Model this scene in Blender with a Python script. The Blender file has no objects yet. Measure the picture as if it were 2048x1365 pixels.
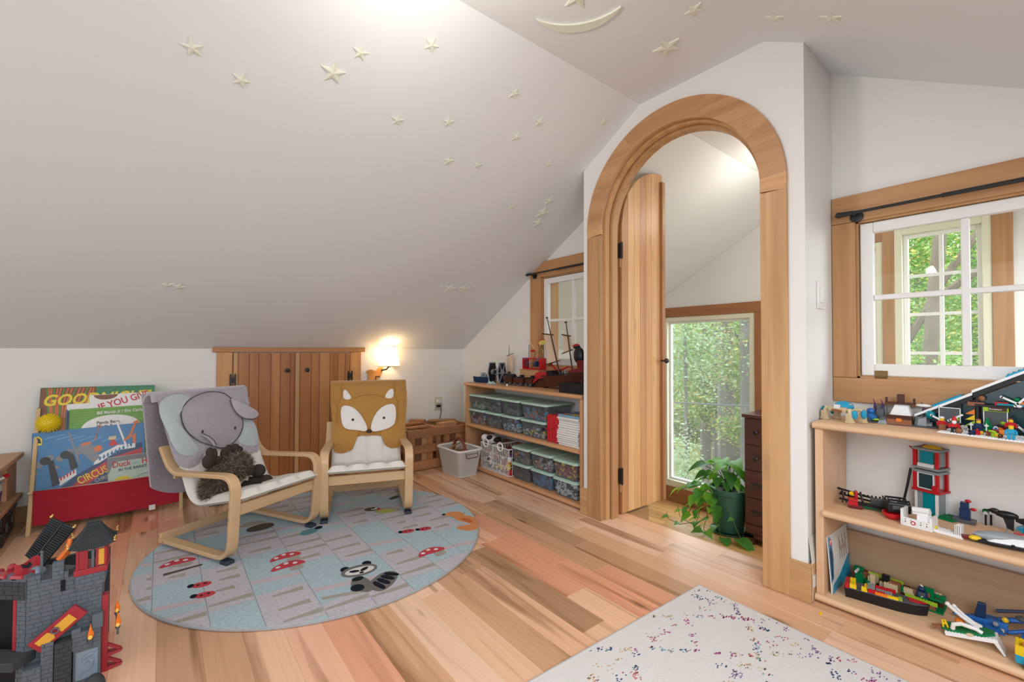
import bpy, bmesh, math, random
from mathutils import Vector, Matrix
R = random.Random(7)
S = bpy.context.scene
COL = S.collection
PI = math.pi
# ---------------------------------------------------------------- camera
cam = bpy.data.cameras.new('camera')
cam_ob = bpy.data.objects.new('camera', cam)
COL.objects.link(cam_ob)
yaw, pitch, roll = math.radians(51.496), math.radians(1.031), math.radians(0.158)
fw = Vector((math.cos(pitch)*math.cos(yaw), math.cos(pitch)*math.sin(yaw), math.sin(pitch)))
rt = Vector((math.sin(yaw), -math.cos(yaw), 0))
up = rt.cross(fw)
rt2 = rt*math.cos(roll) + up*math.sin(roll)
up2 = up*math.cos(roll) - rt*math.sin(roll)
m = Matrix.Identity(4)
for i in range(3):
    m[i][0], m[i][1], m[i][2] = rt2[i], up2[i], -fw[i]
m[2][3] = 1.0
cam_ob.matrix_world = m
cam.sensor_width = 36
cam.lens = 881.94/2048*36
cam.clip_start = 0.05
cam.clip_end = 300
S.camera = cam_ob
# ---------------------------------------------------------------- world, lights, exposure
S.view_settings.view_transform = 'Standard'
S.view_settings.look = 'None'
S.view_settings.gamma = 1
S.view_settings.use_curve_mapping = False
S.view_settings.exposure = 0.42
w = bpy.data.worlds.new('overcast_sky')
S.world = w
w.use_nodes = True
bg = w.node_tree.nodes['Background']
bg.inputs[0].default_value = (0.90, 0.96, 1.0, 1)
bg.inputs[1].default_value = 4.6
def light(name, kind, loc, energy, color=(1, 1, 1), size=None, size_y=None, aim=None, radius=None, parent=None):
    d = bpy.data.lights.new(name, kind)
    d.energy = energy
    d.color = color
    if kind == 'AREA':
        d.shape = 'RECTANGLE'
        d.size = size
        d.size_y = size_y or size
    if radius is not None and kind != 'AREA':
        d.shadow_soft_size = radius
    o = bpy.data.objects.new(name, d)
    COL.objects.link(o)
    o.location = loc
    if aim is not None:
        o.rotation_euler = (Vector(aim) - Vector(loc)).to_track_quat('-Z', 'Y').to_euler()
    if parent:
        o.parent = parent
    return o
# fill lights added out of view: back gable wall, far slope of both rooms
light('gable_fill_light', 'AREA', (-2.37, 1.1, 1.2), 20, (0.88, 0.94, 1.0), 2.6, 1.5, (1, 1.1, 1.2))
light('slope_fill_light', 'AREA', (0.1, -0.72, 1.43), 38, (0.90, 0.95, 1.0), 2.4, 1.0, (0.1, -0.14, 0.43))
light('next_room_fill_light', 'AREA', (3.4, -0.72, 1.43), 24, (0.92, 0.96, 1.0), 1.0, 0.9, (3.4, -0.14, 0.43))
# ---------------------------------------------------------------- materials
MATS = {}
def newmat(name):
    mt = bpy.data.materials.new(name)
    mt.use_nodes = True
    nt = mt.node_tree
    return mt, nt, nt.nodes['Principled BSDF']
def mat(name, col, rough=0.5, metal=0.0, var=0.06, scale=40, bump=0.0, trans=0.0, alpha=1.0, emit=0.0, spec=0.5, sheen=0.0, sss=0.0, bscale=None):
    if name in MATS: return MATS[name]
    mt, nt, p = newmat(name)
    N, L = nt.nodes, nt.links
    tc = N.new('ShaderNodeTexCoord')
    nz = N.new('ShaderNodeTexNoise')
    nz.inputs['Scale'].default_value = scale
    nz.inputs['Detail'].default_value = 3
    L.new(tc.outputs['Object'], nz.inputs['Vector'])
    mx = N.new('ShaderNodeMix'); mx.data_type = 'RGBA'
    c = Vector(col)
    mx.inputs[6].default_value = (*[max(0, x*(1-var)) for x in c], 1)
    mx.inputs[7].default_value = (*[min(1, x*(1+var)) for x in c], 1)
    L.new(nz.outputs['Fac'], mx.inputs[0])
    L.new(mx.outputs[2], p.inputs['Base Color'])
    p.inputs['Roughness'].default_value = rough
    p.inputs['Metallic'].default_value = metal
    p.inputs['Specular IOR Level'].default_value = spec
    if trans: p.inputs['Transmission Weight'].default_value = trans
    if alpha < 1: p.inputs['Alpha'].default_value = alpha
    if sheen: p.inputs['Sheen Weight'].default_value = sheen
    if emit:
        p.inputs['Emission Color'].default_value = (*col, 1)
        p.inputs['Emission Strength'].default_value = emit
    if bump:
        b = N.new('ShaderNodeBump')
        b.inputs['Strength'].default_value = bump
        b.inputs['Distance'].default_value = 0.004
        n2 = nz
        if bscale:
            n2 = N.new('ShaderNodeTexNoise')
            n2.inputs['Scale'].default_value = bscale
            n2.inputs['Detail'].default_value = 4
            L.new(tc.outputs['Object'], n2.inputs['Vector'])
        L.new(n2.outputs['Fac'], b.inputs['Height'])
        L.new(b.outputs['Normal'], p.inputs['Normal'])
    MATS[name] = mt
    return mt
def wood(name, base, dark, axis=0, rough=0.4, cross=22, along=1.4, knots=0.0, streak=0.5, tint=False, coat=0.0, lo=0.42, hi=0.72):
    """straight-grained wood: grain runs along local AXIS; the object's colour tints it when TINT is set"""
    if name in MATS: return MATS[name]
    mt, nt, p = newmat(name)
    N, L = nt.nodes, nt.links
    tc = N.new('ShaderNodeTexCoord')
    oi = N.new('ShaderNodeObjectInfo')
    ml = N.new('ShaderNodeMath'); ml.operation = 'MULTIPLY'; ml.inputs[1].default_value = 53.0
    L.new(oi.outputs['Random'], ml.inputs[0])
    ad = N.new('ShaderNodeVectorMath'); ad.operation = 'ADD'
    L.new(tc.outputs['Object'], ad.inputs[0]); L.new(ml.outputs[0], ad.inputs[1])
    mp = N.new('ShaderNodeMapping')
    sc = [cross]*3; sc[axis] = along
    mp.inputs['Scale'].default_value = sc
    L.new(ad.outputs[0], mp.inputs['Vector'])
    n1 = N.new('ShaderNodeTexNoise'); n1.inputs['Scale'].default_value = 1.0; n1.inputs['Detail'].default_value = 4
    n1.inputs['Distortion'].default_value = 0.5
    L.new(mp.outputs[0], n1.inputs['Vector'])
    mp2 = N.new('ShaderNodeMapping')
    sc2 = [cross*7]*3; sc2[axis] = along*2.2
    mp2.inputs['Scale'].default_value = sc2
    L.new(ad.outputs[0], mp2.inputs['Vector'])
    n2 = N.new('ShaderNodeTexNoise'); n2.inputs['Scale'].default_value = 1.0; n2.inputs['Detail'].default_value = 2
    L.new(mp2.outputs[0], n2.inputs['Vector'])
    rp = N.new('ShaderNodeValToRGB')
    rp.color_ramp.elements[0].position = lo; rp.color_ramp.elements[0].color = (0, 0, 0, 1)
    rp.color_ramp.elements[1].position = hi; rp.color_ramp.elements[1].color = (1, 1, 1, 1)
    L.new(n1.outputs['Fac'], rp.inputs[0])
    fm = N.new('ShaderNodeMath'); fm.operation = 'MULTIPLY'; fm.inputs[1].default_value = streak
    L.new(rp.outputs[0], fm.inputs[0])
    f2 = N.new('ShaderNodeMath'); f2.operation = 'MULTIPLY_ADD'; f2.inputs[1].default_value = 0.35; 
    L.new(n2.outputs['Fac'], f2.inputs[0]); L.new(fm.outputs[0], f2.inputs[2])
    mx = N.new('ShaderNodeMix'); mx.data_type = 'RGBA'
    L.new(f2.outputs[0], mx.inputs[0])
    mx.inputs[6].default_value = (*base, 1); mx.inputs[7].default_value = (*dark, 1)
    out = mx.outputs[2]
    if tint:
        mu = N.new('ShaderNodeMix'); mu.data_type = 'RGBA'; mu.blend_type = 'MULTIPLY'; mu.inputs[0].default_value = 1
        L.new(out, mu.inputs[6]); L.new(oi.outputs['Color'], mu.inputs[7]); out = mu.outputs[2]
    if knots:
        mpk = N.new('ShaderNodeMapping')
        sk = [9.0]*3; sk[axis] = 2.6
        mpk.inputs['Scale'].default_value = sk
        L.new(ad.outputs[0], mpk.inputs['Vector'])
        vo = N.new('ShaderNodeTexVoronoi'); vo.inputs['Scale'].default_value = 1.0
        L.new(mpk.outputs[0], vo.inputs['Vector'])
        wn = N.new('ShaderNodeMath'); wn.operation = 'MULTIPLY_ADD'; wn.inputs[1].default_value = 0.18
        L.new(n2.outputs['Fac'], wn.inputs[0]); L.new(vo.outputs['Distance'], wn.inputs[2])
        rk = N.new('ShaderNodeValToRGB')
        e = rk.color_ramp.elements
        e[0].position = 0.11; e[0].color = (1, 1, 1, 1)
        e[1].position = 0.27; e[1].color = (0, 0, 0, 1)
        L.new(wn.outputs[0], rk.inputs[0])
        km = N.new('ShaderNodeMath'); km.operation = 'MULTIPLY'; km.inputs[1].default_value = knots
        L.new(rk.outputs[0], km.inputs[0])
        mk = N.new('ShaderNodeMix'); mk.data_type = 'RGBA'
        L.new(km.outputs[0], mk.inputs[0]); L.new(out, mk.inputs[6]); mk.inputs[7].default_value = (0.10, 0.045, 0.022, 1)
        out = mk.outputs[2]
    L.new(out, p.inputs['Base Color'])
    p.inputs['Roughness'].default_value = rough
    if coat:
        p.inputs['Coat Weight'].default_value = coat; p.inputs['Coat Roughness'].default_value = 0.15
    b = N.new('ShaderNodeBump'); b.inputs['Strength'].default_value = 0.08; b.inputs['Distance'].default_value = 0.002
    L.new(n2.outputs['Fac'], b.inputs['Height']); L.new(b.outputs['Normal'], p.inputs['Normal'])
    MATS[name] = mt
    return mt
def thin_glass(name, tint=(0.95, 1, 0.98), refl=0.10, rough=0.02, haze=0.0):
    """a clear pane: mostly see-through, a little mirror, optionally milky"""
    mt, nt, p = newmat(name)
    N, L = nt.nodes, nt.links
    tr = N.new('ShaderNodeBsdfTransparent'); tr.inputs[0].default_value = (*tint, 1)
    gl = N.new('ShaderNodeBsdfGlossy'); gl.inputs['Roughness'].default_value = rough
    ms = N.new('ShaderNodeMixShader'); ms.inputs[0].default_value = refl
    L.new(tr.outputs[0], ms.inputs[1]); L.new(gl.outputs[0], ms.inputs[2])
    out = ms
    if haze:
        df = N.new('ShaderNodeBsdfDiffuse'); df.inputs[0].default_value = (*tint, 1)
        m2 = N.new('ShaderNodeMixShader'); m2.inputs[0].default_value = haze
        L.new(ms.outputs[0], m2.inputs[1]); L.new(df.outputs[0], m2.inputs[2]); out = m2
    L.new(out.outputs[0], nt.nodes['Material Output'].inputs['Surface'])
    MATS[name] = mt
    return mt
# ---------------------------------------------------------------- mesh building
class G:
    """collects shapes, then build() links them as ONE mesh object"""
    def __init__(s): s.v = []; s.f = []; s.M = None
    def _p(s, co):
        co = Vector(co)
        s.v.append(tuple(s.M @ co) if s.M is not None else tuple(co)); return len(s.v)-1
    def box(s, x0, x1, y0, y1, z0, z1):
        a = [s._p((x, y, z)) for z in (z0, z1) for y in (y0, y1) for x in (x0, x1)]
        for q in ((0, 2, 3, 1), (4, 5, 7, 6), (0, 1, 5, 4), (2, 6, 7, 3), (0, 4, 6, 2), (1, 3, 7, 5)):
            s.f.append([a[i] for i in q])
        return s
    def cbox(s, c, d):
        return s.box(c[0]-d[0]/2, c[0]+d[0]/2, c[1]-d[1]/2, c[1]+d[1]/2, c[2]-d[2]/2, c[2]+d[2]/2)
    def hexa(s, bottom, top):
        """frustum between two 4-point loops"""
        n = len(bottom)
        a = [s._p(q) for q in bottom]; b = [s._p(q) for q in top]
        s.f.append(a[::-1]); s.f.append(b)
        for i in range(n): s.f.append([a[i], a[(i+1) % n], b[(i+1) % n], b[i]])
        return s
    def prism(s, pts, axis, lo, hi):
        """2-D outline extruded along AXIS from LO to HI (the two other axes in x,y,z order)"""
        def mk(p, t):
            q = list(p); q.insert(axis, t); return q
        return s.hexa([mk(p, lo) for p in pts], [mk(p, hi) for p in pts])
    def cyl(s, p0, p1, r0, r1=None, n=12):
        p0, p1 = Vector(p0), Vector(p1); r1 = r0 if r1 is None else r1
        d = (p1-p0).normalized(); a = d.orthogonal().normalized(); b = d.cross(a)
        ring = lambda p, r: [p + a*r*math.cos(2*PI*i/n) + b*r*math.sin(2*PI*i/n) for i in range(n)]
        return s.hexa(ring(p0, r0), ring(p1, max(r1, 1e-5)))
    def sph(s, c, r, n=12, k=8):
        r = (r, r, r) if isinstance(r, (int, float)) else r
        rows = []
        for j in range(k+1):
            t = PI*j/k
            if j in (0, k): rows.append([s._p((c[0], c[1], c[2]+r[2]*math.cos(t)))])
            else: rows.append([s._p((c[0]+r[0]*math.sin(t)*math.cos(2*PI*i/n), c[1]+r[1]*math.sin(t)*math.sin(2*PI*i/n), c[2]+r[2]*math.cos(t))) for i in range(n)])
        for j in range(k):
            A, B = rows[j], rows[j+1]
            for i in range(n):
                i2 = (i+1) % n
                if len(A) == 1: s.f.append([A[0], B[i], B[i2]])
                elif len(B) == 1: s.f.append([A[i], B[0], A[i2]])
                else: s.f.append([A[i], B[i], B[i2], A[i2]])
        return s
    def lathe(s, prof, c=(0, 0, 0), n=20):
        """profile of (radius, z) turned about z; open ends where radius > 0"""
        rows = [[s._p((c[0]+r*math.cos(2*PI*i/n), c[1]+r*math.sin(2*PI*i/n), c[2]+z)) for i in range(n)] for r, z in prof]
        for A, B in zip(rows, rows[1:]):
            for i in range(n): s.f.append([A[i], A[(i+1) % n], B[(i+1) % n], B[i]])
        return s
    def tube(s, path, r, n=6, cap=True):
        path = [Vector(p) for p in path]
        rs = r if isinstance(r, (list, tuple)) else [r]*len(path)
        rows = []; a = None
        for i, p in enumerate(path):
            d = (path[min(i+1, len(path)-1)] - path[max(i-1, 0)])
            d = d.normalized() if d.length > 1e-9 else Vector((0, 0, 1))
            if a is None: a = d.orthogonal().normalized()
            a = (a - d*a.dot(d)); a = a.normalized() if a.length > 1e-6 else d.orthogonal().normalized()
            b = d.cross(a)
            rows.append([s._p(p + a*rs[i]*math.cos(2*PI*k/n) + b*rs[i]*math.sin(2*PI*k/n)) for k in range(n)])
        for A, B in zip(rows, rows[1:]):
            for i in range(n): s.f.append([A[i], A[(i+1) % n], B[(i+1) % n], B[i]])
        if cap: s.f.append(rows[0][::-1]); s.f.append(rows[-1])
        return s
    def band(s, path, wv, hw, th, closed=False):
        """flat strip: 3-D PATH, lateral unit vector WV, half width HW, thickness TH (bentwood, straps)"""
        path = [Vector(p) for p in path]; wv = Vector(wv); n = len(path); rows = []
        for i, p in enumerate(path):
            q0 = path[(i-1) % n] if closed else path[max(i-1, 0)]
            q1 = path[(i+1) % n] if closed else path[min(i+1, n-1)]
            d = (q1-q0).normalized(); nn = d.cross(wv).normalized()
            rows.append([s._p(p+wv*a*hw+nn*b*th/2) for a, b in ((-1, -1), (1, -1), (1, 1), (-1, 1))])
        rng = range(n if closed else n-1)
        for j in rng:
            A, B = rows[j], rows[(j+1) % n]
            for i in range(4): s.f.append([A[i], A[(i+1) % 4], B[(i+1) % 4], B[i]])
        if not closed: s.f.append(rows[0][::-1]); s.f.append(rows[-1])
        return s
    def grid(s, fn, nu, nv, th=0.0, nfn=None):
        """surface fn(u,v), u,v in 0..1; with TH also a back skin offset by nfn(u,v)*-TH"""
        A = [[s._p(fn(i/nu, j/nv)) for j in range(nv+1)] for i in range(nu+1)]
        for i in range(nu):
            for j in range(nv): s.f.append([A[i][j], A[i+1][j], A[i+1][j+1], A[i][j+1]])
        if th:
            B = [[s._p(Vector(fn(i/nu, j/nv)) - Vector(nfn(i/nu, j/nv) if callable(nfn) else nfn)*th) for j in range(nv+1)] for i in range(nu+1)]
            for i in range(nu):
                for j in range(nv): s.f.append([B[i][j], B[i][j+1], B[i+1][j+1], B[i+1][j]])
            for i in range(nu):
                s.f.append([A[i][0], B[i][0], B[i+1][0], A[i+1][0]]); s.f.append([A[i][nv], A[i+1][nv], B[i+1][nv], B[i][nv]])
            for j in range(nv):
                s.f.append([A[0][j], A[0][j+1], B[0][j+1], B[0][j]]); s.f.append([A[nu][j], B[nu][j], B[nu][j+1], A[nu][j+1]])
        return s
    def studs(s, x0, x1, y0, y1, z, p=0.008, r=0.0024, h=0.0018, n=6):
        nx = max(1, int((x1-x0)/p+.3)); ny = max(1, int((y1-y0)/p+.3))
        for i in range(nx):
            for j in range(ny):
                x = x0+(i+.5)*(x1-x0)/nx; y = y0+(j+.5)*(y1-y0)/ny
                s.cyl((x, y, z), (x, y, z+h), r, r, n)
        return s
    def build(s, name, material, parent=None, smooth=30, bevel=0.0, seg=2, kind=None, color=None, label=None, sub=0):
        me = bpy.data.meshes.new(name)
        me.from_pydata(s.v, [], s.f)
        bm = bmesh.new(); bm.from_mesh(me)
        bmesh.ops.recalc_face_normals(bm, faces=bm.faces)
        big = [f for f in bm.faces if len(f.verts) > 4]
        if big: bmesh.ops.triangulate(bm, faces=big)
        bm.to_mesh(me); bm.free()
        if isinstance(material, str): material = MATS[material]
        me.materials.append(material)
        if smooth:
            me.polygons.foreach_set('use_smooth', [True]*len(me.polygons))
            me.set_sharp_from_angle(angle=math.radians(smooth))
        o = bpy.data.objects.new(name, me)
        COL.objects.link(o)
        if parent: o.parent = parent
        if bevel:
            b = o.modifiers.new('edge', 'BEVEL'); b.width = bevel; b.segments = seg; b.limit_method = 'ANGLE'
            b.angle_limit = math.radians(40); b.harden_normals = False
        if sub:
            b = o.modifiers.new('soft', 'SUBSURF'); b.levels = sub; b.render_levels = sub
        if kind: o['kind'] = kind
        if color: o.color = (*color, 1)
        if label: o['label'] = label
        return o
def tag(o, label, cat, group=None, kind=None):
    o['label'] = label; o['category'] = cat
    if group: o['group'] = group
    if kind: o['kind'] = kind
    return o
def thing(name, label, cat, loc=(0, 0, 0), rot=0.0, group=None, scale=None):
    o = bpy.data.objects.new(name, None)
    o.empty_display_size = 0.05
    COL.objects.link(o)
    o.location = loc
    o.rotation_euler = rot if isinstance(rot, (tuple, list)) else (0, 0, rot)
    if scale: o.scale = (scale,)*3
    return tag(o, label, cat, group)
def copy_tree(o, parent=None):
    c = o.copy(); COL.objects.link(c)
    if parent: c.parent = parent
    for ch in list(o.children): copy_tree(ch, c)
    return c
def text(s, name, size, material, parent, M, depth=0.0006, align='LEFT', shear=0.0, squash=1.0, offset=0.0):
    """flat lettering as a mesh child; M maps the text plane (x right, y up) into the parent's space"""
    cu = bpy.data.curves.new(name, 'FONT'); cu.body = s; cu.size = size; cu.extrude = depth; cu.align_x = align; cu.shear = shear
    cu.offset = offset; cu.resolution_u = 3
    tmp = bpy.data.objects.new('tmp', cu); COL.objects.link(tmp)
    dg = bpy.context.evaluated_depsgraph_get(); dg.update()
    me = bpy.data.meshes.new_from_object(tmp.evaluated_get(dg))
    bpy.data.objects.remove(tmp); bpy.data.curves.remove(cu)
    me.name = name
    me.transform(M @ Matrix.Diagonal((squash, 1, 1, 1)))
    me.materials.clear(); me.materials.append(MATS[material] if isinstance(material, str) else material)
    o = bpy.data.objects.new(name, me); COL.objects.link(o); o.parent = parent
    return o
def arc(cx, cy, r, a0, a1, n):
    return [(cx+r*math.cos(math.radians(a0+(a1-a0)*i/n)), cy+r*math.sin(math.radians(a0+(a1-a0)*i/n))) for i in range(n+1)]
def round_path(pts, rad, n=6):
    """polyline (2-D or 3-D) with its corners rounded"""
    P = [Vector(p) for p in pts]; out = [P[0]]
    for i in range(1, len(P)-1):
        r = rad[i] if isinstance(rad, (list, tuple)) else rad
        a = (P[i-1]-P[i]); b = (P[i+1]-P[i])
        t = min(r, a.length*.49, b.length*.49)
        A = P[i]+a.normalized()*t; B = P[i]+b.normalized()*t
        for k in range(n+1):
            u = k/n
            out.append(A*(1-u)**2 + P[i]*2*u*(1-u) + B*u*u)
    out.append(P[-1])
    return out
# ================================================================ SETTING
mat('paint_wall', (0.82, 0.81, 0.785), 0.75, var=0.015, scale=3, bump=0.10, bscale=35)
mat('paint_ceiling', (0.80, 0.815, 0.83), 0.7, var=0.015, scale=2, bump=0.16, bscale=9)
mat('paint_trim', (0.84, 0.83, 0.81), 0.4, var=0.02)
mat('cream_frame', (0.80, 0.77, 0.60), 0.45, var=0.02)
mat('black_iron', (0.012, 0.012, 0.013), 0.4, var=0.2, bump=0.1)
mat('brass', (0.20, 0.13, 0.05), 0.45, metal=0.7)
mat('chrome', (0.75, 0.75, 0.75), 0.25, metal=1.0)
for ax, sx in ((0, 'x'), (1, 'y'), (2, 'z')):
    wood('alder_'+sx, (0.56, 0.345, 0.168), (0.35, 0.17, 0.068), ax, 0.42, 20, 1.1, knots=0.25, streak=0.55, tint=True)
    wood('pine_'+sx, (0.66, 0.43, 0.25), (0.46, 0.255, 0.125), ax, 0.5, 18, 0.8, streak=0.45, tint=True)
    wood('cherry_'+sx, (0.44, 0.205, 0.07), (0.25, 0.085, 0.025), ax, 0.45, 16, 0.9, streak=0.5, tint=True)
wood('floor_wood', (0.97, 0.89, 0.83), (0.33, 0.22, 0.13), 0, 0.22, 12, 0.7, knots=0.8, streak=0.65, tint=True, lo=0.53, hi=0.68)
wood('next_floor_wood', (0.76, 0.43, 0.17), (0.5, 0.25, 0.08), 0, 0.25, 13, 0.8, streak=0.5, tint=True)
wood('walnut_dark_y', (0.105, 0.032, 0.024), (0.045, 0.014, 0.011), 1, 0.3, 16, 1.0, streak=0.5)
thin_glass('pane_glass', (0.97, 1.0, 0.99), 0.012)
thin_glass('outdoor_haze_glass', (0.95, 0.98, 1.0), 0.02, haze=0.12)  # milky share of the pane stands in for the bright haze outdoors
AX, RX, WX = 2.026, 2.36, 4.32          # doorway wall, recessed window walls, gable end wall of the next room
KY, KZ, SL = 3.74, 0.996, 0.58          # knee wall, its height, roof slope
HY1, HY0, HZ = 1.432, 0.800, 2.336      # edges and height of the flat ceiling
def roof_z(y):
    return min(HZ, KZ+SL*(KY-y), HZ-SL*(HY0-y))
def struct(o, label, cat='wall'):
    o['kind'] = 'structure'; o['label'] = label; o['category'] = cat
    return o
# ---- roof
X0 = -2.4
g = G(); g.prism([(KY, KZ), (HY1, HZ), (HY1, HZ+.1), (KY+.1, KZ+.1)], 0, X0, WX+.1)
struct(g.build('ceiling', 'paint_ceiling', smooth=0), 'white sloping ceiling rising from the low wall with the cupboard', 'ceiling')
g = G(); g.box(X0, WX+.1, HY0, HY1, HZ, HZ+.1)
struct(g.build('ceiling', 'paint_ceiling', smooth=0), 'flat strip of white ceiling along the ridge with the moon', 'ceiling')
g = G(); g.prism([(HY0, HZ), (-1.5, HZ-SL*2.3), (-1.6, HZ-SL*2.3+.1), (HY0, HZ+.1)], 0, X0, WX+.1)
struct(g.build('ceiling', 'paint_ceiling', smooth=0), 'white sloping ceiling falling above the window with the brick toys', 'ceiling')
# ---- walls
g = G(); g.box(X0, WX+.1, KY, KY+.1, -.63, KZ+.05)
struct(g.build('wall_left', 'paint_wall', smooth=0), 'low white wall under the slope behind the cupboard')
g = G(); g.box(X0, WX+.1, -1.6, -1.5, -.63, 1.1)
struct(g.build('wall_right', 'paint_wall', smooth=0), 'low white wall on the window side')
g = G(); g.prism([(-1.5, -.1), (KY, -.1), (KY, KZ), (HY1, HZ), (HY0, HZ), (-1.5, 1.0)], 0, X0-.1, X0)
struct(g.build('wall_back', 'paint_wall', smooth=0), 'white gable wall opposite the arched doorway')
CY_, RI, RO, ZS = 1.2535, 0.440, 0.543, 1.71       # arch centre, inner and outer radius of the casing, spring height
RW = RI+.035
g = G()
g.prism([(1.84, 0), (1.84, roof_z(1.84)), (HY1, HZ), (HY0, HZ), (.65, roof_z(.65)), (.65, 0), (CY_-RW, 0)] +
        [(CY_-RW*math.cos(t*PI/32), ZS+RW*math.sin(t*PI/32)) for t in range(33)] + [(CY_+RW, 0)], 0, AX, AX+.085)
g.box(AX+.085, RX+.1, 1.735, 1.84, -.63, roof_z(1.84)); g.box(AX+.085, RX+.1, .65, .745, -.63, roof_z(.65))
struct(g.build('wall_front', 'paint_wall', smooth=0), 'white wall standing forward around the arched doorway')
def window_wall(y0, y1, h0, h1, z0, z1, x0, x1, zb, label, name, extra=()):
    g = G()
    g.box(x0, x1, y0, y1, zb, z0); g.box(x0, x1, y0, h0, z0, z1); g.box(x0, x1, h1, y1, z0, z1)
    ym = HY0-(HZ-z1)/SL
    g.prism([(ym, z1), (y1, roof_z(y1)+.01), (y1, z1)], 0, x0, x1)
    return struct(g.build(name, 'paint_wall', smooth=0), label)
LW = (1.93, 2.585, .862, 1.572)      # hole of the left window y0 y1 z0 z1
RWN = (-.10, .567, .875, 1.56)
LWo = (1.93, 2.585)
g = G()
g.box(RX, RX+.1, 1.84, KY, -.63, LW[2]); g.box(RX, RX+.1, 1.84, LW[0], LW[2], LW[3]); g.box(RX, RX+.1, LW[1], KY, LW[2], KZ)
g.prism([(LW[1], KZ), (KY, KZ), (LW[1], roof_z(LW[1]))], 0, RX, RX+.1)
g.prism([(1.84, LW[3]), (LW[1], LW[3]), (LW[1], roof_z(LW[1])), (1.84, roof_z(1.84))], 0, RX, RX+.1)
struct(g.build('wall_front', 'paint_wall', smooth=0), 'white recessed wall around the small window left of the doorway')
window_wall(-1.5, .65, RWN[0], RWN[1], RWN[2], RWN[3], RX, RX+.1, -.63, 'white recessed wall around the window right of the doorway', 'wall_front')
# end wall of the next room with three window openings
W3 = (1.80, 2.75, -.47, 1.345); W4 = (.30, .80, .62, 1.905); W5 = (.868, 1.30, .62, 1.83)
g = G()
for y0, y1, z0, z1 in ((-1.5, W4[0], -.63, 1.0), (W4[0], W5[1], -.63, .62), (W4[1], W5[0], .62, 1.905), (W5[1], W3[0], -.63, 1.345), (W3[0], W3[1], -.63, W3[2]), (W3[1], KY, -.63, 1.0)):
    g.box(WX, WX+.1, y0, y1, z0, z1)
g.prism([(W3[1], 1.0), (KY, 1.0), (W3[1], roof_z(W3[1]))], 0, WX, WX+.1)
g.prism([(W5[1], 1.345), (W3[1], 1.345), (W3[1], roof_z(W3[1])), (HY1, HZ), (W5[1], HZ)], 0, WX, WX+.1)
g.prism([(W4[0], 1.905), (W5[1], 1.905), (W5[1], HZ), (HY0, HZ), (W4[0], roof_z(W4[0]))], 0, WX, WX+.1)
g.box(WX, WX+.1, W5[0], W5[1], 1.83, 1.905)
g.prism([(-1.5, 1.0), (W4[0], 1.0), (W4[0], roof_z(W4[0]))], 0, WX, WX+.1)
struct(g.build('wall_end', 'paint_wall', smooth=0), 'white gable wall of the next room around the tall window')
# ---- floors
g = G(); g.box(X0, 2.232, -1.5, KY, -.12, -.018); g.box(2.232, RX, 1.735, KY, -.12, -.018); g.box(2.232, RX, -1.5, .745, -.12, -.018)
fl = struct(g.build('floor', mat('subfloor', (0.12, 0.06, 0.03), 0.8), smooth=0), 'wide plank floor of mixed pale, pink and brown boards', 'floor')
TINTS = [(.90, .60, .40), (.92, .63, .44), (.96, .71, .54), (.86, .57, .38), (.84, .46, .30), (.90, .47, .31), (.66, .42, .26), (.54, .35, .21), (.92, .64, .46), (.95, .70, .51), (.72, .46, .28), (.93, .58, .42)]
PW = 0.1175
rowx = 2.2335
k = 0
PR = random.Random(11)
while rowx > -1.3:
    y = KY-.002 - PR.random()*.7
    edges = [KY-.002]
    while y > -.35:
        edges.append(y); y -= 0.55+PR.random()*0.85
    edges.append(-.6)
    for a, b in zip(edges, edges[1:]):
        ln = a-b
        if ln < .02: continue
        # skip boards that lie wholly behind the camera
        if rowx < -.55 and b > 3.2 and a < 3.3: pass
        g = G()
        hw = PW/2
        bev = .0014
        g.hexa([(-ln/2, -hw, -.018), (ln/2, -hw, -.018), (ln/2, hw, -.018), (-ln/2, hw, -.018)], [(-ln/2, -hw, -bev), (ln/2, -hw, -bev), (ln/2, hw, -bev), (-ln/2, hw, -bev)])
        c = bev*.9
        g.hexa([(-ln/2, -hw, -bev), (ln/2, -hw, -bev), (ln/2, hw, -bev), (-ln/2, hw, -bev)], [(-ln/2+c, -hw+c, 0), (ln/2-c, -hw+c, 0), (ln/2-c, hw-c, 0), (-ln/2+c, hw-c, 0)])
        t = TINTS[PR.randrange(len(TINTS))]
        if rowx > 1.98: t = TINTS[PR.randrange(4)]
        v = .94+PR.random()*.12
        o = g.build('plank', 'floor_wood', fl, smooth=0, color=tuple(q*v for q in t))
        o.location = (rowx-hw, (a+b)/2, PR.random()*-.0004)
        o.rotation_euler = (0, 0, PI/2)
        k += 1
    rowx -= PW
for y0, y1, sx in ((1.74, KY, 0), (-.6, .745, 0)):      # last boards, under the two bookcases
    g = G(); ln = y1-y0; g.box(-ln/2, ln/2, -.061, .061, -.018, 0)
    o = g.build('plank', 'floor_wood', fl, smooth=0, color=TINTS[0]); o.location = (2.2335+.0615, (y0+y1)/2, 0); o.rotation_euler = (0, 0, PI/2)
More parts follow.
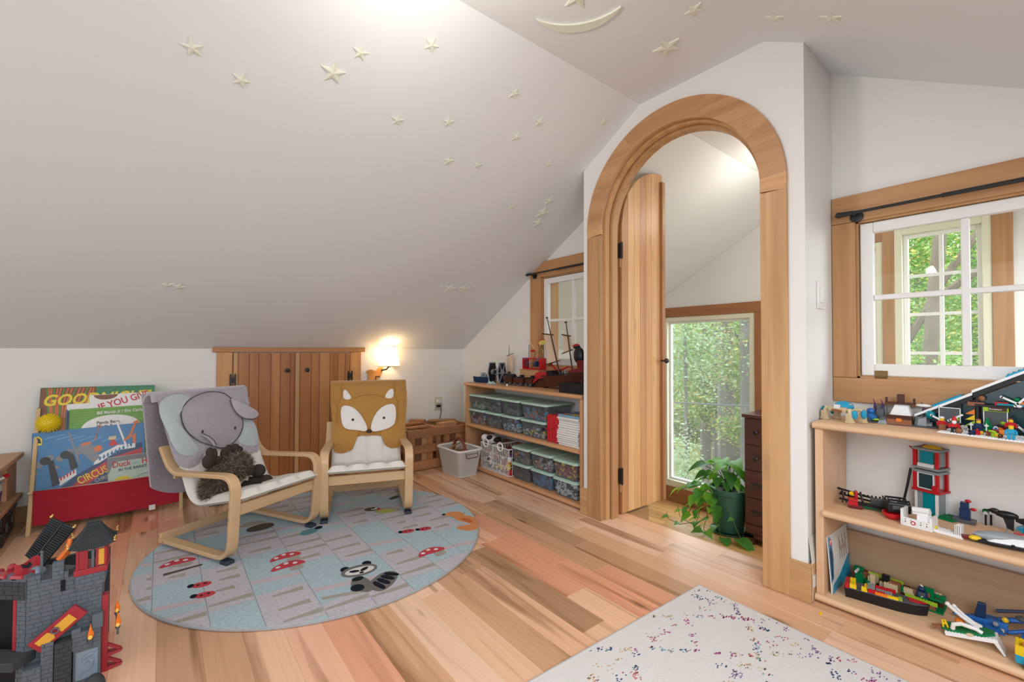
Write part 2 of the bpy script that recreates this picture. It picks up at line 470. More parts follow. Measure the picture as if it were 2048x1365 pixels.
# lower floor of the next room
g = G(); g.box(2.25, WX, -1.5, KY, -.75, -.65)
f2 = struct(g.build('floor', 'subfloor', smooth=0), 'honey-brown plank floor of the lower room beyond the arch', 'floor')
x = 2.26; PR = random.Random(5)
while x < WX-.02:
    for a, b in ((-.6, 1.05+PR.random()*.4), (None, 2.0+PR.random()*.6), (None, KY)):
        a = a if a is not None else last
        last = b
        ln = b-a; g = G(); wd = min(.083, WX-.005-x); g.box(-ln/2+.0008, ln/2-.0008, -wd/2+.0008, wd/2-.0008, -.02, 0)
        v = .85+PR.random()*.3
        o = g.build('plank', 'next_floor_wood', f2, smooth=0, color=(v, v*.98, v*.95), bevel=0); o.location = (x+wd/2, (a+b)/2, -.63); o.rotation_euler = (0, 0, PI/2)
    x += .083
g = G(); g.box(2.2335, 2.25, .745, 1.735, -.63, -.002)
struct(g.build('trim_1', 'alder_y', smooth=0), 'wooden riser under the edge of the plank floor in the doorway', 'trim')
g = G(); g.box(2.25, RX+.115, 1.69, 1.735, -.63, -.012)
struct(g.build('trim_2', 'alder_x', smooth=0, color=(.72, .72, .72)), 'brown skirt board below the hinged edge of the arched door', 'trim')
# ---- baseboards of the doorway wall
for nm, y0, y1, zt, lab, col in (('baseboard_left', 1.797, 1.858, .158, 'short pale baseboard left of the arched doorway', (1.12, 1.12, 1.08)), ('baseboard_right', .636, .716, .150, 'short pale baseboard right of the arched doorway', (1.15, 1.15, 1.1))):
    g = G(); g.box(AX-.016, AX, y0, y1, 0, zt)
    if nm == 'baseboard_left': g.box(AX, RX, 1.84, 1.857, 0, zt)
    else: g.box(AX, RX, .634, .65, 0, zt)
    struct(g.build(nm, 'alder_y', smooth=0, bevel=.004, color=col), lab, 'baseboard')
for nm, x0, x1, lab in (('baseboard_left', X0, .30, 'low brown baseboard behind the picture book rack'), ('baseboard_left', 1.345, RX, 'low brown baseboard behind the wooden block crate')):
    g = G(); g.box(x0, x1, KY-.014, KY, 0, .09)
    struct(g.build(nm, 'alder_x', smooth=0, bevel=.003, color=(.8, .75, .7)), lab, 'baseboard')
# ---- arched casing, built up from glued boards
cs = bpy.data.objects.new('trim_3', None); COL.objects.link(cs); struct(cs, 'wooden arched casing around the doorway, glued up from short boards', 'trim')
D0 = AX-.019
for sgn, col, lab in ((1, (.98, .92, .88), None), (-1, (1.18, 1.16, 1.08), 'paler plain board')):
    g = G(); y0, y1 = sorted((CY_+sgn*RI, CY_+sgn*RO)); g.box(D0, AX, y0, y1, 0, ZS-.04)
    g.build('casing_leg', 'alder_z', cs, smooth=0, bevel=.003, color=col, label=lab)
segs = [(-4.5, 2.5, (1.25, 1.2, 1.12)), (2.5, 27, (1.0, .92, .88)), (27, 60, (1.08, 1.0, .95)), (60, 112, (.98, .86, .80)), (112, 150, (1.04, .95, .9)), (150, 177, (1.0, .88, .84)), (177, 184.5, (1.22, 1.12, 1.05))]
for a0, a1, col in segs:
    n = max(2, int((a1-a0)/4)); g = G()
    def cpt(r, a):
        a = math.radians(a); return (CY_-r*math.cos(a), ZS+r*math.sin(a))
    A = [cpt(RO, 180-(a0+(a1-a0)*i/n)) for i in range(n+1)]; B = [cpt(RI, 180-(a0+(a1-a0)*i/n)) for i in range(n+1)]
    for i in range(n): g.prism([A[i], A[i+1], B[i+1], B[i]], 0, D0, AX)
    o = g.build('casing_arch', 'alder_y', cs, smooth=0, color=col)
# jamb lining with rounded bead and door stop
def arch_strip(r0, r1, x0, x1, name, col, zb=0.0):
    pts = [(-1, zb)] + [None]
    n = 28; g = G()
    path0 = [(CY_+r0, zb)] + [(CY_+r0*math.cos(PI*i/n), ZS+r0*math.sin(PI*i/n)) for i in range(n+1)] + [(CY_-r0, zb)]
    path1 = [(CY_+r1, zb)] + [(CY_+r1*math.cos(PI*i/n), ZS+r1*math.sin(PI*i/n)) for i in range(n+1)] + [(CY_-r1, zb)]
    for i in range(len(path0)-1): g.prism([path0[i], path0[i+1], path1[i+1], path1[i]], 0, x0, x1)
    return g.build(name, 'alder_z', cs, smooth=30, color=col)
arch_strip(RI+.004, RI+.034, AX-.001, AX+.150, 'jamb', (1.05, 1.0, .95))
arch_strip(RI-.010, RI+.006, AX+.020, AX+.052, 'jamb_bead', (1.18, 1.12, 1.02))
arch_strip(RI-.026, RI+.006, AX+.060, AX+.105, 'door_stop', (1.0, .93, .86))
# ---- arched door leaf standing open at a right angle
dr = bpy.data.objects.new('door_1', None); COL.objects.link(dr); struct(dr, 'narrow arched plank door leaf standing open in the doorway', 'door')
dr.location = (2.192, 1.682, 0)
LWD, DZ = .436, 1.735
def leaf_top(x): return DZ+math.sqrt(max(0, LWD**2-(LWD-x)**2))
edges = [0, .062, .125, .187, .249, .311, .373, .436]
cols = [(1.0, .82, .72), (1.45, 1.48, 1.40), (1.42, 1.40, 1.28), (1.1, .95, .85), (1.28, 1.15, 1.02), (1.38, 1.36, 1.25), (1.2, 1.08, .98)]
for (a, b), c in zip(zip(edges, edges[1:]), cols):
    n = 5; top = [(a+.0012+(b-a-.0024)*i/n, leaf_top(a+.0012+(b-a-.0024)*i/n)) for i in range(n+1)]
    g = G(); g.prism([(b-.0012, .006), (a+.0012, .006)] + top, 1, .0, .034)
    g.build('plank', 'alder_z', dr, smooth=0, bevel=.0022, seg=1, color=c)
    g = G(); g.prism([(b-.007, .006), (b+.007, .006), (b+.007, leaf_top(b)-.01), (b-.007, leaf_top(b)-.01)], 1, .003, .03)
    if b < .43: g.build('plank_joint', 'alder_z', dr, smooth=0, color=(.62, .5, .42))
g = G(); g.box(.409, .442, -.018, .002, .006, 2.12)
g.build('astragal', 'alder_z', dr, smooth=0, bevel=.003, color=(.78, .62, .5), label='darker meeting strip down the free edge')
g = G()
for z in (.30, 1.55): g.box(.012, .42, .034, .054, z, z+.10)
g.build('batten', 'alder_x', dr, smooth=0)
g = G(); g.lathe([(.006, 0), (.006, .02), (.010, .026), (.016, .034), (.017, .042), (.010, .05), (.0, .052)], n=14); 
kn = g.build('door_knob', 'black_iron', dr); kn.location = (.395, -.016, .925); kn.rotation_euler = (PI/2, 0, 0)
for z in (.235, 1.60):
    g = G(); g.box(-.022, -.006, -.014, .01, z-.045, z+.045); g.cyl((-.014, -.012, z-.05), (-.014, -.012, z+.05), .006)
    g.build('hinge', 'black_iron', dr)
    g = G(); g.box(-.01, .012, .004, .03, z-.1, z+.03); g.build('hinge_block', 'alder_z', dr, smooth=0, color=(.95, .85, .8))
# ---- the two inside windows: casing, sash, four panes, rod
def inside_window(n, hole, label, trim, sash_w, hinge_y):
    y0, y1, z0, z1 = hole
    wo = bpy.data.objects.new('window_%d' % n, None); COL.objects.link(wo); struct(wo, label, 'window')
    (ty0, ty1, tz0, tz1, cl) = trim
    xf = RX-.020
    # boards of the casing
    g = G()
    if cl: g.prism([(ty0, z1-.004), (ty1, z1-.004), (ty1, 1.600), (cl, tz1), (ty0, tz1)], 0, xf, RX)
    else: g.box(xf, RX, ty0, ty1, z1-.004, tz1)
    g.build('casing_head', 'alder_y', wo, smooth=0, bevel=.003, color=(1.0, .90, .80))
    g = G(); g.box(xf, RX, ty0, ty1, tz0, z0+.004); g.build('casing_sill', 'alder_y', wo, smooth=0, bevel=.003, color=(1.02, .92, .84))
    g = G(); g.box(xf, RX, y1-.004, ty1, z0+.005, z1-.005); g.build('casing_side', 'alder_z', wo, smooth=0, bevel=.003, color=(.98, .86, .76))
    if ty0 < y0-.02:
        g = G(); g.box(xf, RX, ty0, y0+.004, z0+.005, z1-.005); g.build('casing_side', 'alder_z', wo, smooth=0, bevel=.003, color=(.98, .86, .76))
    g = G(); t = .012
    for q in ((y0, y0+t, z0, z1), (y1-t, y1, z0, z1), (y0, y1, z0, z0+t), (y0, y1, z1-t, z1)): g.box(RX-.002, RX+.17, *q)
    g.build('jamb_lining', 'alder_z', wo, smooth=0, color=(1.05, .95, .85))
    # white sash
    sa, sb, sc, sd = y0+.016, y1-.016, z0+.016, z1-.016; xs0, xs1 = RX+.004, RX+.038; st = .044
    g = G()
    g.box(xs0, xs1, sa, sa+st, sc, sd); g.box(xs0, xs1, sb-st, sb, sc, sd)
    g.box(xs0, xs1, sa+st, sb-st, sc, sc+.050); g.box(xs0, xs1, sa+st, sb-st, sd-st, sd)
    sh = g.build('sash', 'paint_trim', wo, smooth=0, bevel=.004)
    ym, zm = (sa+sb)/2, (sc+sd)/2+.005
    g = G(); g.box(xs0+.004, xs1-.004, ym-.012, ym+.012, sc+.05, sd-st); g.build('muntin', 'paint_trim', sh, smooth=0, bevel=.004)
    g = G(); g.box(xs0+.005, xs1-.005, sa+st, sb-st, zm-.011, zm+.011); g.build('muntin', 'paint_trim', sh, smooth=0, bevel=.004)
    for a, b in ((sa+st, ym-.012), (ym+.012, sb-st)):
        for c, d in ((sc+.05, zm-.011), (zm+.011, sd-st)):
            g = G(); g.box(xs0+.016, xs0+.019, a, b, c, d); g.build('pane', 'pane_glass', sh, smooth=0)
    g = G(); g.box(xs0-.004, xs0, hinge_y-.021, hinge_y+.021, sc-.004, sc+.022); g.cyl((xs0-.004, hinge_y-.021, sc-.006), (xs0-.004, hinge_y+.021, sc-.006), .005, n=8)
    g.build('sash_hinge', 'brass', wo, smooth=0)
    return wo
inside_window(1, LW, 'small white four-pane window above the bookcase of lidded bins', (1.845, 2.708, .785, 1.69, 2.535), .05, 2.49)
inside_window(2, RWN, 'white four-pane window above the bookcase of brick toys', (-.215, .648, .775, 1.674, None), .05, .484)
def curtain_rod(y0, y1, z, x, label):
    t = thing('curtain_rod', label, 'curtain rod', (x, (y0+y1)/2, z))
    h = (y1-y0)/2
    g = G(); g.cyl((0, -h, 0), (0, h-.05, 0), .0065, n=10); g.cyl((0, -h, 0), (0, h*.2, 0), .0085, n=10); g.build('rod', 'black_iron', t)
    for s in (-1, 1):
        g = G(); g.cyl((0, s*(h-.05), 0), (0, s*h, 0), .009, .012, 10); g.sph((0, s*h, 0), .013, 10, 6); g.build('finial', 'black_iron', t)
        g = G(); g.cyl((.0, s*(h-.055), -.004), (.038, s*(h-.055), -.004), .006, n=8); g.cyl((.032, s*(h-.055), -.012), (.040, s*(h-.055), -.012), .024, .024, 14); g.build('bracket', 'black_iron', t)
    return t
curtain_rod(1.86, 2.70, 1.597, 2.30, 'black curtain rod above the small window by the slope')
curtain_rod(-.20, .61, 1.585, 2.30, 'black curtain rod above the window over the brick toys')
# ---- windows of the next room
def grid_window(n, q, label, cols, rows, casing, glass='pane_glass', fr=.05, sash=.028, zb=None):
    y0, y1, z0, z1 = q
    wo = bpy.data.objects.new('window_%d' % n, None); COL.objects.link(wo); struct(wo, label, 'window')
    def frame(x0, x1, a, b, c, d, t, name, mt, tb=None):
        g = G(); tb = tb or t
        g.box(x0, x1, a, a+t, c, d); g.box(x0, x1, b-t, b, c, d); g.box(x0, x1, a+t, b-t, c, c+tb); g.box(x0, x1, a+t, b-t, d-t, d)
        return g.build(name, mt, wo, smooth=0, bevel=.003)
    frame(WX-.012, WX+.09, y0, y1, z0, z1, fr, 'window_frame', 'cream_frame', fr*1.5 if n == 3 else None)
    a, b, c, d = y0+fr, y1-fr, z0+(fr*1.5 if n == 3 else fr), z1-fr
    frame(WX+.03, WX+.07, a, b, c, d, sash, 'sash', 'paint_trim')
    a += sash; b -= sash; c += sash; d -= sash
    for i in range(1, cols):
        y = a+(b-a)*i/cols; g = G(); g.box(WX+.035, WX+.06, y-.011, y+.011, c, d); g.build('muntin', 'paint_trim', wo, smooth=0)
    for i in range(1, rows):
        z = c+(d-c)*i/rows; g = G(); g.box(WX+.037, WX+.058, a, b, z-.011, z+.011); g.build('muntin', 'paint_trim', wo, smooth=0)
    for i in range(cols):
        for j in range(rows):
            g = G(); g.box(WX+.046, WX+.049, a+(b-a)*i/cols, a+(b-a)*(i+1)/cols, c+(d-c)*j/rows, c+(d-c)*(j+1)/rows); g.build('pane', glass, wo, smooth=0)
    for i, (qa, qb, qc, qd, ax, cc) in enumerate(casing):
        g = G(); g.box(WX-.02, WX-.001, qa, qb, qc, qd); g.build('casing_board', 'alder_'+ax, wo, smooth=0, bevel=.002, color=cc)
    return wo
BC = (.72, .52, .42)
grid_window(3, W3, 'tall clear picture window with a cream frame beyond the arch', 1, 1, [(1.70, 2.86, 1.345, 1.448, 'y', BC), (1.70, 1.80, -.63, 1.345, 'z', BC), (2.75, 2.86, -.63, 1.345, 'z', BC), (1.80, 2.75, -.628, -.472, 'y', BC)], 'outdoor_haze_glass', .045, .022)
LC = (.92, .82, .72)
grid_window(4, W4, 'white gridded window seen through the four-pane window above the brick toys', 2, 4, [(.205, .30, .5, 2.0, 'z', LC), (.30, .80, 1.905, 1.99, 'y', BC), (.80, .868, .5, 1.905, 'z', LC)], fr=.045)
grid_window(5, W5, 'narrow strip of second gridded window beyond the four-pane window', 2, 4, [(.868, 1.32, 1.83, 1.905, 'y', BC)], fr=.04)
# frames added around the fill lights out of view, no openings behind them
for n, loc, rot, hx, hy, lab in ((6, (-2.385, 1.1, 1.2), (PI/2, 0, PI/2), 1.3, .75, 'wide gable window behind the viewpoint'), (7, (.1, -.72, 1.452), (math.atan(SL), 0, 0), 1.2, .5, 'long roof window in the far slope'), (8, (3.4, -.72, 1.452), (math.atan(SL), 0, 0), .5, .45, 'roof window in the far slope of the next room')):
    wo = bpy.data.objects.new('window_%d' % n, None); COL.objects.link(wo); struct(wo, lab, 'window'); wo.location = loc; wo.rotation_euler = rot
    for q in ((-hx-.08, hx+.08, hy, hy+.08), (-hx-.08, hx+.08, -hy-.08, -hy), (-hx-.08, -hx, -hy, hy), (hx, hx+.08, -hy, hy)):
        g = G(); g.box(*q, -.015, .015); g.build('casing_board', 'alder_x', wo, smooth=0, bevel=.003)
# ================================================================ SITTING CORNER
def poly_area_c(pts):
    return (sum(p[0] for p in pts)/len(pts), sum(p[1] for p in pts)/len(pts))
def smooth_poly(pts, it=2):
    for _ in range(it):
        q = []
        for i, p in enumerate(pts):
            n = pts[(i+1) % len(pts)]
            q.append((p[0]*.75+n[0]*.25, p[1]*.75+n[1]*.25)); q.append((p[0]*.25+n[0]*.75, p[1]*.25+n[1]*.75))
        pts = q
    return pts
def pillow(g, pts, mp, h=.012, base=0.0, rings=5, c=None, p=2.2, rough=0.0):
    """soft patch: outline PTS (2-D) bulging by H; mp(a, b, height) gives the 3-D point"""
    c = c or poly_area_c(pts); n = len(pts); rows = []
    rows.append([g._p(mp(q[0], q[1], base-.004)) for q in pts])
    for k in range(rings):
        t = 1-(k/rings); hh = base + h*(1-t**p) if k else base
        rows.append([g._p(mp(c[0]+(q[0]-c[0])*t, c[1]+(q[1]-c[1])*t, hh + (R.random()-.5)*rough)) for q in pts])
    ce = g._p(mp(c[0], c[1], base+h))
    for A, B in zip(rows, rows[1:]):
        for i in range(n): g.f.append([A[i], A[(i+1) % n], B[(i+1) % n], B[i]])
    for i in range(n): g.f.append([rows[-1][i], rows[-1][(i+1) % n], ce])
    return g
def fuzz(g, samples, ln, wd=.0022, sprd=.5, rng=R):
    """short hairs: one thin blade per (point, normal)"""
    for p, nrm in samples:
        p = Vector(p); nrm = Vector(nrm).normalized()
        d = (nrm + Vector((rng.uniform(-1, 1), rng.uniform(-1, 1), rng.uniform(-1.2, .6)))*sprd).normalized()
        a = d.orthogonal().normalized()*wd
        a.rotate(Matrix.Rotation(rng.random()*6.28, 3, d))
        g.f.append([g._p(p-a), g._p(p+a), g._p(p+d*ln*rng.uniform(.6, 1.2))])
    return g
# ---- round rug
mat('rug_blue', (0.42, 0.54, 0.585), 0.95, var=0.34, scale=85, bump=0.9, spec=.1, bscale=320)
mat('rug_lavender', (0.53, 0.505, 0.545), 0.95, var=0.28, scale=85, bump=0.9, spec=.1, bscale=320)
mat('rug_pink', (0.56, 0.46, 0.49), 0.95, var=0.15, scale=160, bump=0.9, spec=.1, bscale=320)
mat('rug_taupe', (0.38, 0.35, 0.30), 0.95, var=0.2, scale=160, bump=0.9, spec=.1, bscale=320)
mat('rug_edge', (0.36, 0.37, 0.38), 0.9, var=.1, bump=.3)
for nm, c in (('rug_red', (.52, .06, .075)), ('rug_black', (.012, .016, .022)), ('rug_white', (.72, .70, .69)), ('rug_orange', (.66, .27, .10)), ('rug_orange_deep', (.55, .14, .05)), ('rug_grey', (.17, .16, .145)), ('rug_olive', (.42, .42, .12)), ('rug_teal', (.12, .27, .31)), ('rug_brown', (.10, .085, .06))):
    mat(nm, c, .95, var=.15, scale=160, bump=.8, spec=.1, bscale=320)
RR = .80
rug = thing('round_rug', 'round pale blue forest rug with raccoon and mushrooms under the small chairs', 'rug', (.71, 2.461, 0))
g = G(); g.lathe([(0, .0005), (RR-.004, .0005), (RR, .003), (RR, .0085), (RR-.005, .0105), (0, .0105)], n=96); g.build('backing', 'rug_edge', rug)
circ = [(math.cos(2*PI*i/72)*(RR-.005), math.sin(2*PI*i/72)*(RR-.005)) for i in range(72)]
def clip(poly, clipper=circ):
    out = poly
    for i in range(len(clipper)):
        a, b = clipper[i], clipper[(i+1) % len(clipper)]
        inp, out = out, []
        if not inp: return []
        side = lambda p: (b[0]-a[0])*(p[1]-a[1])-(b[1]-a[1])*(p[0]-a[0])
        for j, p in enumerate(inp):
            q = inp[j-1]; sp, sq = side(p), side(q)
            if (sp >= 0) != (sq >= 0):
                t = sq/(sq-sp); out.append((q[0]+(p[0]-q[0])*t, q[1]+(p[1]-q[1])*t))
            if sp >= 0: out.append(p)
    return out
xs = [-.80, -.725, -.56, -.405, -.215, -.045, .115, .285, .45, .62, .80]
def patch(name, pts, m_, z0, z1, lab=None, sm=0):
    pts = clip(smooth_poly(pts, sm) if sm else pts)
    if len(pts) < 3: return None
    g = G(); g.prism(pts, 2, z0, z1); return g.build(name, m_, rug, smooth=0, label=lab)
offs = [.1, -.08, -.06, -.06, .1, -.33, -.37, -.23, .05, -.1]
for i, (a, b) in enumerate(zip(xs, xs[1:])):
    ys = sorted(offs[i]+k*.36+((k*37+i*11) % 5-2)*.02 for k in range(-4, 5))
    for j, (c, d) in enumerate(zip(ys, ys[1:])):
        if d < -.8 or c > .8: continue
        blue = (i+j) % 2 == 0
        patch('carpet_tile', [(a+.0012, c+.0012), (b-.0012, c+.0012), (b-.0012, d-.0012), (a+.0012, d-.0012)], 'rug_blue' if blue else 'rug_lavender', .0100, .0128)
        if blue:
            y = c+.3*(d-c)
            patch('pink_band', [(a+.002, y-.016), (b-.002, y-.05), (b-.002, y-.018), (a+.002, y+.018)], 'rug_pink', .0124, .0134)
        else:
            k = c+.045
            while k < d-.03:
                l0 = R.choice([0, 0, .03, .05]); l1 = R.choice([0, 0, .02, .05])
                patch('trunk_stripe', [(a+.004+l0, k-.003), (b-.004-l1, k-.017), (b-.004-l1, k+.015), (a+.004+l0, k+.009)], 'rug_taupe', .0126, .0138)
                k += .085+R.random()*.035
zt0, zt1 = .0128, .0152
def motif(nm, pts, m_, lift=0, sm=2, lab=None): return patch(nm, pts, m_, zt0+lift*.0008, zt1+lift*.0008, lab, sm)
def ell(cx, cy, rx, ry, a=0, n=14):
    c, s = math.cos(math.radians(a)), math.sin(math.radians(a))
    return [(cx+rx*math.cos(2*PI*i/n)*c-ry*math.sin(2*PI*i/n)*s, cy+rx*math.cos(2*PI*i/n)*s+ry*math.sin(2*PI*i/n)*c) for i in range(n)]
# raccoon
motif('raccoon_tail', [(-.03, -.665), (-.02, -.625), (.055, -.575), (.105, -.585), (.118, -.63), (.07, -.69), (.0, -.725)], 'rug_grey')
for t in (.15, .42, .68, .92):
    x0, y0 = -.012+t*.085, -.64+t*.055; x1, y1 = .0+t*.115, -.722+t*.09
    motif('tail_ring', [(x0-.008, y0-.006), (x0+.014, y0+.008), (x1+.016, y1+.008), (x1-.006, y1-.006)], 'rug_black', 1, 1)
motif('raccoon_body', [(-.06, -.55), (-.015, -.555), (-.0, -.62), (-.02, -.70), (-.075, -.665), (-.085, -.61)], 'rug_grey', 1)
motif('raccoon_paw', ell(-.065, -.635, .026, .03, 20), 'rug_black', 2)
motif('raccoon_scarf', ell(-.04, -.565, .025, .018, 0), 'rug_black', 2)
for q in ((-.055, -.447), (.042, -.449)): motif('raccoon_ear', ell(q[0], q[1], .02, .022), 'rug_black', 0)
motif('raccoon_head', ell(-.008, -.495, .078, .05, -8), 'rug_grey', 1)
motif('raccoon_face', ell(-.008, -.50, .064, .032, -8), 'rug_white', 2)
for q in ((-.03, -.495, -25), (.012, -.50, 25)): motif('raccoon_mask', ell(q[0], q[1], .022, .011, q[2]), 'rug_black', 3)
motif('raccoon_nose', ell(-.008, -.523, .010, .008), 'rug_black', 3)
motif('branch', [(-.20, -.615), (-.06, -.655), (-.055, -.68), (-.20, -.635)], 'rug_taupe', 0, 0)
# fox
motif('fox_tail', [(.60, -.43), (.565, -.36), (.60, -.345), (.64, -.37), (.68, -.36), (.71, -.41), (.66, -.45)], 'rug_orange')
motif('fox_body', [(.635, -.235), (.66, -.21), (.70, -.22), (.735, -.285), (.745, -.35), (.72, -.41), (.67, -.405), (.665, -.33), (.63, -.27)], 'rug_orange', 1)
motif('fox_flank', [(.655, -.26), (.69, -.27), (.70, -.34), (.67, -.36), (.655, -.30)], 'rug_orange_deep', 2)
motif('fox_head', [(.615, -.15), (.66, -.135), (.72, -.165), (.705, -.19), (.735, -.21), (.69, -.225), (.645, -.225), (.625, -.19)], 'rug_orange', 2, 1)
motif('fox_nose', ell(.615, -.15, .011, .009), 'rug_black', 3)
# toadstools
def toadstool(x, y, s=1.0, a=0):
    motif('toadstool_stem', [(x+.005, y-.02), (x+.05*s, y-.005), (x+.06*s, y-.055*s), (x-.0, y-.06*s)], 'rug_taupe', 0, 1)
    motif('toadstool_cap', [(x-.07*s, y-.02*s), (x-.05*s, y+.02*s), (x, y+.042*s), (x+.05*s, y+.03*s), (x+.078*s, y-.012*s), (x+.03*s, y-.022*s), (x-.02*s, y-.012*s)], 'rug_red', 1, 1)
    for dx, dy in ((-.035, .005), (0, .022), (.032, .006)): motif('toadstool_dot', ell(x+dx*s, y+dy*s, .010*s, .009*s), 'rug_white', 2, 0)
toadstool(-.24, -.15); toadstool(-.25, -.252, 1.05); toadstool(.325, -.53, 1.05); toadstool(-.64, .09, 1.0)
for (x, y) in ((.345, -.235), (.432, -.262), (-.565, -.205), (-.56, -.305)):
    motif('ladybird', ell(x, y, .036, .022, -15), 'rug_red'); motif('ladybird_head', ell(x-.036, y+.012, .012, .014), 'rug_black', 1)
    for k in (-.012, .012): motif('ladybird_dot', ell(x+k, y, .006, .005), 'rug_black', 1, 0)
# owl, squirrel, little bird
motif('owl_body', ell(.38, .13, .085, .05, -35), 'rug_taupe'); motif('owl_belly', ell(.37, .12, .06, .034, -35), 'rug_olive', 1)
motif('owl_wing', ell(.315, .205, .045, .03, -20), 'rug_brown', 0); motif('owl_face', ell(.33, .20, .02, .014), 'rug_white', 2); motif('owl_eye', ell(.325, .205, .012, .008), 'rug_black', 3); motif('owl_beak', ell(.345, .17, .014, .010), 'rug_red', 3)
motif('squirrel_tail', [(-.37, .37), (-.34, .43), (-.26, .43), (-.22, .37), (-.25, .34), (-.29, .37), (-.33, .36)], 'rug_taupe'); motif('squirrel_body', ell(-.27, .31, .07, .045, 10), 'rug_brown', 1)
motif('bird', ell(-.075, .085, .05, .035, 20), 'rug_teal'); motif('bird_head', ell(-.02, .11, .022, .018, 20), 'rug_black', 1)
motif('twig', [(-.69, -.0), (-.55, .008), (-.55, -.004), (-.69, -.018)], 'rug_brown', 0, 0)
motif('tail_leaf', ell(.51, .32, .04, .02, 20), 'rug_brown')
# ---- speckled white rug in front
mat('rug_ivory', (0.80, 0.775, 0.765), 0.97, var=.16, scale=260, bump=.9, spec=.05, bscale=420)
mat('rug_hem', (.50, .48, .47), .95, var=.2, scale=200)
wr = thing('area_rug', 'off-white rug with scattered dashes of navy, magenta and gold yarn', 'rug', (1.782, .972, 0), math.radians(-2.2))
g = G(); g.box(-2.2, 0, -1.5, 0, .0008, .012); g.build('pile', 'rug_ivory', wr, smooth=0, bevel=.004)
g = G(); g.tube([(-2.2, 0, .006), (0, 0, .006), (0, -1.5, .006)], .0055, 6); g.build('bound_edge', 'rug_hem', wr)
YC = [('yarn_navy', (.04, .09, .20)), ('yarn_magenta', (.38, .08, .24)), ('yarn_coral', (.56, .20, .20)), ('yarn_gold', (.62, .48, .28)), ('yarn_teal', (.22, .36, .40)), ('yarn_violet', (.27, .17, .32))]
GS = [G() for _ in YC]; RQ = random.Random(21)
def dash(ci, x, y):
    if not (-2.15 < x < -.015 and -1.45 < y < -.015): return
    l, w_ = RQ.uniform(.002, .0052), RQ.uniform(.0012, .0022)
    GS[ci].box(x-l, x+l, y-w_, y+w_, .0118, .0128)
def clump(ci, x, y, n, s):
    for _ in range(n):
        c2 = ci if RQ.random() < .8 else RQ.randrange(6)
        dash(c2, x+RQ.gauss(0, s), y+RQ.gauss(0, s))
PX, PY = .30, .25
for i in range(-1, 9):
    for j in range(-1, 8):
        cx, cy = -i*PX-.09, -j*PY-.1
        for k in range(4):
            ax_, ay_ = [(0, .5), (.5, 0), (0, -.5), (-.5, 0)][k]; bx_, by_ = [(.5, 0), (0, -.5), (-.5, 0), (0, .5)][k]
            if k > 1 and RQ.random() < .3: continue
            ci = RQ.randrange(6)
            for t in range(9):
                if RQ.random() < .33: continue
                if RQ.random() < .3: ci = RQ.randrange(6)
                u = t/9
                clump(ci, cx+(ax_+(bx_-ax_)*u)*PX*.94, cy+(ay_+(by_-ay_)*u)*PY*.94, RQ.randrange(4, 10), .0065)
        ci = RQ.randrange(6)
        clump(ci, cx, cy, RQ.choice([10, 20, 36]), .013)
        for dx, dy in ((.06, 0), (-.06, 0), (0, .05), (0, -.05)):
            clump(RQ.randrange(6), cx+dx, cy+dy, RQ.choice([0, 7, 16]), .010)
for (nm, c), g in zip(YC, GS):
    mat(nm, c, .95, var=.25, scale=120); g.build('yarn_dashes', nm, wr, smooth=0, kind='stuff', label=nm.split('_')[1]+' yarn dashes')
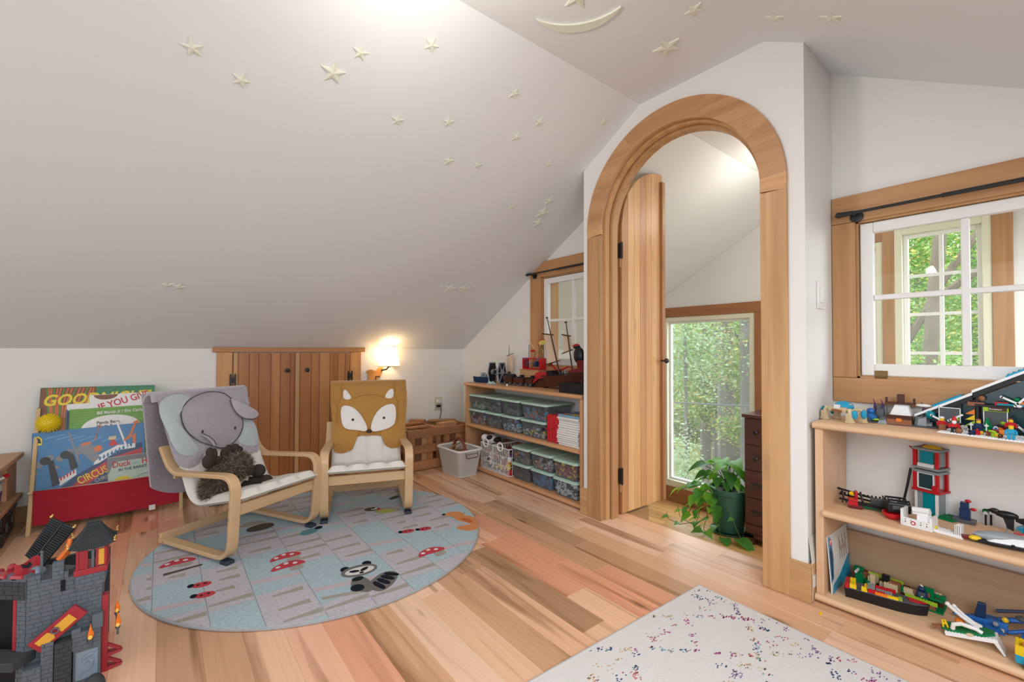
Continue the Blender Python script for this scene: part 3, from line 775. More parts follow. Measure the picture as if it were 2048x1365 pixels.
# ---- bentwood chairs
wood('birch_x', (.66, .45, .255), (.52, .32, .16), 0, .38, 30, 2.0, streak=.4)
wood('birch_y', (.66, .45, .255), (.52, .32, .16), 1, .38, 30, 2.0, streak=.4)
mat('canvas_white', (.76, .725, .67), .85, var=.03, scale=30, bump=.35, bscale=260)
mat('sling_grey', (.36, .36, .30), .8)
mat('pad_blue', (.02, .035, .06), .5)
B0, BT, BN = Vector((-.275, 0, .205)), Vector((-.24, 0, .50)).normalized(), Vector((.50, 0, .24)).normalized()
def make_chair(loc, rz, label):
    t = thing('bentwood_chair', label, 'chair', loc, rz, 'small bentwood chairs on the round rug')
    path = [(-.455, .475), (-.37, .352), (.10, .388), (.075, .012), (-.45, .012)]
    pr = round_path(path, [0, .09, .085, .085, 0], 8)
    for s in (-1, 1):
        g = G(); g.band([(p[0], s*.232, p[1]) for p in pr], (0, 1, 0), .0235, .019)
        sd = g.build('side_frame', 'birch_x', t, bevel=.003)
        g = G()
        for q in ((.085, .245), (.085, .20), (-.41, .012)): g.cyl((q[0]+.001, s*.257, q[1]), (q[0]+.001, s*.2545, q[1]), .0045, n=8)
        g.build('bolt', 'chrome', sd)
        g = G(); g.cbox((.045, s*.232, -.006), (.05, .04, .018)); g.build('foot_pad', 'pad_blue', t, bevel=.004)
    g = G(); g.cbox((.072, 0, .225), (.018, .43, .052)); g.build('front_rail', 'birch_y', t, bevel=.003)
    g = G(); g.cbox((-.445, 0, .026), (.02, .50, .040)); g.build('rear_rail', 'birch_y', t, bevel=.003)
    g = G(); g.cbox((-.40, 0, .335), (.016, .43, .045)); g.build('back_rail', 'birch_y', t, bevel=.003)
    prof = round_path([(.108, .277), (-.273, .187), (-.533, .712)], [0, .11, 0], 10)
    g = G(); g.band([(p[0], 0, p[1]) for p in prof], (0, 1, 0), .207, .008); g.build('sling', 'sling_grey', t)
    # cushion: offset along the normal, quilted
    prof = round_path([(.115, .284), (-.265, .195), (-.525, .705)], [0, .09, 0], 12)
    P = [Vector((p[0], 0, p[1])) for p in prof]; L_ = [0]
    for a, b in zip(P, P[1:]): L_.append(L_[-1]+(b-a).length)
    def at(u):
        d = u*L_[-1]; i = max(k for k in range(len(P)-1) if L_[k] <= d+1e-9); f = (d-L_[i])/(L_[i+1]-L_[i])
        return P[i].lerp(P[i+1], f), (P[i+1]-P[i]).normalized()
    def nrm(u):
        q0 = at(max(0, u-.02))[0]; q1 = at(min(1, u+.02))[0]; d = (q1-q0).normalized(); return Vector((d.z, 0, -d.x))
    def top(u, v):
        p, _ = at(u); n = nrm(u); n = n if n.z > 0 or n.x > 0 else -n
        ed = min(v, 1-v)*.43; eu = min(u, 1-u)*L_[-1]
        e = min(1, (min(ed, eu)/.02))**.5
        q = abs(math.sin(v*4*PI))**.35*.4+.6; q2 = abs(math.sin(u*L_[-1]/.13*PI))**.35*.25+.75
        return p + n*(.004+.032*e*q*q2) + Vector((0, (v-.5)*.43, 0))
    def bot(u, v):
        p, _ = at(u); return p + Vector((0, (v-.5)*.43, 0)) 
    g = G(); g.grid(top, 44, 40)
    g.grid(lambda u, v: bot(u, 1-v), 44, 4)
    for v in (0, 1):
        g.grid(lambda a, b: top(a, v).lerp(bot(a, v), b), 44, 1)
    for u in (0, 1):
        g.grid(lambda a, b: top(u, a).lerp(bot(u, a), b), 40, 1)
    g.build('seat_cushion', 'canvas_white', t, smooth=50)
    return t
ZR = .026
CA = ((.435, 2.554, ZR), math.radians(-62.4)); CB = ((.97, 2.595, ZR), math.radians(-109.6))
make_chair(CA[0], CA[1], 'low bentwood chair wearing the grey elephant cover, a plush moose on its seat')
make_chair(CB[0], CB[1], 'low bentwood chair wearing the tan fox cover, in front of the wall lamp')
# ---- plush covers
mat('plush_grey', (.37, .34, .385), .95, var=.14, scale=90, bump=1.0, sheen=.6, bscale=170, spec=.1)
mat('plush_grey_light', (.44, .41, .46), .95, var=.14, scale=90, bump=1.0, sheen=.6, bscale=170, spec=.1)
mat('plush_teal', (.43, .49, .51), .95, var=.08, scale=40, bump=.8, sheen=.6, bscale=60, spec=.1)
mat('plush_tan', (.46, .235, .055), .95, var=.18, scale=90, bump=1.0, sheen=.6, bscale=170, spec=.1)
mat('plush_white', (.80, .77, .74), .9, var=.05, scale=40, bump=.7, sheen=.4, bscale=50, spec=.1)
mat('thread_dark', (.03, .03, .035), .8)
mat('thread_tan', (.36, .17, .035), .8)
mat('nose_brown', (.05, .02, .012), .6)
def bmap(off):
    return lambda y, s, h: B0 + BT*s + BN*(off+h) + Vector((0, y, 0))
def fuzz_patch(g, pts, mp, n, ln, h):
    xs_ = [p[0] for p in pts]; ys_ = [p[1] for p in pts]; out = []
    def inside(x, y):
        c = False
        for i in range(len(pts)):
            a, b = pts[i], pts[i-1]
            if (a[1] > y) != (b[1] > y) and x < (b[0]-a[0])*(y-a[1])/(b[1]-a[1])+a[0]: c = not c
        return c
    while len(out) < n:
        x, y = R.uniform(min(xs_), max(xs_)), R.uniform(min(ys_), max(ys_))
        if inside(x, y): out.append((mp(x, y, h), BN))
    for i, p in enumerate(pts):
        q = pts[i-1]; d = math.hypot(p[0]-q[0], p[1]-q[1]); m_ = Vector(((p[1]-q[1]), 0, 0)); k = int(d/.0022)
        for j in range(k):
            u = j/max(1, k); x, y = q[0]+(p[0]-q[0])*u, q[1]+(p[1]-q[1])*u
            c = poly_area_c(pts)
            dr_ = (BT*(y-c[1]) + Vector((0, x-c[0], 0))).normalized()
            out.append((mp(x, y, h*.4), dr_*.9+BN*.5))
    return fuzz(g, out, ln, .0011, .55)
def outline(g, pts, mp, h, r=.0022, closed=False):
    q = pts + ([pts[0]] if closed else [])
    return g.tube([mp(a, b, h) for a, b in q], r, 5)
def back_flap(t, y0, y1, zlow, m_, skew=0.0, sag=.02, name='back_flap', ylow=None):
    """the part that hangs down behind the chair back"""
    topp = B0+BT*.575
    ylow = ylow or (y0, y1)
    def f(u, v):
        y = (y0+(y1-y0)*u)*(1-v)+(ylow[0]+(ylow[1]-ylow[0])*u)*v
        zl = topp.z+.015-(topp.z-zlow)*v*(1-.12*abs(2*u-1)**3)
        return Vector((topp.x-.055-.012*math.sin(v*3)+.008*math.sin(u*9+v*4), y, zl))
    g = G(); g.grid(f, 16, 20, .014, (-1, 0, 0)); return g.build(name, m_, t, smooth=60)
def top_roll(t, y0, y1, m_, s0=.53, drop=.05):
    pr = [(B0+BT*.535+BN*.030), (B0+BT*.572+BN*.036), (B0+BT*.592+BN*.015), (B0+BT*.588-BN*.02), (B0+BT*.57-BN*.048)]
    pr = round_path([tuple(p) for p in pr], .03, 4)
    g = G(); g.band([(p.x, (y0+y1)/2, p.z) for p in pr], (0, 1, 0), (y1-y0)/2, .016); return g.build('top_fold', m_, t, bevel=.006)
el = thing('elephant_cover', 'grey plush elephant cover with pale teal ears draped over a chair back', 'chair cover', CA[0], CA[1])
OFF = .040
mp = bmap(OFF)
body = [(-.255, .566), (.215, .570), (.214, .50), (.20, .40), (.195, .25), (.188, .185), (.16, .170), (.10, .178), (.06, .205), (-.05, .24), (-.10, .24), (-.13, .19), (-.19, .165), (-.235, .185), (-.25, .23), (-.255, .42)]
g = G(); pillow(g, smooth_poly(body, 1), mp, .010, 0, 6, (-.02, .40), 6); bd = g.build('body', 'plush_grey_light', el, smooth=60)
g = G(); fuzz_patch(g, body, mp, 5200, .007, .006); g.build('pile', 'plush_grey_light', bd, smooth=0, kind='stuff')
top_roll(el, -.275, .222, 'plush_grey_light')
back_flap(el, -.275, .222, .17, 'plush_grey', ylow=(-.225, .19))
earL = [(-.255, .53), (-.19, .565), (-.13, .555), (-.10, .53), (-.16, .488), (-.182, .414), (-.177, .337), (-.134, .274), (-.135, .245), (-.175, .222), (-.226, .24), (-.248, .299), (-.252, .372), (-.268, .459)]
g = G(); pillow(g, smooth_poly(earL, 2), mp, .012, .010, 5, (-.215, .42)); g.build('ear', 'plush_teal', el, smooth=60, label='open pale teal ear')
earR = [(.12, .38), (.195, .362), (.205, .303), (.192, .219), (.151, .203), (.092, .228), (.069, .262), (.105, .304)]
g = G(); pillow(g, smooth_poly(earR, 2), mp, .010, .010, 5); g.build('ear', 'plush_teal', el, smooth=60, label='open pale teal ear')
face = [(-.115, .529), (-.03, .560), (.057, .55), (.10, .511), (.115, .44), (.135, .362), (.102, .296), (.052, .250), (-.02, .222), (-.084, .262), (-.13, .289), (-.176, .352), (-.184, .429), (-.166, .48)]
fs = smooth_poly(face, 2)
g = G(); pillow(g, fs, mp, .022, .016, 7, None, 2.6); fc = g.build('face', 'plush_grey', el, smooth=60)
g = G(); outline(g, fs, mp, .018, .0022, True); g.build('seam', 'thread_dark', fc)
g = G(); fuzz_patch(g, fs, lambda a, b, h: mp(a, b, .016+.018*max(0, 1-((a+.03)/.15)**2-((b-.40)/.17)**2)), 2600, .005, .0); g.build('pile', 'plush_grey', fc, smooth=0, kind='stuff')
flap = [(.082, .515), (.15, .462), (.232, .398), (.205, .358), (.139, .362), (.097, .395), (.078, .452)]
fp = smooth_poly(flap, 2)
g = G(); pillow(g, fp, mp, .014, .034, 5); fq = g.build('ear_flap', 'plush_grey_light', el, smooth=60, label='ear folded over, grey side out')
g = G(); outline(g, fp[len(fp)//2-4:], mp, .036, .002); g.build('seam', 'thread_dark', fq)
for y, s, a in ((-.113, .331, -.6), (.058, .322, 0)):
    g = G(); g.M = Matrix.Translation(mp(y, s, .041)) ; g.sph((0, 0, 0), (.004, .0055, .009), 8, 6); g.build('eye', 'thread_dark', el)
trk = [(-.118, .318), (-.095, .30), (-.075, .272), (-.07, .245)]
g = G(); g.tube([mp(a, b, .040) for a, b in trk], [.006, .010, .011, .008], 8); tk = g.build('trunk', 'plush_grey', el)
g = G(); outline(g, trk, mp, .0505, .002); g.build('seam', 'thread_dark', tk)
fx = thing('fox_cover', 'tan plush fox cover with white cheeks draped over a chair back', 'chair cover', CB[0], CB[1])
body = [(-.235, .566), (.262, .570), (.268, .45), (.255, .307), (.236, .125), (.20, .098), (.15, .098), (.115, .118), (.100, .165), (.094, .190), (-.071, .198), (-.078, .15), (-.085, .112), (-.141, .083), (-.20, .095), (-.212, .15), (-.215, .30), (-.232, .434)]
g = G(); pillow(g, smooth_poly(body, 1), mp, .012, 0, 6, (.012, .40), 6); bd = g.build('body', 'plush_tan', fx, smooth=60)
g = G(); fuzz_patch(g, body, mp, 6500, .007, .006); g.build('pile', 'plush_tan', bd, smooth=0, kind='stuff')
top_roll(fx, -.238, .265, 'plush_tan'); back_flap(fx, -.238, .265, .35, 'plush_tan')
for pts in ([(-.155, .518), (-.128, .508), (-.093, .445), (-.155, .443)], [(.11, .445), (.14, .503), (.178, .518), (.176, .440)]):
    g = G(); pillow(g, smooth_poly(pts, 2), mp, .006, .016, 4); g.build('ear', 'plush_white', fx, smooth=60)
for pts in ([(-.172, .40), (-.12, .406), (-.06, .367), (-.014, .291), (.008, .228), (-.016, .214), (-.053, .226), (-.136, .236), (-.163, .279)], [(.019, .226), (.029, .289), (.068, .362), (.128, .403), (.192, .402), (.189, .27), (.155, .234), (.097, .217), (.04, .209)]):
    q = smooth_poly(pts, 2); g = G(); pillow(g, q, mp, .012, .014, 6, None, 2.4); ck = g.build('cheek', 'plush_white', fx, smooth=60)
    g = G(); outline(g, q, mp, .016, .0014, True); g.build('seam', 'thread_tan', ck)
for y, s in ((-.09, .297), (.108, .30)):
    g = G(); g.sph(mp(y, s, .026), (.006, .009, .009), 10, 8); g.build('eye', 'thread_dark', fx)
g = G(); g.sph(mp(.012, .216, .020), (.010, .018, .012), 12, 8); g.build('nose', 'nose_brown', fx)
g = G(); outline(g, smooth_poly([(-.165, .56), (-.168, .46), (-.19, .40), (-.185, .27)], 0), mp, .014, .0018); outline(g, [(.182, .56), (.186, .46), (.205, .40), (.20, .27)], mp, .014, .0018); outline(g, [(-.09, .45), (-.04, .47), (.01, .475), (.06, .47), (.108, .45)], mp, .015, .0018)
g.build('seam', 'thread_tan', fx)
# ---- plush moose on the seat
ms = thing('plush_moose', 'shaggy brown plush moose slumped on the seat of the elephant chair', 'stuffed toy', CA[0], CA[1])
mat('moose_skin', (.030, .022, .016), .85, var=.2, bump=.5, scale=120)
mat('moose_fur', (.085, .06, .042), .9, var=.5, scale=60, bump=.8)
mat('moose_fur_tip', (.36, .29, .20), .9, var=.45, scale=45)
def ellipsoid_pts(c, r, n):
    out = []
    for _ in range(n):
        v = Vector((R.gauss(0, 1), R.gauss(0, 1), R.gauss(0, 1))).normalized()
        out.append((Vector(c)+Vector((v.x*r[0], v.y*r[1], v.z*r[2])), Vector((v.x/r[0], v.y/r[1], v.z/r[2])).normalized()))
    return out
blobs = [((-.165, -.148, .285), (.072, .068, .078)), ((-.140, -.082, .372), (.072, .078, .066)), ((-.17, -.125, .335), (.06, .06, .06))]
g = G()
for c, r in blobs[:1]+blobs[2:]: g.sph(c, r, 16, 10)
bd = g.build('body', 'moose_fur', ms)
g = G(); g.sph(*blobs[1], 16, 10); hd = g.build('head', 'moose_fur', ms)
for o_, bl in ((bd, blobs[:1]+blobs[2:]), (hd, blobs[1:2])):
    g = G(); g2 = G()
    for c, r in bl: fuzz(g, ellipsoid_pts(c, r, 2600), .026, .0013, .7); fuzz(g2, ellipsoid_pts(c, r, 1100), .031, .0013, .7)
    g.build('fur', 'moose_fur', o_, smooth=0, kind='stuff'); g2.build('fur_tips', 'moose_fur_tip', o_, smooth=0, kind='stuff')
for lobes in ([((-.15, -.20, .425), (.022, .030, .036)), ((-.15, -.196, .462), (.016, .018, .030)), ((-.15, -.175, .455), (.016, .014, .028)), ((-.15, -.158, .42), (.016, .018, .022))],
              [((-.15, -.122, .446), (.018, .022, .030)), ((-.15, -.105, .462), (.016, .017, .026)), ((-.15, -.073, .462), (.018, .026, .024)), ((-.15, -.05, .45), (.016, .020, .018))]):
    g = G()
    for c, r in lobes: g.sph(c, r, 12, 8)
    g.build('antler', 'moose_skin', ms)
for c, r in (((-.10, .022, .330), (.034, .036, .034)), ((-.08, .048, .272), (.036, .038, .032))):
    g = G(); g.sph(c, r, 14, 9); g.cyl((c[0]-.05, c[1]-.06, c[2]+.01), c, .022, .026, 10); g.build('arm', 'moose_skin', ms)
for c, r in (((-.065, -.005, .248), (.04, .040, .032)), ((-.05, .062, .246), (.036, .034, .030))):
    g = G(); g.sph(c, r, 14, 9); g.cyl((c[0]-.07, c[1]-.03, c[2]+.02), c, .024, .028, 10); g.build('foot', 'moose_skin', ms)
g = G(); g.sph((-.085, -.045, .352), (.028, .034, .028), 12, 8); g.build('muzzle', 'moose_skin', ms)
# ---- low cupboard doors in the knee wall
wood('cherry_plank', (.49, .215, .075), (.27, .09, .026), 2, .42, 15, .7, streak=.55, tint=True)
cb = thing('wall_cupboard', 'cherry plank double-door cupboard built into the low wall', 'cupboard', (.812, KY, 0))
g = G(); g.box(-.53, .545, -.032, 0, .972, 1.006); g.build('header', 'cherry_x', cb, smooth=0, bevel=.003, color=(1.25, 1.35, 1.4))
for a, b in ((-.505, -.410), (.424, .515)):
    g = G(); g.box(a, b, -.020, 0, .012, .972); g.build('side_frame', 'cherry_plank', cb, smooth=0, bevel=.003, color=(1.3, 1.6, 1.8))
def cup_door(x0, edges, cols, knobx, hx):
    d = bpy.data.objects.new('door', None); COL.objects.link(d); d.parent = cb; d.location = (0, -.008, 0)
    for (a, b), c in zip(zip(edges, edges[1:]), cols):
        g = G(); g.box(a+.0016, b-.0016, -.018, .004, .014, .966); g.build('plank', 'cherry_plank', d, smooth=0, bevel=.003, color=c)
        g = G(); g.box(a-.004, a+.004, -.013, .0, .014, .966); g.build('plank_joint', 'cherry_plank', d, smooth=0, color=(.6, .5, .45))
    g = G(); g.lathe([(.011, 0), (.008, .004), (.007, .012), (.012, .018), (.0165, .024), (.0165, .030), (.010, .035), (0, .036)], n=16); k = g.build('knob', 'black_iron', d); k.location = (knobx, -.018, .832); k.rotation_euler = (PI/2, 0, 0)
    g = G()
    for s in (-1, 1):
        g.box(hx+s*.014-.006, hx+s*.014+.006, -.024, -.018, .745, .80)
        for e in (-1, 1):
            z = .7725+e*.032; g.prism([(hx+s*.014-.008, z-e*.004), (hx+s*.014, z+e*.016), (hx+s*.014+.008, z-e*.004)], 1, -.024, -.018)
    g.box(hx-.008, hx+.008, -.024, -.018, .755, .79); g.cyl((hx, -.022, .752), (hx, -.022, .793), .004, n=8)
    g.build('hinge', 'black_iron', d)
W_ = (1, 1, 1)
cup_door(-.41, [-.405, -.375, -.305, -.245, -.165, -.102, -.032, .0], [(1.25, 1.6, 1.8), (.95, .9, .85), (1.05, 1.05, 1.0), (.92, .85, .8), (1.05, 1.0, 1.0), (.85, .75, .7), (.9, .85, .8)], -.058, -.408)
cup_door(.0, [.003, .035, .12, .18, .262, .322, .38, .42], [(1.4, 2.0, 2.6), (.9, .85, .8), (1.0, 1.0, 1.0), (1.15, 1.3, 1.4), (.95, .95, .9), (1.1, 1.15, 1.1), (1.0, 1.0, .95)], .083, .421)
# ---- wall lamp
sc = thing('wall_lamp', 'lit wall lamp with white tapered shade on a shield-shaped wooden bracket', 'lamp', (1.455, KY, .76))
wood('honey_wood', (.62, .30, .085), (.42, .17, .04), 0, .4, 18, 1.0, streak=.4)
shp = [(-.085, .05), (-.04, .062), (.0, .045), (.03, .075), (.07, .085), (.062, .04), (.04, -.01), (-.005, -.055), (-.04, -.035), (-.07, -.03), (-.062, .01)]
g = G(); g.prism(smooth_poly(shp, 1), 1, -.022, 0); g.build('bracket', 'honey_wood', sc, smooth=0, bevel=.003)
g = G(); g.box(-.004, .036, -.026, -.022, -.004, .002); g.box(-.004, .0, -.026, -.022, -.03, .0); g.tube([(-.02, -.006, -.05), (-.022, -.006, -.2), (-.03, -.006, -.42)], .0028, 6)
g.build('cord', 'black_iron', sc)
g = G(); g.tube([(.05, -.02, .05), (.085, -.05, .06), (.092, -.085, .085)], .007, 8); g.cyl((.092, -.085, .078), (.092, -.085, .125), .014, n=12); g.build('arm', 'black_iron', sc)
mt, nt, p = newmat('lamp_shade')
p.inputs['Base Color'].default_value = (.9, .82, .68, 1); p.inputs['Roughness'].default_value = .8
tl = nt.nodes.new('ShaderNodeBsdfTranslucent'); tl.inputs[0].default_value = (.95, .85, .68, 1)
em = nt.nodes.new('ShaderNodeEmission'); em.inputs[0].default_value = (1, .80, .52, 1); em.inputs[1].default_value = .5
a1 = nt.nodes.new('ShaderNodeMixShader'); a1.inputs[0].default_value = .5
a2 = nt.nodes.new('ShaderNodeAddShader')
nt.links.new(p.outputs[0], a1.inputs[1]); nt.links.new(tl.outputs[0], a1.inputs[2]); nt.links.new(a1.outputs[0], a2.inputs[0]); nt.links.new(em.outputs[0], a2.inputs[1])
nt.links.new(a2.outputs[0], nt.nodes['Material Output'].inputs[0]); MATS['lamp_shade'] = mt
g = G(); g.lathe([(.092, .088), (.062, .258)], (.092, -.085, 0), 28); sh = g.build('lamp_shade', 'lamp_shade', sc, smooth=80)
g = G(); g.lathe([(.0935, .086), (.0935, .091), (.0905, .091), (.0905, .086), (.0935, .086)], (.092, -.085, 0), 28); g.lathe([(.0635, .255), (.0635, .26), (.0605, .26), (.0605, .255), (.0635, .255)], (.092, -.085, 0), 28); g.build('shade_rim', mat('shade_rim', (.45, .32, .18), .8), sh)
mat('bulb_glow', (1.0, .78, .48), emit=6.0)
g = G(); g.sph((.092, -.085, .155), .022, 12, 8); bl_ = g.build('bulb', 'bulb_glow', sc)
light('wall_lamp_light', 'POINT', (.092, -.085, .19), 2.2, (1, .72, .40), radius=.03, parent=sc)
# ---- outlet
mat('plate_ivory', (.62, .56, .44), .4); mat('plastic_white', (.82, .81, .79), .35, var=.02); mat('plastic_black', (.012, .012, .013), .4)
ot = thing('wall_outlet', 'ivory wall outlet with two plugs above the block crate', 'outlet', (2.075, KY, .475))
g = G(); g.cbox((0, -.003, 0), (.078, .006, .125)); g.build('cover_plate', 'plate_ivory', ot, bevel=.003)
g = G(); g.cbox((0, -.018, .028), (.034, .03, .03)); g.tube([(.012, -.03, .03), (.035, -.034, .0), (.034, -.025, -.07), (.02, -.012, -.15)], .0035, 6); g.build('plug', 'plastic_white', ot, label='white plug and cord')
g = G(); g.cbox((-.004, -.018, -.018), (.036, .03, .022)); g.tube([(.01, -.03, -.02), (.02, -.03, -.06), (.012, -.012, -.15)], .0028, 6); g.build('plug', 'plastic_black', ot, label='black plug and cord')
# ---- light switch on the return wall
sw = thing('light_switch', 'white rocker light switch right of the arch', 'switch', (2.185, .65, 1.232))
g = G(); g.cbox((0, -.003, 0), (.075, .006, .118)); g.build('cover_plate', 'plastic_white', sw, bevel=.002)
g = G(); g.cbox((0, -.008, 0), (.033, .008, .066)); g.build('rocker', 'plastic_white', sw, bevel=.002)
# ================================================================ PICTURE BOOK RACK
mat('canvas_red', (.42, .012, .03), .85, var=.12, scale=60, bump=.5, bscale=300)
mat('rack_wood_white', (.62, .50, .34), .5)
mat('paper', (.80, .78, .72), .8, var=.03)
for nm, c in (('print_green', (.02, .20, .075)), ('print_grass', (.16, .36, .045)), ('print_leaf', (.06, .30, .02)), ('print_white', (.80, .80, .77)), ('print_sky', (.045, .20, .42)), ('print_sky_pale', (.16, .38, .58)), ('print_yellow', (.80, .62, .02)), ('print_orange', (.66, .16, .03)), ('print_red', (.55, .02, .03)), ('print_black', (.015, .015, .018)), ('print_grey', (.22, .23, .25)), ('print_tan', (.62, .50, .30)), ('print_mint', (.50, .62, .52)), ('print_brown', (.20, .07, .025)), ('print_navy', (.02, .05, .14))):
    mat(nm, c, .35, var=.10, scale=35)
rk = thing('book_rack', 'wooden sling book rack with red canvas pockets of picture books', 'rack', (-.215, 3.43, 0))
wood('rack_wood_z', (.64, .46, .22), (.50, .33, .13), 2, .5, 25, 1.2, streak=.4)
for s in (-1, 1):
    x = s*.325
    g = G(); g.prism([(.0, 0), (.035, 0), (.235, .655), (.205, .655)], 0, x-.009, x+.009); sd = g.build('side_frame', 'rack_wood_z', rk, smooth=0, bevel=.003)
    g = G(); g.prism([(.225, 0), (.255, 0), (.235, .655), (.205, .655)], 0, x-.009, x+.009); g.build('rear_leg', 'rack_wood_z', rk, smooth=0, bevel=.003)
g = G()
for y, z in ((.052, .215), (.222, .62), (.20, .06)): g.cyl((-.335, y, z), (.335, y, z), .007, n=10)
g.build('dowel', 'rack_wood_white', rk)
def canvas(u, v):
    z = .225-.19*v; y = .040+.012*v+.006*math.sin(v*PI)-.004*math.sin(u*PI)
    return Vector((-.315+.63*u, y-.004*math.cos(u*40)*.1, z-.006*math.sin(u*PI)))
g = G(); g.grid(canvas, 20, 10, .004, (0, -1, 0)); g.build('front_pocket', 'canvas_red', rk, smooth=60)
g = G(); g.box(.17, .20, .045, .047, .015, .045); g.build('care_tag', 'print_white', rk, smooth=0)
def book(name, label, x0, x1, ztop, zbot, ybot, tilt, cover, th=.010, roll=0.0, group=None):
    t = thing(name, label, 'book', ((x0+x1)/2, ybot, zbot), (math.radians(-tilt), math.radians(roll), 0), group)
    h = (ztop-zbot)/math.cos(math.radians(tilt)); w_ = x1-x0
    g = G(); g.box(-w_/2, w_/2, -th, -th+.0016, 0, h); g.box(-w_/2, w_/2, -.0016, 0, 0, h); g.box(-w_/2, -w_/2+.0016, -th, 0, 0, h); g.build('cover', cover, t, smooth=0)
    g = G(); g.box(-w_/2+.001, w_/2-.003, -th+.0016, -.0016, .003, h-.003); g.build('pages', 'paper', t, smooth=0)
    return t, w_, h, -th
def deco(t, name, pts, m_, y, lift=.0004):
    g = G(); g.prism(pts, 1, y-lift, y); return g.build(name, m_, t, smooth=0)
def letters(t, s, name, size, m_, x, z, y, rot=0, align='LEFT', shear=0, squash=1.0, offset=0.0, lift=.0009):
    M = Matrix.Translation((x, y-lift, z)) @ Matrix.Rotation(math.radians(-rot), 4, 'Y') @ Matrix.Rotation(PI/2, 4, 'X')
    return text(s, name, size, m_, t, M, .0003, align, shear, squash, offset)
BG = 'picture books in the red book rack'
# green striped GOODNIGHT book, hindmost
b, w_, h, y = book('picture_book', 'tall green picture book with yellow GOODNIGHT lettering and orange stripes', -.545, -.035, .762, .30, 3.600, 10.5, 'print_green', .014, .8, BG)
deco(b, 'cover_panel', [(-w_/2+.002, .02), (-.085, .02), (-.02, h-.002), (-w_/2+.002, h-.002)], 'print_brown', y)
for k in range(19):
    x = -w_/2+.006+k*.0118; pts = []
    for i in range(9): pts.append((x+.02*math.sin(i*.5+k*.25)+i*.004, .05+i*(h-.055)/8))
    pts = [(max(-w_/2+.003, min(-.03, a)), c) for a, c in pts]
    deco(b, 'cover_stripe', pts + [(a+.0062, c) for a, c in pts[::-1]], 'print_orange' if k % 3 else 'print_leaf', y, .0007)
letters(b, 'GOODNIGHT', 'lettering', .088, 'print_yellow', -.245, h-.105, y, 1.5, shear=.28, squash=.86, offset=.0025, lift=.0016)
b, w_, h, y = book('picture_book', 'white picture book with red IF YOU GIVE lettering', -.328, .0, .715, .33, 3.590, 11, 'print_white', .012, -.8, BG)
deco(b, 'cover_panel', [(w_/2-.035, h-.001), (w_/2-.001, h-.001), (w_/2-.001, h-.045)], 'print_leaf', y)
deco(b, 'cover_arc', [(-.09+.055*math.cos(a*PI/8), h-.002-.030*math.sin(a*PI/8)) for a in range(9)], 'print_brown', y)
letters(b, 'IF YOU GIVE', 'lettering', .056, 'print_red', -.118, h-.096, y, 17, squash=.80, offset=.0012)
letters(b, '...US', 'lettering', .05, 'print_red', .075, h-.125, y, 6, squash=.85, offset=.001)
b, w_, h, y = book('picture_book', 'bright green book edge showing behind the white IF YOU GIVE book', -.11, .092, .712, .36, 3.602, 11, 'print_leaf', .010, 0, BG)
b, w_, h, y = book('picture_book', 'pale grey and navy book tucked beside the spiky yellow ball', -.424, -.13, .668, .31, 3.576, 12, 'print_white', .008, -.6, BG)
deco(b, 'cover_band', [(-w_/2+.001, 0), (-w_/2+.016, 0), (-w_/2+.022, h-.05), (-w_/2+.001, h-.03)], 'print_navy', y)
b, w_, h, y = book('picture_book', 'green panda bear picture book with white oval', -.412, -.06, .637, .28, 3.570, 11.5, 'print_grass', .011, -.4, BG)
for k in range(14): deco(b, 'brush_streak', [(-w_/2+.002, h-.006-k*.008), (w_/2-.002, h-.004-k*.008), (w_/2-.002, h-.0065-k*.008), (-w_/2+.002, h-.009-k*.008)], 'print_leaf' if k % 2 else 'print_grass', y)
deco(b, 'cover_oval', [(.01+.135*math.cos(2*PI*i/30), h-.125+.078*math.sin(2*PI*i/30)) for i in range(30)], 'print_white', y, .0008)
letters(b, 'Bill Martin Jr / Eric Carle', 'lettering', .0245, 'print_white', -.058, h-.040, y, 1.5, squash=.86, offset=.0004, lift=.0013)
letters(b, 'Panda Bear,', 'lettering', .0245, 'print_black', -.058, h-.098, y, 1, squash=.92, offset=.0005, lift=.0013)
letters(b, 'Panda Bear,', 'lettering', .0245, 'print_black', -.058, h-.122, y, 1, squash=.92, offset=.0005, lift=.0013)
# blue circus ship book
b, w_, h, y = book('picture_book', 'large blue circus ship picture book with smoking funnels', -.543, -.062, .527, .06, 3.512, 11, 'print_sky', .012, -1.6, BG)
def D(px, py): return (-w_/2+(px-225)/722*w_, h-(py-600)/385*.345)     # position on the cover
for k in range(7): deco(b, 'sky_streak', [D(300+k*70, 640+k*12), D(420+k*60, 625+k*10), D(420+k*60, 629+k*10), D(300+k*70, 646+k*12)], 'print_sky_pale', y)
deco(b, 'hull', [D(390, 965), D(480, 900), D(610, 840), D(760, 745), D(930, 735), D(930, 985), D(390, 985)], 'print_navy', y, .0006)
deco(b, 'name_band', [D(440, 975), D(540, 905), D(720, 812), D(930, 770), D(930, 840), D(720, 870), D(600, 940), D(530, 985)], 'print_red', y, .0009)
deco(b, 'lattice_rail', [D(600, 845), D(620, 790), D(760, 735), D(880, 735), D(880, 765), D(760, 770), D(640, 835)], 'print_white', y, .0009)
for k in range(9): deco(b, 'lattice_diamond', [D(632+k*26, 812-k*9), D(642+k*26, 792-k*9), D(652+k*26, 806-k*8), D(642+k*26, 824-k*8)], 'print_sky', y, .0012)
deco(b, 'deck_house', [D(380, 905), D(490, 855), D(495, 890), D(395, 945)], 'print_white', y, .0011)
for k in range(5): deco(b, 'deck_window', [D(395+k*19, 915-k*8), D(406+k*19, 910-k*8), D(406+k*19, 890-k*8), D(395+k*19, 895-k*8)], 'print_red', y, .0014)
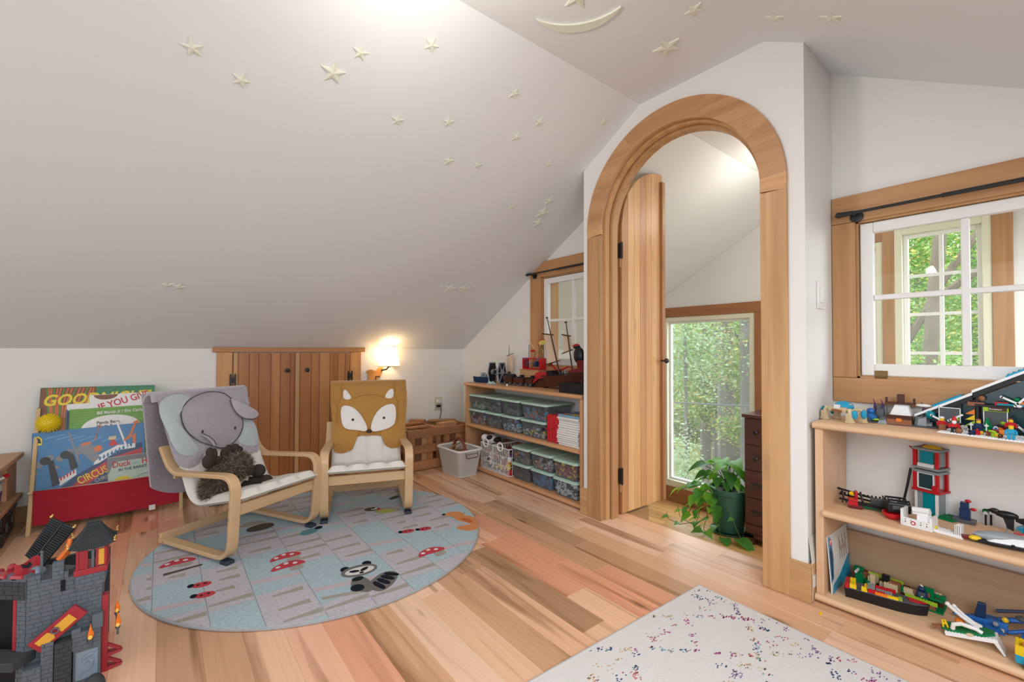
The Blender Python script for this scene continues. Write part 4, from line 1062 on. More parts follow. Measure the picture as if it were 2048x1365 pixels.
for a in (0, 115):
    deco(b, 'funnel', [D(318+a, 785-a*.35), D(352+a, 780-a*.35), D(395+a*.95, 930-a*.75), D(350+a*.95, 945-a*.75)], 'print_black', y, .0013)
    for q in ((305, 780, 34), (268, 800, 26), (330, 765, 26), (250, 850, 16)): 
        deco(b, 'smoke', [D(q[0]+a*1.05+q[2]*math.cos(i*.63), q[1]-a*.2+q[2]*.75*math.sin(i*.63)) for i in range(10)], 'print_grey' if q[2] < 30 else 'print_black', y, .0012+.0001*(q[2] % 5))
for x0, x1, y0, y1 in ((437, 505, 620, 820), (745, 815, 575, 760)): deco(b, 'mast', [D(x0, y0), D(x0+14, y0), D(x1+14, y1), D(x1, y1)], 'print_white' if x0 > 600 else 'print_grey', y, .0013)
deco(b, 'elephant', [D(520, 700), D(560, 690), D(600, 720), (D(640, 800)), D(600, 830), D(560, 790), D(530, 760), D(500, 770), D(470, 740)], 'print_grey', y, .0014)
deco(b, 'elephant_hat', [D(520, 715), D(590, 705), D(580, 692), D(530, 694)], 'print_orange', y, .0018)
deco(b, 'drum', [D(630+28*math.cos(i*.63), 742+22*math.sin(i*.63)) for i in range(10)], 'print_orange', y, .0016)
deco(b, 'tiger', [D(700, 735), D(712, 700), D(698, 680), D(745, 672), D(740, 700), D(765, 735)], 'print_red', y, .0016); deco(b, 'tiger_head', [D(698, 695), D(700, 672), D(750, 672), D(748, 695)], 'print_tan', y, .0019)
deco(b, 'giraffe', [D(800, 700), D(835, 680), D(872, 600), D(865, 590), D(900, 578), D(912, 605), D(890, 600), D(850, 690), D(885, 660), D(885, 735), D(865, 735), D(860, 690), D(800, 715)], 'print_orange', y, .0017)
deco(b, 'badge', [D(237, 680), D(237, 645), D(260, 622), D(284, 640), D(284, 680)], 'print_yellow', y, .0012); deco(b, 'badge_bird', [D(245, 665), D(255, 630), D(272, 640), D(280, 668)], 'print_black', y, .0015)
for k in range(5): deco(b, 'rope', [D(600+k*8, 690-k*25), D(612+k*8, 680-k*25), D(640+k*3, 600+k*2), D(632+k*3, 598+k*2)][:3], 'print_orange', y, .0012)
letters(b, 'CIRCUS SHIP', 'lettering', .060, 'print_yellow', D(512, 955)[0], D(512, 955)[1], y, 22, squash=.66, offset=.0008, lift=.0016)
letters(b, 'CHRIS VAN', 'lettering', .030, 'print_tan', D(612, 958)[0], D(612, 958)[1], y, 16, squash=.8, lift=.0016)
b, w_, h, y = book('picture_book', 'small pale picture book with red Duck lettering in front pocket', -.228, .012, .355, .06, 3.494, 7, 'print_mint', .010, -2.2, BG)
deco(b, 'rain_sky', [(-w_/2+.002, h-.002), (w_/2-.002, h-.002), (w_/2-.002, h-.028), (-w_/2+.03, h-.03), (-w_/2+.002, h-.10)], 'print_grey', y, .0005)
letters(b, 'Duck', 'lettering', .046, 'print_red', -.098, h-.062, y, 2, squash=.82, offset=.0006)
letters(b, 'and', 'lettering', .022, 'print_sky_pale', -.006, h-.058, y, 2, squash=.85)
letters(b, 'Hippo', 'lettering', .046, 'print_red', .034, h-.060, y, 2, squash=.82, offset=.0006)
letters(b, 'IN THE RAINSTORM', 'lettering', .0225, 'print_navy', -.072, h-.088, y, 2, squash=.86, offset=.0004)
deco(b, 'duck', [(-.055+.042*math.cos(i*.5), h-.148+.030*math.sin(i*.5)) for i in range(13)], 'print_yellow', y, .0008)
for k in range(7): deco(b, 'duck_spot', [(-.08+k*.008+.005*math.cos(i), h-.14-(k*7 % 3)*.01+.004*math.sin(i)) for i in range(6)], 'print_orange', y, .0012)
deco(b, 'hippo', [(.05+.042*math.cos(i*.5), h-.145+.026*math.sin(i*.5)) for i in range(13)], 'print_grey', y, .0006); deco(b, 'hippo_belly', [(.05+.039*math.cos(i*.5), h-.146+.023*math.sin(i*.5)) for i in range(13)], 'print_mint', y, .0009)
# spiky ball
mat('rubber_yellow', (.80, .60, .01), .35, var=.06)
bl = thing('spiky_ball', 'spiky yellow rubber ball perched among the picture books', 'ball', (-.492, 3.592, .572))
g = G(); g.sph((0, 0, 0), .047, 20, 14); bb = g.build('body', 'rubber_yellow', bl)
g = G()
for i in range(220):
    z = 1-2*(i+.5)/220; r_ = math.sqrt(1-z*z); a = i*2.39996; v = Vector((r_*math.cos(a), r_*math.sin(a), z)); g.cyl(v*.046, v*.055, .0026, .0012, 5)
g.build('spikes', 'rubber_yellow', bl, kind='stuff')
# ================================================================ TOY CASTLE
mat('castle_stone', (.098, .122, .145), .6, var=.12, scale=25, bump=.2); mat('castle_dark', (.035, .04, .044), .7, var=.15); mat('castle_black', (.006, .008, .010), .5, spec=.25)
mat('castle_red', (.33, .018, .03), .4, var=.06); mat('castle_gold', (.70, .36, .04), .45); mat('castle_roof', (.030, .036, .040), .55, spec=.3); mat('castle_gilt', (.75, .52, .16), .3, metal=.6); mat('castle_relief', (.20, .27, .34), .4)
mat('flame_orange', (.9, .18, .02), .3, var=.3, scale=90); mat('flame_yellow', (.95, .6, .1), .3)
ct = thing('toy_castle', 'grey plastic toy castle with red gallery and dark pagoda roofs', 'toy castle', (-.13, 1.86, 0))
def stones(x0, x1, z0, z1, y, m_, par=ct, rh=.0125, rw=.022, name='stonework', M=None):
    g = G(); g.M = M; z = z0; k = 0
    while z < z1-.004:
        x = x0-(k % 2)*rw*.5; zz = min(z+rh-.0012, z1)
        while x < x1-.002:
            wq = rw*R.uniform(.8, 1.25); a, b_ = max(x, x0), min(x+wq-.0014, x1)
            if b_-a > .003: g.box(a, b_, y-.0016-R.random()*.0008, y+.001, z, zz)
            x += wq
        z += rh; k += 1
    return g.build(name, m_, par, smooth=0, kind='stuff')
# main front wall and its battlements
def wallpart(nm, x0, x1, y0, y1, z0, z1, m_='castle_stone', st=True, **kw):
    g = G(); g.box(x0, x1, y0, y1, z0, z1); o = g.build(nm, m_, ct, smooth=0, bevel=.0012)
    if st: stones(x0+.001, x1-.001, z0+.001, z1-.001, y0, m_, o, **kw)
    return o
wallpart('front_wall', -.163, -.055, .012, .03, .0, .312)
for a, b_, z in ((-.163, -.136, .336), (-.113, -.088, .362), (-.088, -.078, .330), (-.136, -.113, .318)): wallpart('battlement', a, b_, .012, .03, .312, z)
wallpart('corner_tower', -.058, -.002, .006, .075, .0, .275, 'castle_stone'); wallpart('tower_ledge', -.062, .004, .0, .08, .275, .312, 'castle_stone')
g = G(); g.box(-.094, -.084, .008, .013, .275, .308); g.build('arrow_slit', 'castle_black', ct, smooth=0)
g = G(); g.box(-.163, -.06, .03, .25, .0, .20); g.box(-.163, -.15, .03, .25, .2, .31); g.box(-.163, .0, .235, .25, .0, .30); g.build('inner_court', 'castle_dark', ct, smooth=0)
# red gallery and its pagoda roof
gal = bpy.data.objects.new('gallery', None); COL.objects.link(gal); gal.parent = ct
g = G(); g.box(-.066, .009, -.004, .085, .312, .328)
for x in (-.062, -.042, -.018, .001): g.box(x, x+.006, .0, .006, .328, .385)
for yy in (.03, .06, .078): g.box(.001, .007, yy, yy+.006, .328, .385)
g.box(-.062, -.056, .074, .08, .328, .385)
g.build('gallery_frame', 'castle_red', gal, smooth=0, bevel=.001)
g = G(); g.box(-.012, .001, .002, .004, .332, .380); g.build('gallery_screen', 'castle_gold', gal, smooth=0)
g = G(); g.box(-.056, -.042, .003, .006, .328, .384); g.build('gallery_panel', 'castle_red', gal, smooth=0); g = G(); g.box(-.028, -.022, .002, .02, .328, .384); g.build('gallery_post', 'castle_stone', gal, smooth=0)
rf = bpy.data.objects.new('pagoda_roof', None); COL.objects.link(rf); rf.parent = ct
def roof_pt(u, v):
    # u along the eave, v up the curve
    k = v**1.7*.55+v*.45
    hx = .052-.036*v; hz = .388+.060*k
    return hx, hz
cx_, cy_ = -.027, .04
for ax_ in range(4):
    g = G()
    def f(u, v, ax_=ax_):
        hx, hz = roof_pt(u, v); t = 2*u-1; lift = .010*abs(t)**3*(1-v)
        p = (t*hx, -hx*.95) if ax_ == 0 else (hx, t*hx*.95) if ax_ == 1 else (-t*hx, hx*.95) if ax_ == 2 else (-hx, -t*hx*.95)
        return Vector((cx_+p[0], cy_+p[1], hz+lift))
    g.grid(f, 14, 8); g.build('roof_slope', 'castle_roof', rf, smooth=40)
    g = G()
    for k in range(12):
        u = (k+.5)/12; g.tube([f(u, v/6)+Vector((0, 0, .0012)) for v in range(7)], .0016, 5)
    g.build('roof_rib', 'castle_roof', rf, smooth=60)
g = G(); g.box(cx_-.017, cx_+.017, cy_-.015, cy_+.015, .444, .456); g.box(cx_-.012, cx_+.012, cy_-.010, cy_+.010, .456, .459); g.build('roof_cap', 'castle_roof', rf, smooth=0, bevel=.001)
for sx in (-1, 1):
    for sy in (-1, 1):
        p = Vector((cx_+sx*.052, cy_+sy*.049, .399)); g = G(); g.sph(p+Vector((0, 0, .004)), .0035, 8, 6); g.sph(p+Vector((0, 0, .011)), .0028, 8, 6); g.sph(p+Vector((.002*sx, 0, .016)), .002, 8, 6); g.build('finial', 'castle_gilt', rf)
# dark hall roof standing open, ribbed
hr = bpy.data.objects.new('hall_roof', None); COL.objects.link(hr); hr.parent = ct
A0, A1, A2, A3 = Vector((-.148, .10, .327)), Vector((-.198, .20, .343)), Vector((-.142, .20, .445)), Vector((-.080, .12, .422))
g = G(); g.hexa([A0, A1, A2, A3], [q+Vector((.004, .006, .0)) for q in (A0, A1, A2, A3)]); g.build('roof_panel', 'castle_black', hr, smooth=0)
g = G()
for k in range(20):
    u = k/19; p, q = A0.lerp(A3, u), A1.lerp(A2, u); g.tube([p+Vector((0, -.001, .001)), p.lerp(q, .44)+Vector((0, -.002, 0))], .0013, 5); g.tube([p.lerp(q, .56)+Vector((0, -.002, 0)), q+Vector((0, -.001, .001))], .0013, 5)
g.tube([A0.lerp(A1, .5), A3.lerp(A2, .5)], .003, 6)
g.build('roof_rib', 'castle_roof', hr, smooth=60)
for p in (A2, A3):
    g = G(); g.sph(p+Vector((0, 0, .005)), .004, 8, 6); g.sph(p+Vector((.003, 0, .010)), .0026, 8, 6); g.build('finial', 'castle_gilt', hr)
g = G(); g.tube([A3+Vector((-.005, .0, -.03)), A3+Vector((-.01, -.01, -.06)), A3+Vector((-.03, -.02, -.085))], .010, 8); g.build('roof_truss', 'flame_orange', hr)
# banner on its pole
g = G(); g.cyl((-.137, .03, .318), (-.137, .03, .395), .0035, .003, 8); g.sph((-.137, .03, .396), .004, 8, 6); fp_ = g.build('flag_pole', 'castle_stone', ct)
g = G(); g.grid(lambda u, v: Vector((-.14-.052*u, .03+.006*math.sin(u*6), .392-.006-.030*v-.012*u+.004*math.sin(u*7))), 10, 4, .001, (0, -1, 0)); g.build('flag', 'castle_red', fp_, smooth=60)
g = G(); g.prism([(-.155, .368), (-.16, .378), (-.168, .370), (-.178, .376), (-.174, .364), (-.162, .36)], 1, .0215, .0225); g.build('flag_emblem', 'castle_black', fp_, smooth=0)
g = G(); g.sph((-.150, .05, .335), (.020, .02, .016), 12, 8); g.build('round_shield', 'castle_relief', ct)
g = G(); g.sph((-.205, .08, .352), (.010, .010, .012), 10, 7); g.box(-.212, -.198, .075, .085, .33, .35); g.build('red_figure', 'castle_red', ct)
# gate tower: a turned face on the left
gt = bpy.data.objects.new('gate_tower', None); COL.objects.link(gt); gt.parent = ct; gt.location = (-.163, .014, 0); gt.rotation_euler = (0, 0, math.radians(-40))
g = G(); g.box(-.028, 0, 0, .02, .0, .275); g.box(-.16, -.13, 0, .02, .0, .275); g.box(-.16, 0, -.006, .02, .275, .330); g.box(-.16, 0, .02, .15, .0, .30)
gm = g.build('tower_body', 'castle_stone', gt, smooth=0, bevel=.001)
stones(-.027, -.001, .002, .272, 0, 'castle_stone', gm); stones(-.16, 0, .277, .328, -.006, 'castle_dark', gm)
g = G(); g.box(-.13, -.028, .016, .022, .0, .275); g.build('gateway', 'castle_black', gt, smooth=0)
g = G(); g.box(-.038, -.028, -.003, .012, .128, .272); g.build('gate_jamb', 'castle_red', gt, smooth=0, bevel=.001)
g = G()
for k in range(4): g.box(-.15+k*.042, -.122+k*.042, -.008, .012, .330, .345)
g.build('battlement', 'castle_stone', gt, smooth=0)
g = G()
for k in range(3): g.hexa([(-.14+k*.05, -.016, .338), (-.10+k*.05, -.016, .338), (-.10+k*.05, .03, .338), (-.14+k*.05, .03, .338)], [(-.135+k*.05, -.012, .347), (-.105+k*.05, -.012, .347), (-.105+k*.05, .03, .347), (-.135+k*.05, .03, .347)])
g.build('red_roof', 'castle_red', gt, smooth=0, bevel=.002)
g = G(); g.box(-.15, .02, -.05, .01, .10, .125); g.build('balcony', 'castle_dark', gt, smooth=0, bevel=.002)
# swung red trapdoor with gold panes
td = bpy.data.objects.new('trapdoor', None); COL.objects.link(td); td.parent = ct; td.location = (-.094, -.012, .180); td.rotation_euler = (0, math.radians(-40), 0)
g = G(); g.box(-.062, .062, -.010, .004, -.021, .021); g.build('door_slab', 'castle_red', td, smooth=0, bevel=.002)
g = G(); g.box(.0, .040, -.0115, -.009, -.013, .013); g.build('gold_pane', 'castle_gold', td, smooth=0); g = G(); g.prism([(-.05, -.002), (-.05, .013), (-.018, .013), (-.012, 0), (-.018, -.013), (-.036, -.013)], 1, -.0115, -.009); g.build('gold_pane', 'castle_gold', td, smooth=0)
g = G(); g.lathe([(.009, 0), (.009, .004), (.006, .004), (.006, 0)], n=16); rg = g.build('door_ring', 'castle_stone', td); rg.location = (-.004, -.013, .004); rg.rotation_euler = (PI/2, 0, 0)
# lower right bastion with the dragon relief, torches, red buttresses
wallpart('bastion', -.062, -.002, -.018, .006, .0, .100, 'castle_stone', False); wallpart('bastion_wall', -.066, -.002, -.020, .006, .100, .150, 'castle_stone')
wallpart('bastion_side', -.100, -.064, -.03, .006, .0, .140, 'castle_dark'); wallpart('bastion_side', -.128, -.102, -.022, .006, .0, .152, 'castle_stone')
wallpart('bastion_step', -.163, -.126, -.03, .006, .0, .09, 'castle_stone')
wallpart('battlement', -.066, -.046, -.020, -.008, .150, .163, 'castle_stone', False); wallpart('watch_tower', -.022, .002, -.022, .0, .150, .192, 'castle_stone', False)
g = G(); g.box(-.056, -.008, -.0195, -.0175, .010, .092); rl = g.build('relief_plate', 'castle_relief', ct, smooth=0)
drg = [(-.046, .02), (-.040, .034), (-.030, .036), (-.022, .044), (-.020, .058), (-.028, .064), (-.038, .060), (-.040, .070), (-.030, .078), (-.018, .080)]
g = G(); g.tube([(a, -.021, b_) for a, b_ in smooth_poly(drg, 0)], [.0015, .002, .003, .004, .0042, .004, .0036, .003, .003, .0022], 8)
for a, b_ in ((-.022, .046), (-.04, .062), (-.032, .036), (-.026, .066), (-.018, .08)): g.tube([(a, -.021, b_), (a+.008, -.021, b_+.006)], [.0022, .0008], 6)
g.build('dragon_relief', 'castle_relief', rl)
def torch(x, y, z, s=1.0):
    g = G(); g.tube([(x, y, z-.02), (x, y-.006, z)], .003, 6); g.lathe([(.004, -.002), (.007, .006), (.006, .006)], (x, y-.006, z), 10); t_ = g.build('torch', 'castle_stone', ct)
    g = G(); g.lathe([(.0, 0), (.006*s, .008), (.007*s, .016), (.004*s, .028), (.0022*s, .038), (0, .048*s)], (x, y-.006, z+.004), 8); g.sph((x+.004, y-.006, z+.02), (.004, .004, .010), 8, 6); g.build('flame', 'flame_orange', t_)
    g = G(); g.lathe([(.0, 0), (.0055*s, .006), (.0045*s, .014), (0, .024*s)], (x, y-.009, z+.004), 8); g.build('flame_core', 'flame_yellow', t_)
torch(-.024, -.026, .122); torch(.032, .02, .160, .8); torch(.036, -.002, .125)
g = G(); g.box(-.002, .012, .0, .03, .0, .234)
for z in (.0, .042):
    g.hexa([(.012, .0, z), (.044, .006, z+.002), (.044, .02, z+.002), (.012, .03, z)], [(.012, .0, z+.010), (.048, .008, z+.008), (.048, .018, z+.008), (.012, .03, z+.010)])
    g.hexa([(.012, .006, z+.030), (.038, .008, z+.008), (.042, .018, z+.008), (.012, .02, z+.030)], [(.012, .006, z+.038), (.042, .008, z+.012), (.046, .018, z+.012), (.012, .02, z+.038)])
g.build('buttress', 'castle_red', ct, smooth=0, bevel=.001)
g = G(); g.sph((-.012, -.06, .0), (.026, .03, .034), 14, 8); g.build('rock_foot', 'castle_dark', ct)
# ================================================================ LOW SHELF AT THE FAR LEFT, ITS TOYS, BLACK CASE
ls = thing('low_shelf', 'low wooden shelf unit beside the picture book rack', 'shelf', (-.60, 3.69, 0))
g = G(); g.box(-.9, 0.0, -.70, 0, .385, .41); g.build('top_board', 'pine_x', ls, smooth=0, bevel=.004, color=(.85, .75, .68))
g = G(); g.box(-.88, .0, -.68, -.01, .16, .185); g.build('shelf_board', 'pine_x', ls, smooth=0, bevel=.004, color=(.8, .7, .62))
g = G(); g.box(-.05, -.028, -.20, 0, .185, .385); g.build('side_panel', 'pine_z', ls, smooth=0, bevel=.003, color=(.8, .7, .62))
g = G(); g.box(-.05, -.028, -.04, 0, .0, .16); g.build('leg', 'pine_z', ls, smooth=0, bevel=.003, color=(.7, .62, .55))
for nm, c in (('toy_white', (.80, .80, .79)), ('toy_red', (.52, .012, .018)), ('toy_blue', (.015, .13, .45)), ('toy_navy', (.012, .035, .10)), ('toy_yellow', (.80, .55, .015)), ('toy_green', (.0, .19, .06)), ('toy_lime', (.36, .58, .03)), ('toy_black', (.014, .014, .016)), ('toy_dark_grey', (.085, .095, .105)), ('toy_grey', (.27, .30, .32)), ('toy_tan', (.66, .52, .32)), ('toy_brown', (.075, .024, .013)), ('toy_teal', (.0, .24, .30)), ('toy_azure', (.02, .32, .52)), ('toy_orange', (.75, .20, .02)), ('toy_skin', (.80, .50, .02)), ('toy_maroon', (.16, .012, .015)), ('toy_violet', (.11, .045, .14)), ('toy_pale_aqua', (.52, .75, .72)), ('toy_mid_brown', (.27, .10, .045))):
    mat(nm, c, .3, var=.05, scale=20, spec=.3)
bt = thing('toy_boat', 'white and purple toy boat with orange panel on the low shelf', 'toy boat', (-.665, 3.30, .187), math.radians(78))
g = G(); g.hexa([(-.09, -.03, 0), (.08, -.02, 0), (.08, .02, 0), (-.09, .03, 0)], [(-.11, -.05, .07), (.14, -.004, .075), (.14, .004, .075), (-.11, .05, .07)]); g.build('hull', 'toy_violet', bt, smooth=0, bevel=.003)
g = G(); g.hexa([(-.11, -.05, .07), (.14, -.004, .075), (.14, .004, .075), (-.11, .05, .07)], [(-.10, -.048, .10), (.13, -.004, .105), (.13, .004, .105), (-.10, .048, .10)]); g.build('deck', 'toy_white', bt, smooth=0, bevel=.002)
g = G(); g.hexa([(-.08, -.035, .10), (.05, -.02, .10), (.05, .02, .10), (-.08, .035, .10)], [(-.07, -.02, .135), (.03, -.012, .125), (.03, .012, .125), (-.07, .02, .135)]); g.build('canopy', 'toy_azure', bt, smooth=0, bevel=.002)
g = G(); g.box(-.09, -.03, -.052, -.044, .08, .115); g.build('side_panel', 'toy_orange', bt, smooth=0, bevel=.002)
pl = thing('toy_plane', 'small white and red toy glider lying on the low shelf boat', 'toy plane', (-.64, 3.34, .325), (math.radians(8), math.radians(-22), math.radians(35)))
g = G(); g.hexa([(-.05, -.008, 0), (.05, -.006, 0), (.05, .006, 0), (-.05, .008, 0)], [(-.05, -.006, .012), (.045, -.004, .010), (.045, .004, .010), (-.05, .006, .012)]); g.build('fuselage', 'toy_white', pl, smooth=0, bevel=.001)
g = G(); g.box(.035, .055, -.009, .009, -.001, .013); g.build('nose', 'toy_red', pl, smooth=0, bevel=.002); g = G(); g.box(-.02, .01, -.05, .05, .003, .006); g.build('wing', 'toy_grey', pl, smooth=0)
bc = thing('tool_case', 'black plastic carrying case on the floor beside the book rack', 'case', (-.70, 3.49, 0), math.radians(4))
g = G(); g.box(-.14, .085, -.20, .14, 0, .075); g.build('lower_shell', 'plastic_black', bc, smooth=0, bevel=.012)
g = G(); g.box(-.14, .085, -.20, .14, .078, .15); g.build('lid', 'plastic_black', bc, smooth=0, bevel=.014)
g = G(); g.tube(round_path([(.07, -.15, .13), (.10, -.12, .16), (.10, .06, .16), (.07, .09, .13)], .02), .008, 8); g.build('handle', 'plastic_black', bc)
g = G(); g.box(-.05, .05, -.12, .05, .150, .152); g.build('lid_panel', 'toy_dark_grey', bc, smooth=0); g = G(); g.box(.084, .09, -.12, -.09, .06, .1); g.box(.084, .09, .05, .08, .06, .1); g.build('latch', 'toy_dark_grey', bc, smooth=0)
# ================================================================ WOODEN CRATE OF BLOCKS
wood('crate_x', (.42, .20, .085), (.23, .095, .04), 0, .6, 20, 1.2, streak=.6, tint=True); wood('crate_z', (.42, .20, .085), (.23, .095, .04), 2, .6, 20, 1.2, streak=.6, tint=True)
cr = thing('block_crate', 'reddish slatted wooden crate full of building blocks below the outlet', 'crate', (1.865, 3.50, 0))
for z0, z1 in ((.005, .078), (.140, .205), (.268, .335)):
    for yy in (-.185, .185):
        g = G(); g.box(-.30, .30, yy-.008, yy+.008, z0, z1); g.build('slat', 'crate_x', cr, smooth=0, bevel=.003, color=tuple([R.uniform(.85, 1.2)]*3))
    for xx in (-.292, .292):
        g = G(); g.box(xx-.008, xx+.008, -.177, .177, z0, z1); g.build('slat', 'crate_x', cr, smooth=0, bevel=.003, color=tuple([R.uniform(.85, 1.2)]*3))
for xx in (-.275, -.01, .275):
    for yy in (-.168, .168):
        g = G(); g.box(xx-.02, xx+.02, yy-.009, yy+.009, .005, .33); g.build('post', 'crate_z', cr, smooth=0, bevel=.002)
g = G(); g.box(-.28, .28, -.17, .17, .0, .012); g.build('bottom', 'crate_x', cr, smooth=0)
g = G(); g.box(-.012, .012, -.17, .17, .20, .325); g.build('divider', 'crate_z', cr, smooth=0, color=(1.3, 1.3, 1.3))
for nm, c in (('block_wood', (.50, .235, .09)), ('block_wood_light', (.60, .33, .15)), ('block_wood_dark', (.22, .09, .04))):
    wood(nm, c, tuple(q*.6 for q in c), 0, .55, 24, 1.4, streak=.5)
BR = random.Random(4)
def blk(lab, x, y, z, d, rz=0, ry=0, m_='block_wood', grp='wooden blocks in the crate'):
    t = G(); t.cbox((0, 0, 0), d); o = t.build('wooden_block', m_, None, smooth=0, bevel=.003)
    o.location = (1.865+x, 3.50+y, z); o.rotation_euler = (0, ry, rz); return tag(o, lab, 'block', grp)
G2 = 'plain upright blocks packed behind the crate slats'
for k in range(10):
    if k == 5: continue
    h_ = .235+BR.random()*.05; x = -.247+k*.0545
    if abs(x+.01) < .026: continue
    blk('brown plank-like block standing upright behind the crate slats', x, -.140, .013+h_/2, (.051, .045, h_), 0, 0, ['block_wood', 'block_wood_dark', 'block_wood_light'][(k*7) % 3], G2)
for k in range(9):
    h_ = .22+BR.random()*.04; x = -.24+k*.060
    if abs(x+.01) < .045: continue
    blk('brown plank-like block standing upright behind the crate slats', x, -.06, .013+h_/2, (.054, .06, h_), 0, 0, 'block_wood_dark' if k % 2 else 'block_wood', G2)
o = blk('long flat wooden block bridging the right half of the crate', .13, -.06, .325, (.17, .075, .05), .06, 0, 'block_wood_light', None)
o = blk('thin wooden lath leaning across the crate divider', .045, -.07, .318, (.20, .022, .016), -1.15, 0, 'block_wood_light', None)
o = blk('wooden lath along the back edge of the crate right half', .18, .10, .340, (.24, .035, .02), -.45, 0, 'block_wood', None)
o = blk('short wooden lath lying in the crate left half', -.17, .06, .345, (.22, .03, .02), .12, 0, 'block_wood', None)
o = blk('dark wooden board laid in the crate left half', -.16, -.02, .325, (.24, .05, .018), .04, 0, 'block_wood', None)
o = blk('thick wooden block propped on the crate back corner', -.06, .13, .352, (.14, .05, .03), -.75, 0, 'block_wood', None)
# ================================================================ WHITE MESH BASKET
thin_glass('mesh_white', (.88, .88, .87), .03, .4, .50)
bk = thing('laundry_basket', 'white see-through mesh basket with a wicker basket inside', 'basket', (1.895, 3.06, 0), math.radians(2))
b4 = [(-.085, -.135, .002), (.085, -.135, .002), (.085, .135, .002), (-.085, .135, .002)]; t4 = [(-.115, -.165, .205), (.115, -.165, .205), (.115, .165, .205), (-.115, .165, .205)]
def ring4(q, r): return [(p[0], p[1]) for p in round_path([Vector((*a[:2], 0)) for a in q+[q[0], q[1]]], r, 5)][3:-2]
def rr(hx, hy, r, n=5):
    out = []
    for sx, sy, a0 in ((1, 1, 0), (-1, 1, 90), (-1, -1, 180), (1, -1, 270)): out += arc(sx*(hx-r), sy*(hy-r), r, a0, a0+90, n)
    return out
g = G(); A = rr(.085, .135, .03); B = rr(.115, .165, .035); a = [g._p((*p, .003)) for p in A]; b = [g._p((*p, .205)) for p in B]; n_ = len(a)
for i in range(n_): g.f.append([a[i], a[(i+1) % n_], b[(i+1) % n_], b[i]])
g.f.append(a[::-1]); g.build('mesh_body', 'mesh_white', bk, smooth=40)
g = G(); g.tube([(*p, .206) for p in rr(.116, .166, .036)]+[(*rr(.116, .166, .036)[0], .206)], .009, 8); g.build('rim', 'plastic_white', bk)
g = G(); g.tube([(*p, .004) for p in A]+[(*A[0], .004)], .003, 6); g.build('base_ring', 'plastic_white', bk)
for s in (-1, 1):
    g = G(); y = s*.172; g.tube(round_path([(-.055, y, .195), (-.055, y+s*.012, .155), (.055, y+s*.012, .155), (.055, y, .195)], .015), .003, 6); g.tube(round_path([(-.055, y, .180), (.055, y, .180)], .01), .0025, 6); g.build('handle', 'brass', bk)
mat('wicker', (.34, .19, .075), .8, var=.35, scale=120, bump=1.0); mat('wicker_red', (.22, .05, .025), .7, var=.3, scale=120, bump=1.0)
wk = thing('wicker_basket', 'small brown wicker basket with hooped handle inside the mesh basket', 'basket', (1.895, 3.06, .01))
g = G(); g.lathe([(.0, 0), (.06, .0), (.082, .06), (.088, .165), (.080, .165), (.074, .06), (.05, .012), (0, .012)], n=24); g.build('bowl', 'wicker', wk)
g = G(); g.tube([(.0, .085*math.cos(PI*i/14), .165+.105*math.sin(PI*i/14)) for i in range(15)], .011, 8); g.build('hoop_handle', 'wicker_red', wk)
g = G(); g.tube([(-.08, .06, .175), (.0, -.03, .245)], .006, 6); g.tube([(-.06, .03, .16), (-.03, -.07, .22)], .0045, 6); g.build('loose_cane', 'wicker', wk)
g = G(); g.sph((0, 0, .11), (.07, .07, .05), 12, 7); g.build('filling', 'print_grey', wk)
# ================================================================ TWO BOOKCASES
for ax, sx in ((1, 'y'), (2, 'z'), (0, 'x')):
    wood('shelf_pine_'+sx, (.70, .46, .275), (.52, .29, .15), ax, .45, 16, .8, streak=.5, tint=True)
FX, TZ, MZ, BZ = 2.052, .712, .370, .035
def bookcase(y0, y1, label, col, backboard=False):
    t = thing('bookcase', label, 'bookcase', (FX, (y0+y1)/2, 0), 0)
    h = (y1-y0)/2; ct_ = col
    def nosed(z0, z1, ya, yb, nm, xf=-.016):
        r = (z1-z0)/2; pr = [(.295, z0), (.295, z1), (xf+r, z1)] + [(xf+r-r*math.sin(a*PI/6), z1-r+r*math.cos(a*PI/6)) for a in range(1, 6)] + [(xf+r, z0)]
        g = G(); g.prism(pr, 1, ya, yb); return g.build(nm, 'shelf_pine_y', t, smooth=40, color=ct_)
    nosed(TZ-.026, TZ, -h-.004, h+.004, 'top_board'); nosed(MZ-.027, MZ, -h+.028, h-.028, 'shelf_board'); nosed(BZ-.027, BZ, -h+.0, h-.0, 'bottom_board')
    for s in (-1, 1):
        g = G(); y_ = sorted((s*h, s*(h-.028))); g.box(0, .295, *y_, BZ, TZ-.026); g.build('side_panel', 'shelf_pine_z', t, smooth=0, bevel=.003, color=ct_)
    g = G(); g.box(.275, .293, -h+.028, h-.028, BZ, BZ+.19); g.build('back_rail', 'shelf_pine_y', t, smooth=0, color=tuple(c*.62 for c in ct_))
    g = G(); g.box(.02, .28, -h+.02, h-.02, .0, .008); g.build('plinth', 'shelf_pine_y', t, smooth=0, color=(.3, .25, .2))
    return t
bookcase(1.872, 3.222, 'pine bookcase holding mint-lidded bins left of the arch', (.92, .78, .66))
bookcase(-.70, .632, 'pine bookcase holding brick-built toys right of the arch', (1.10, 1.13, 1.18))
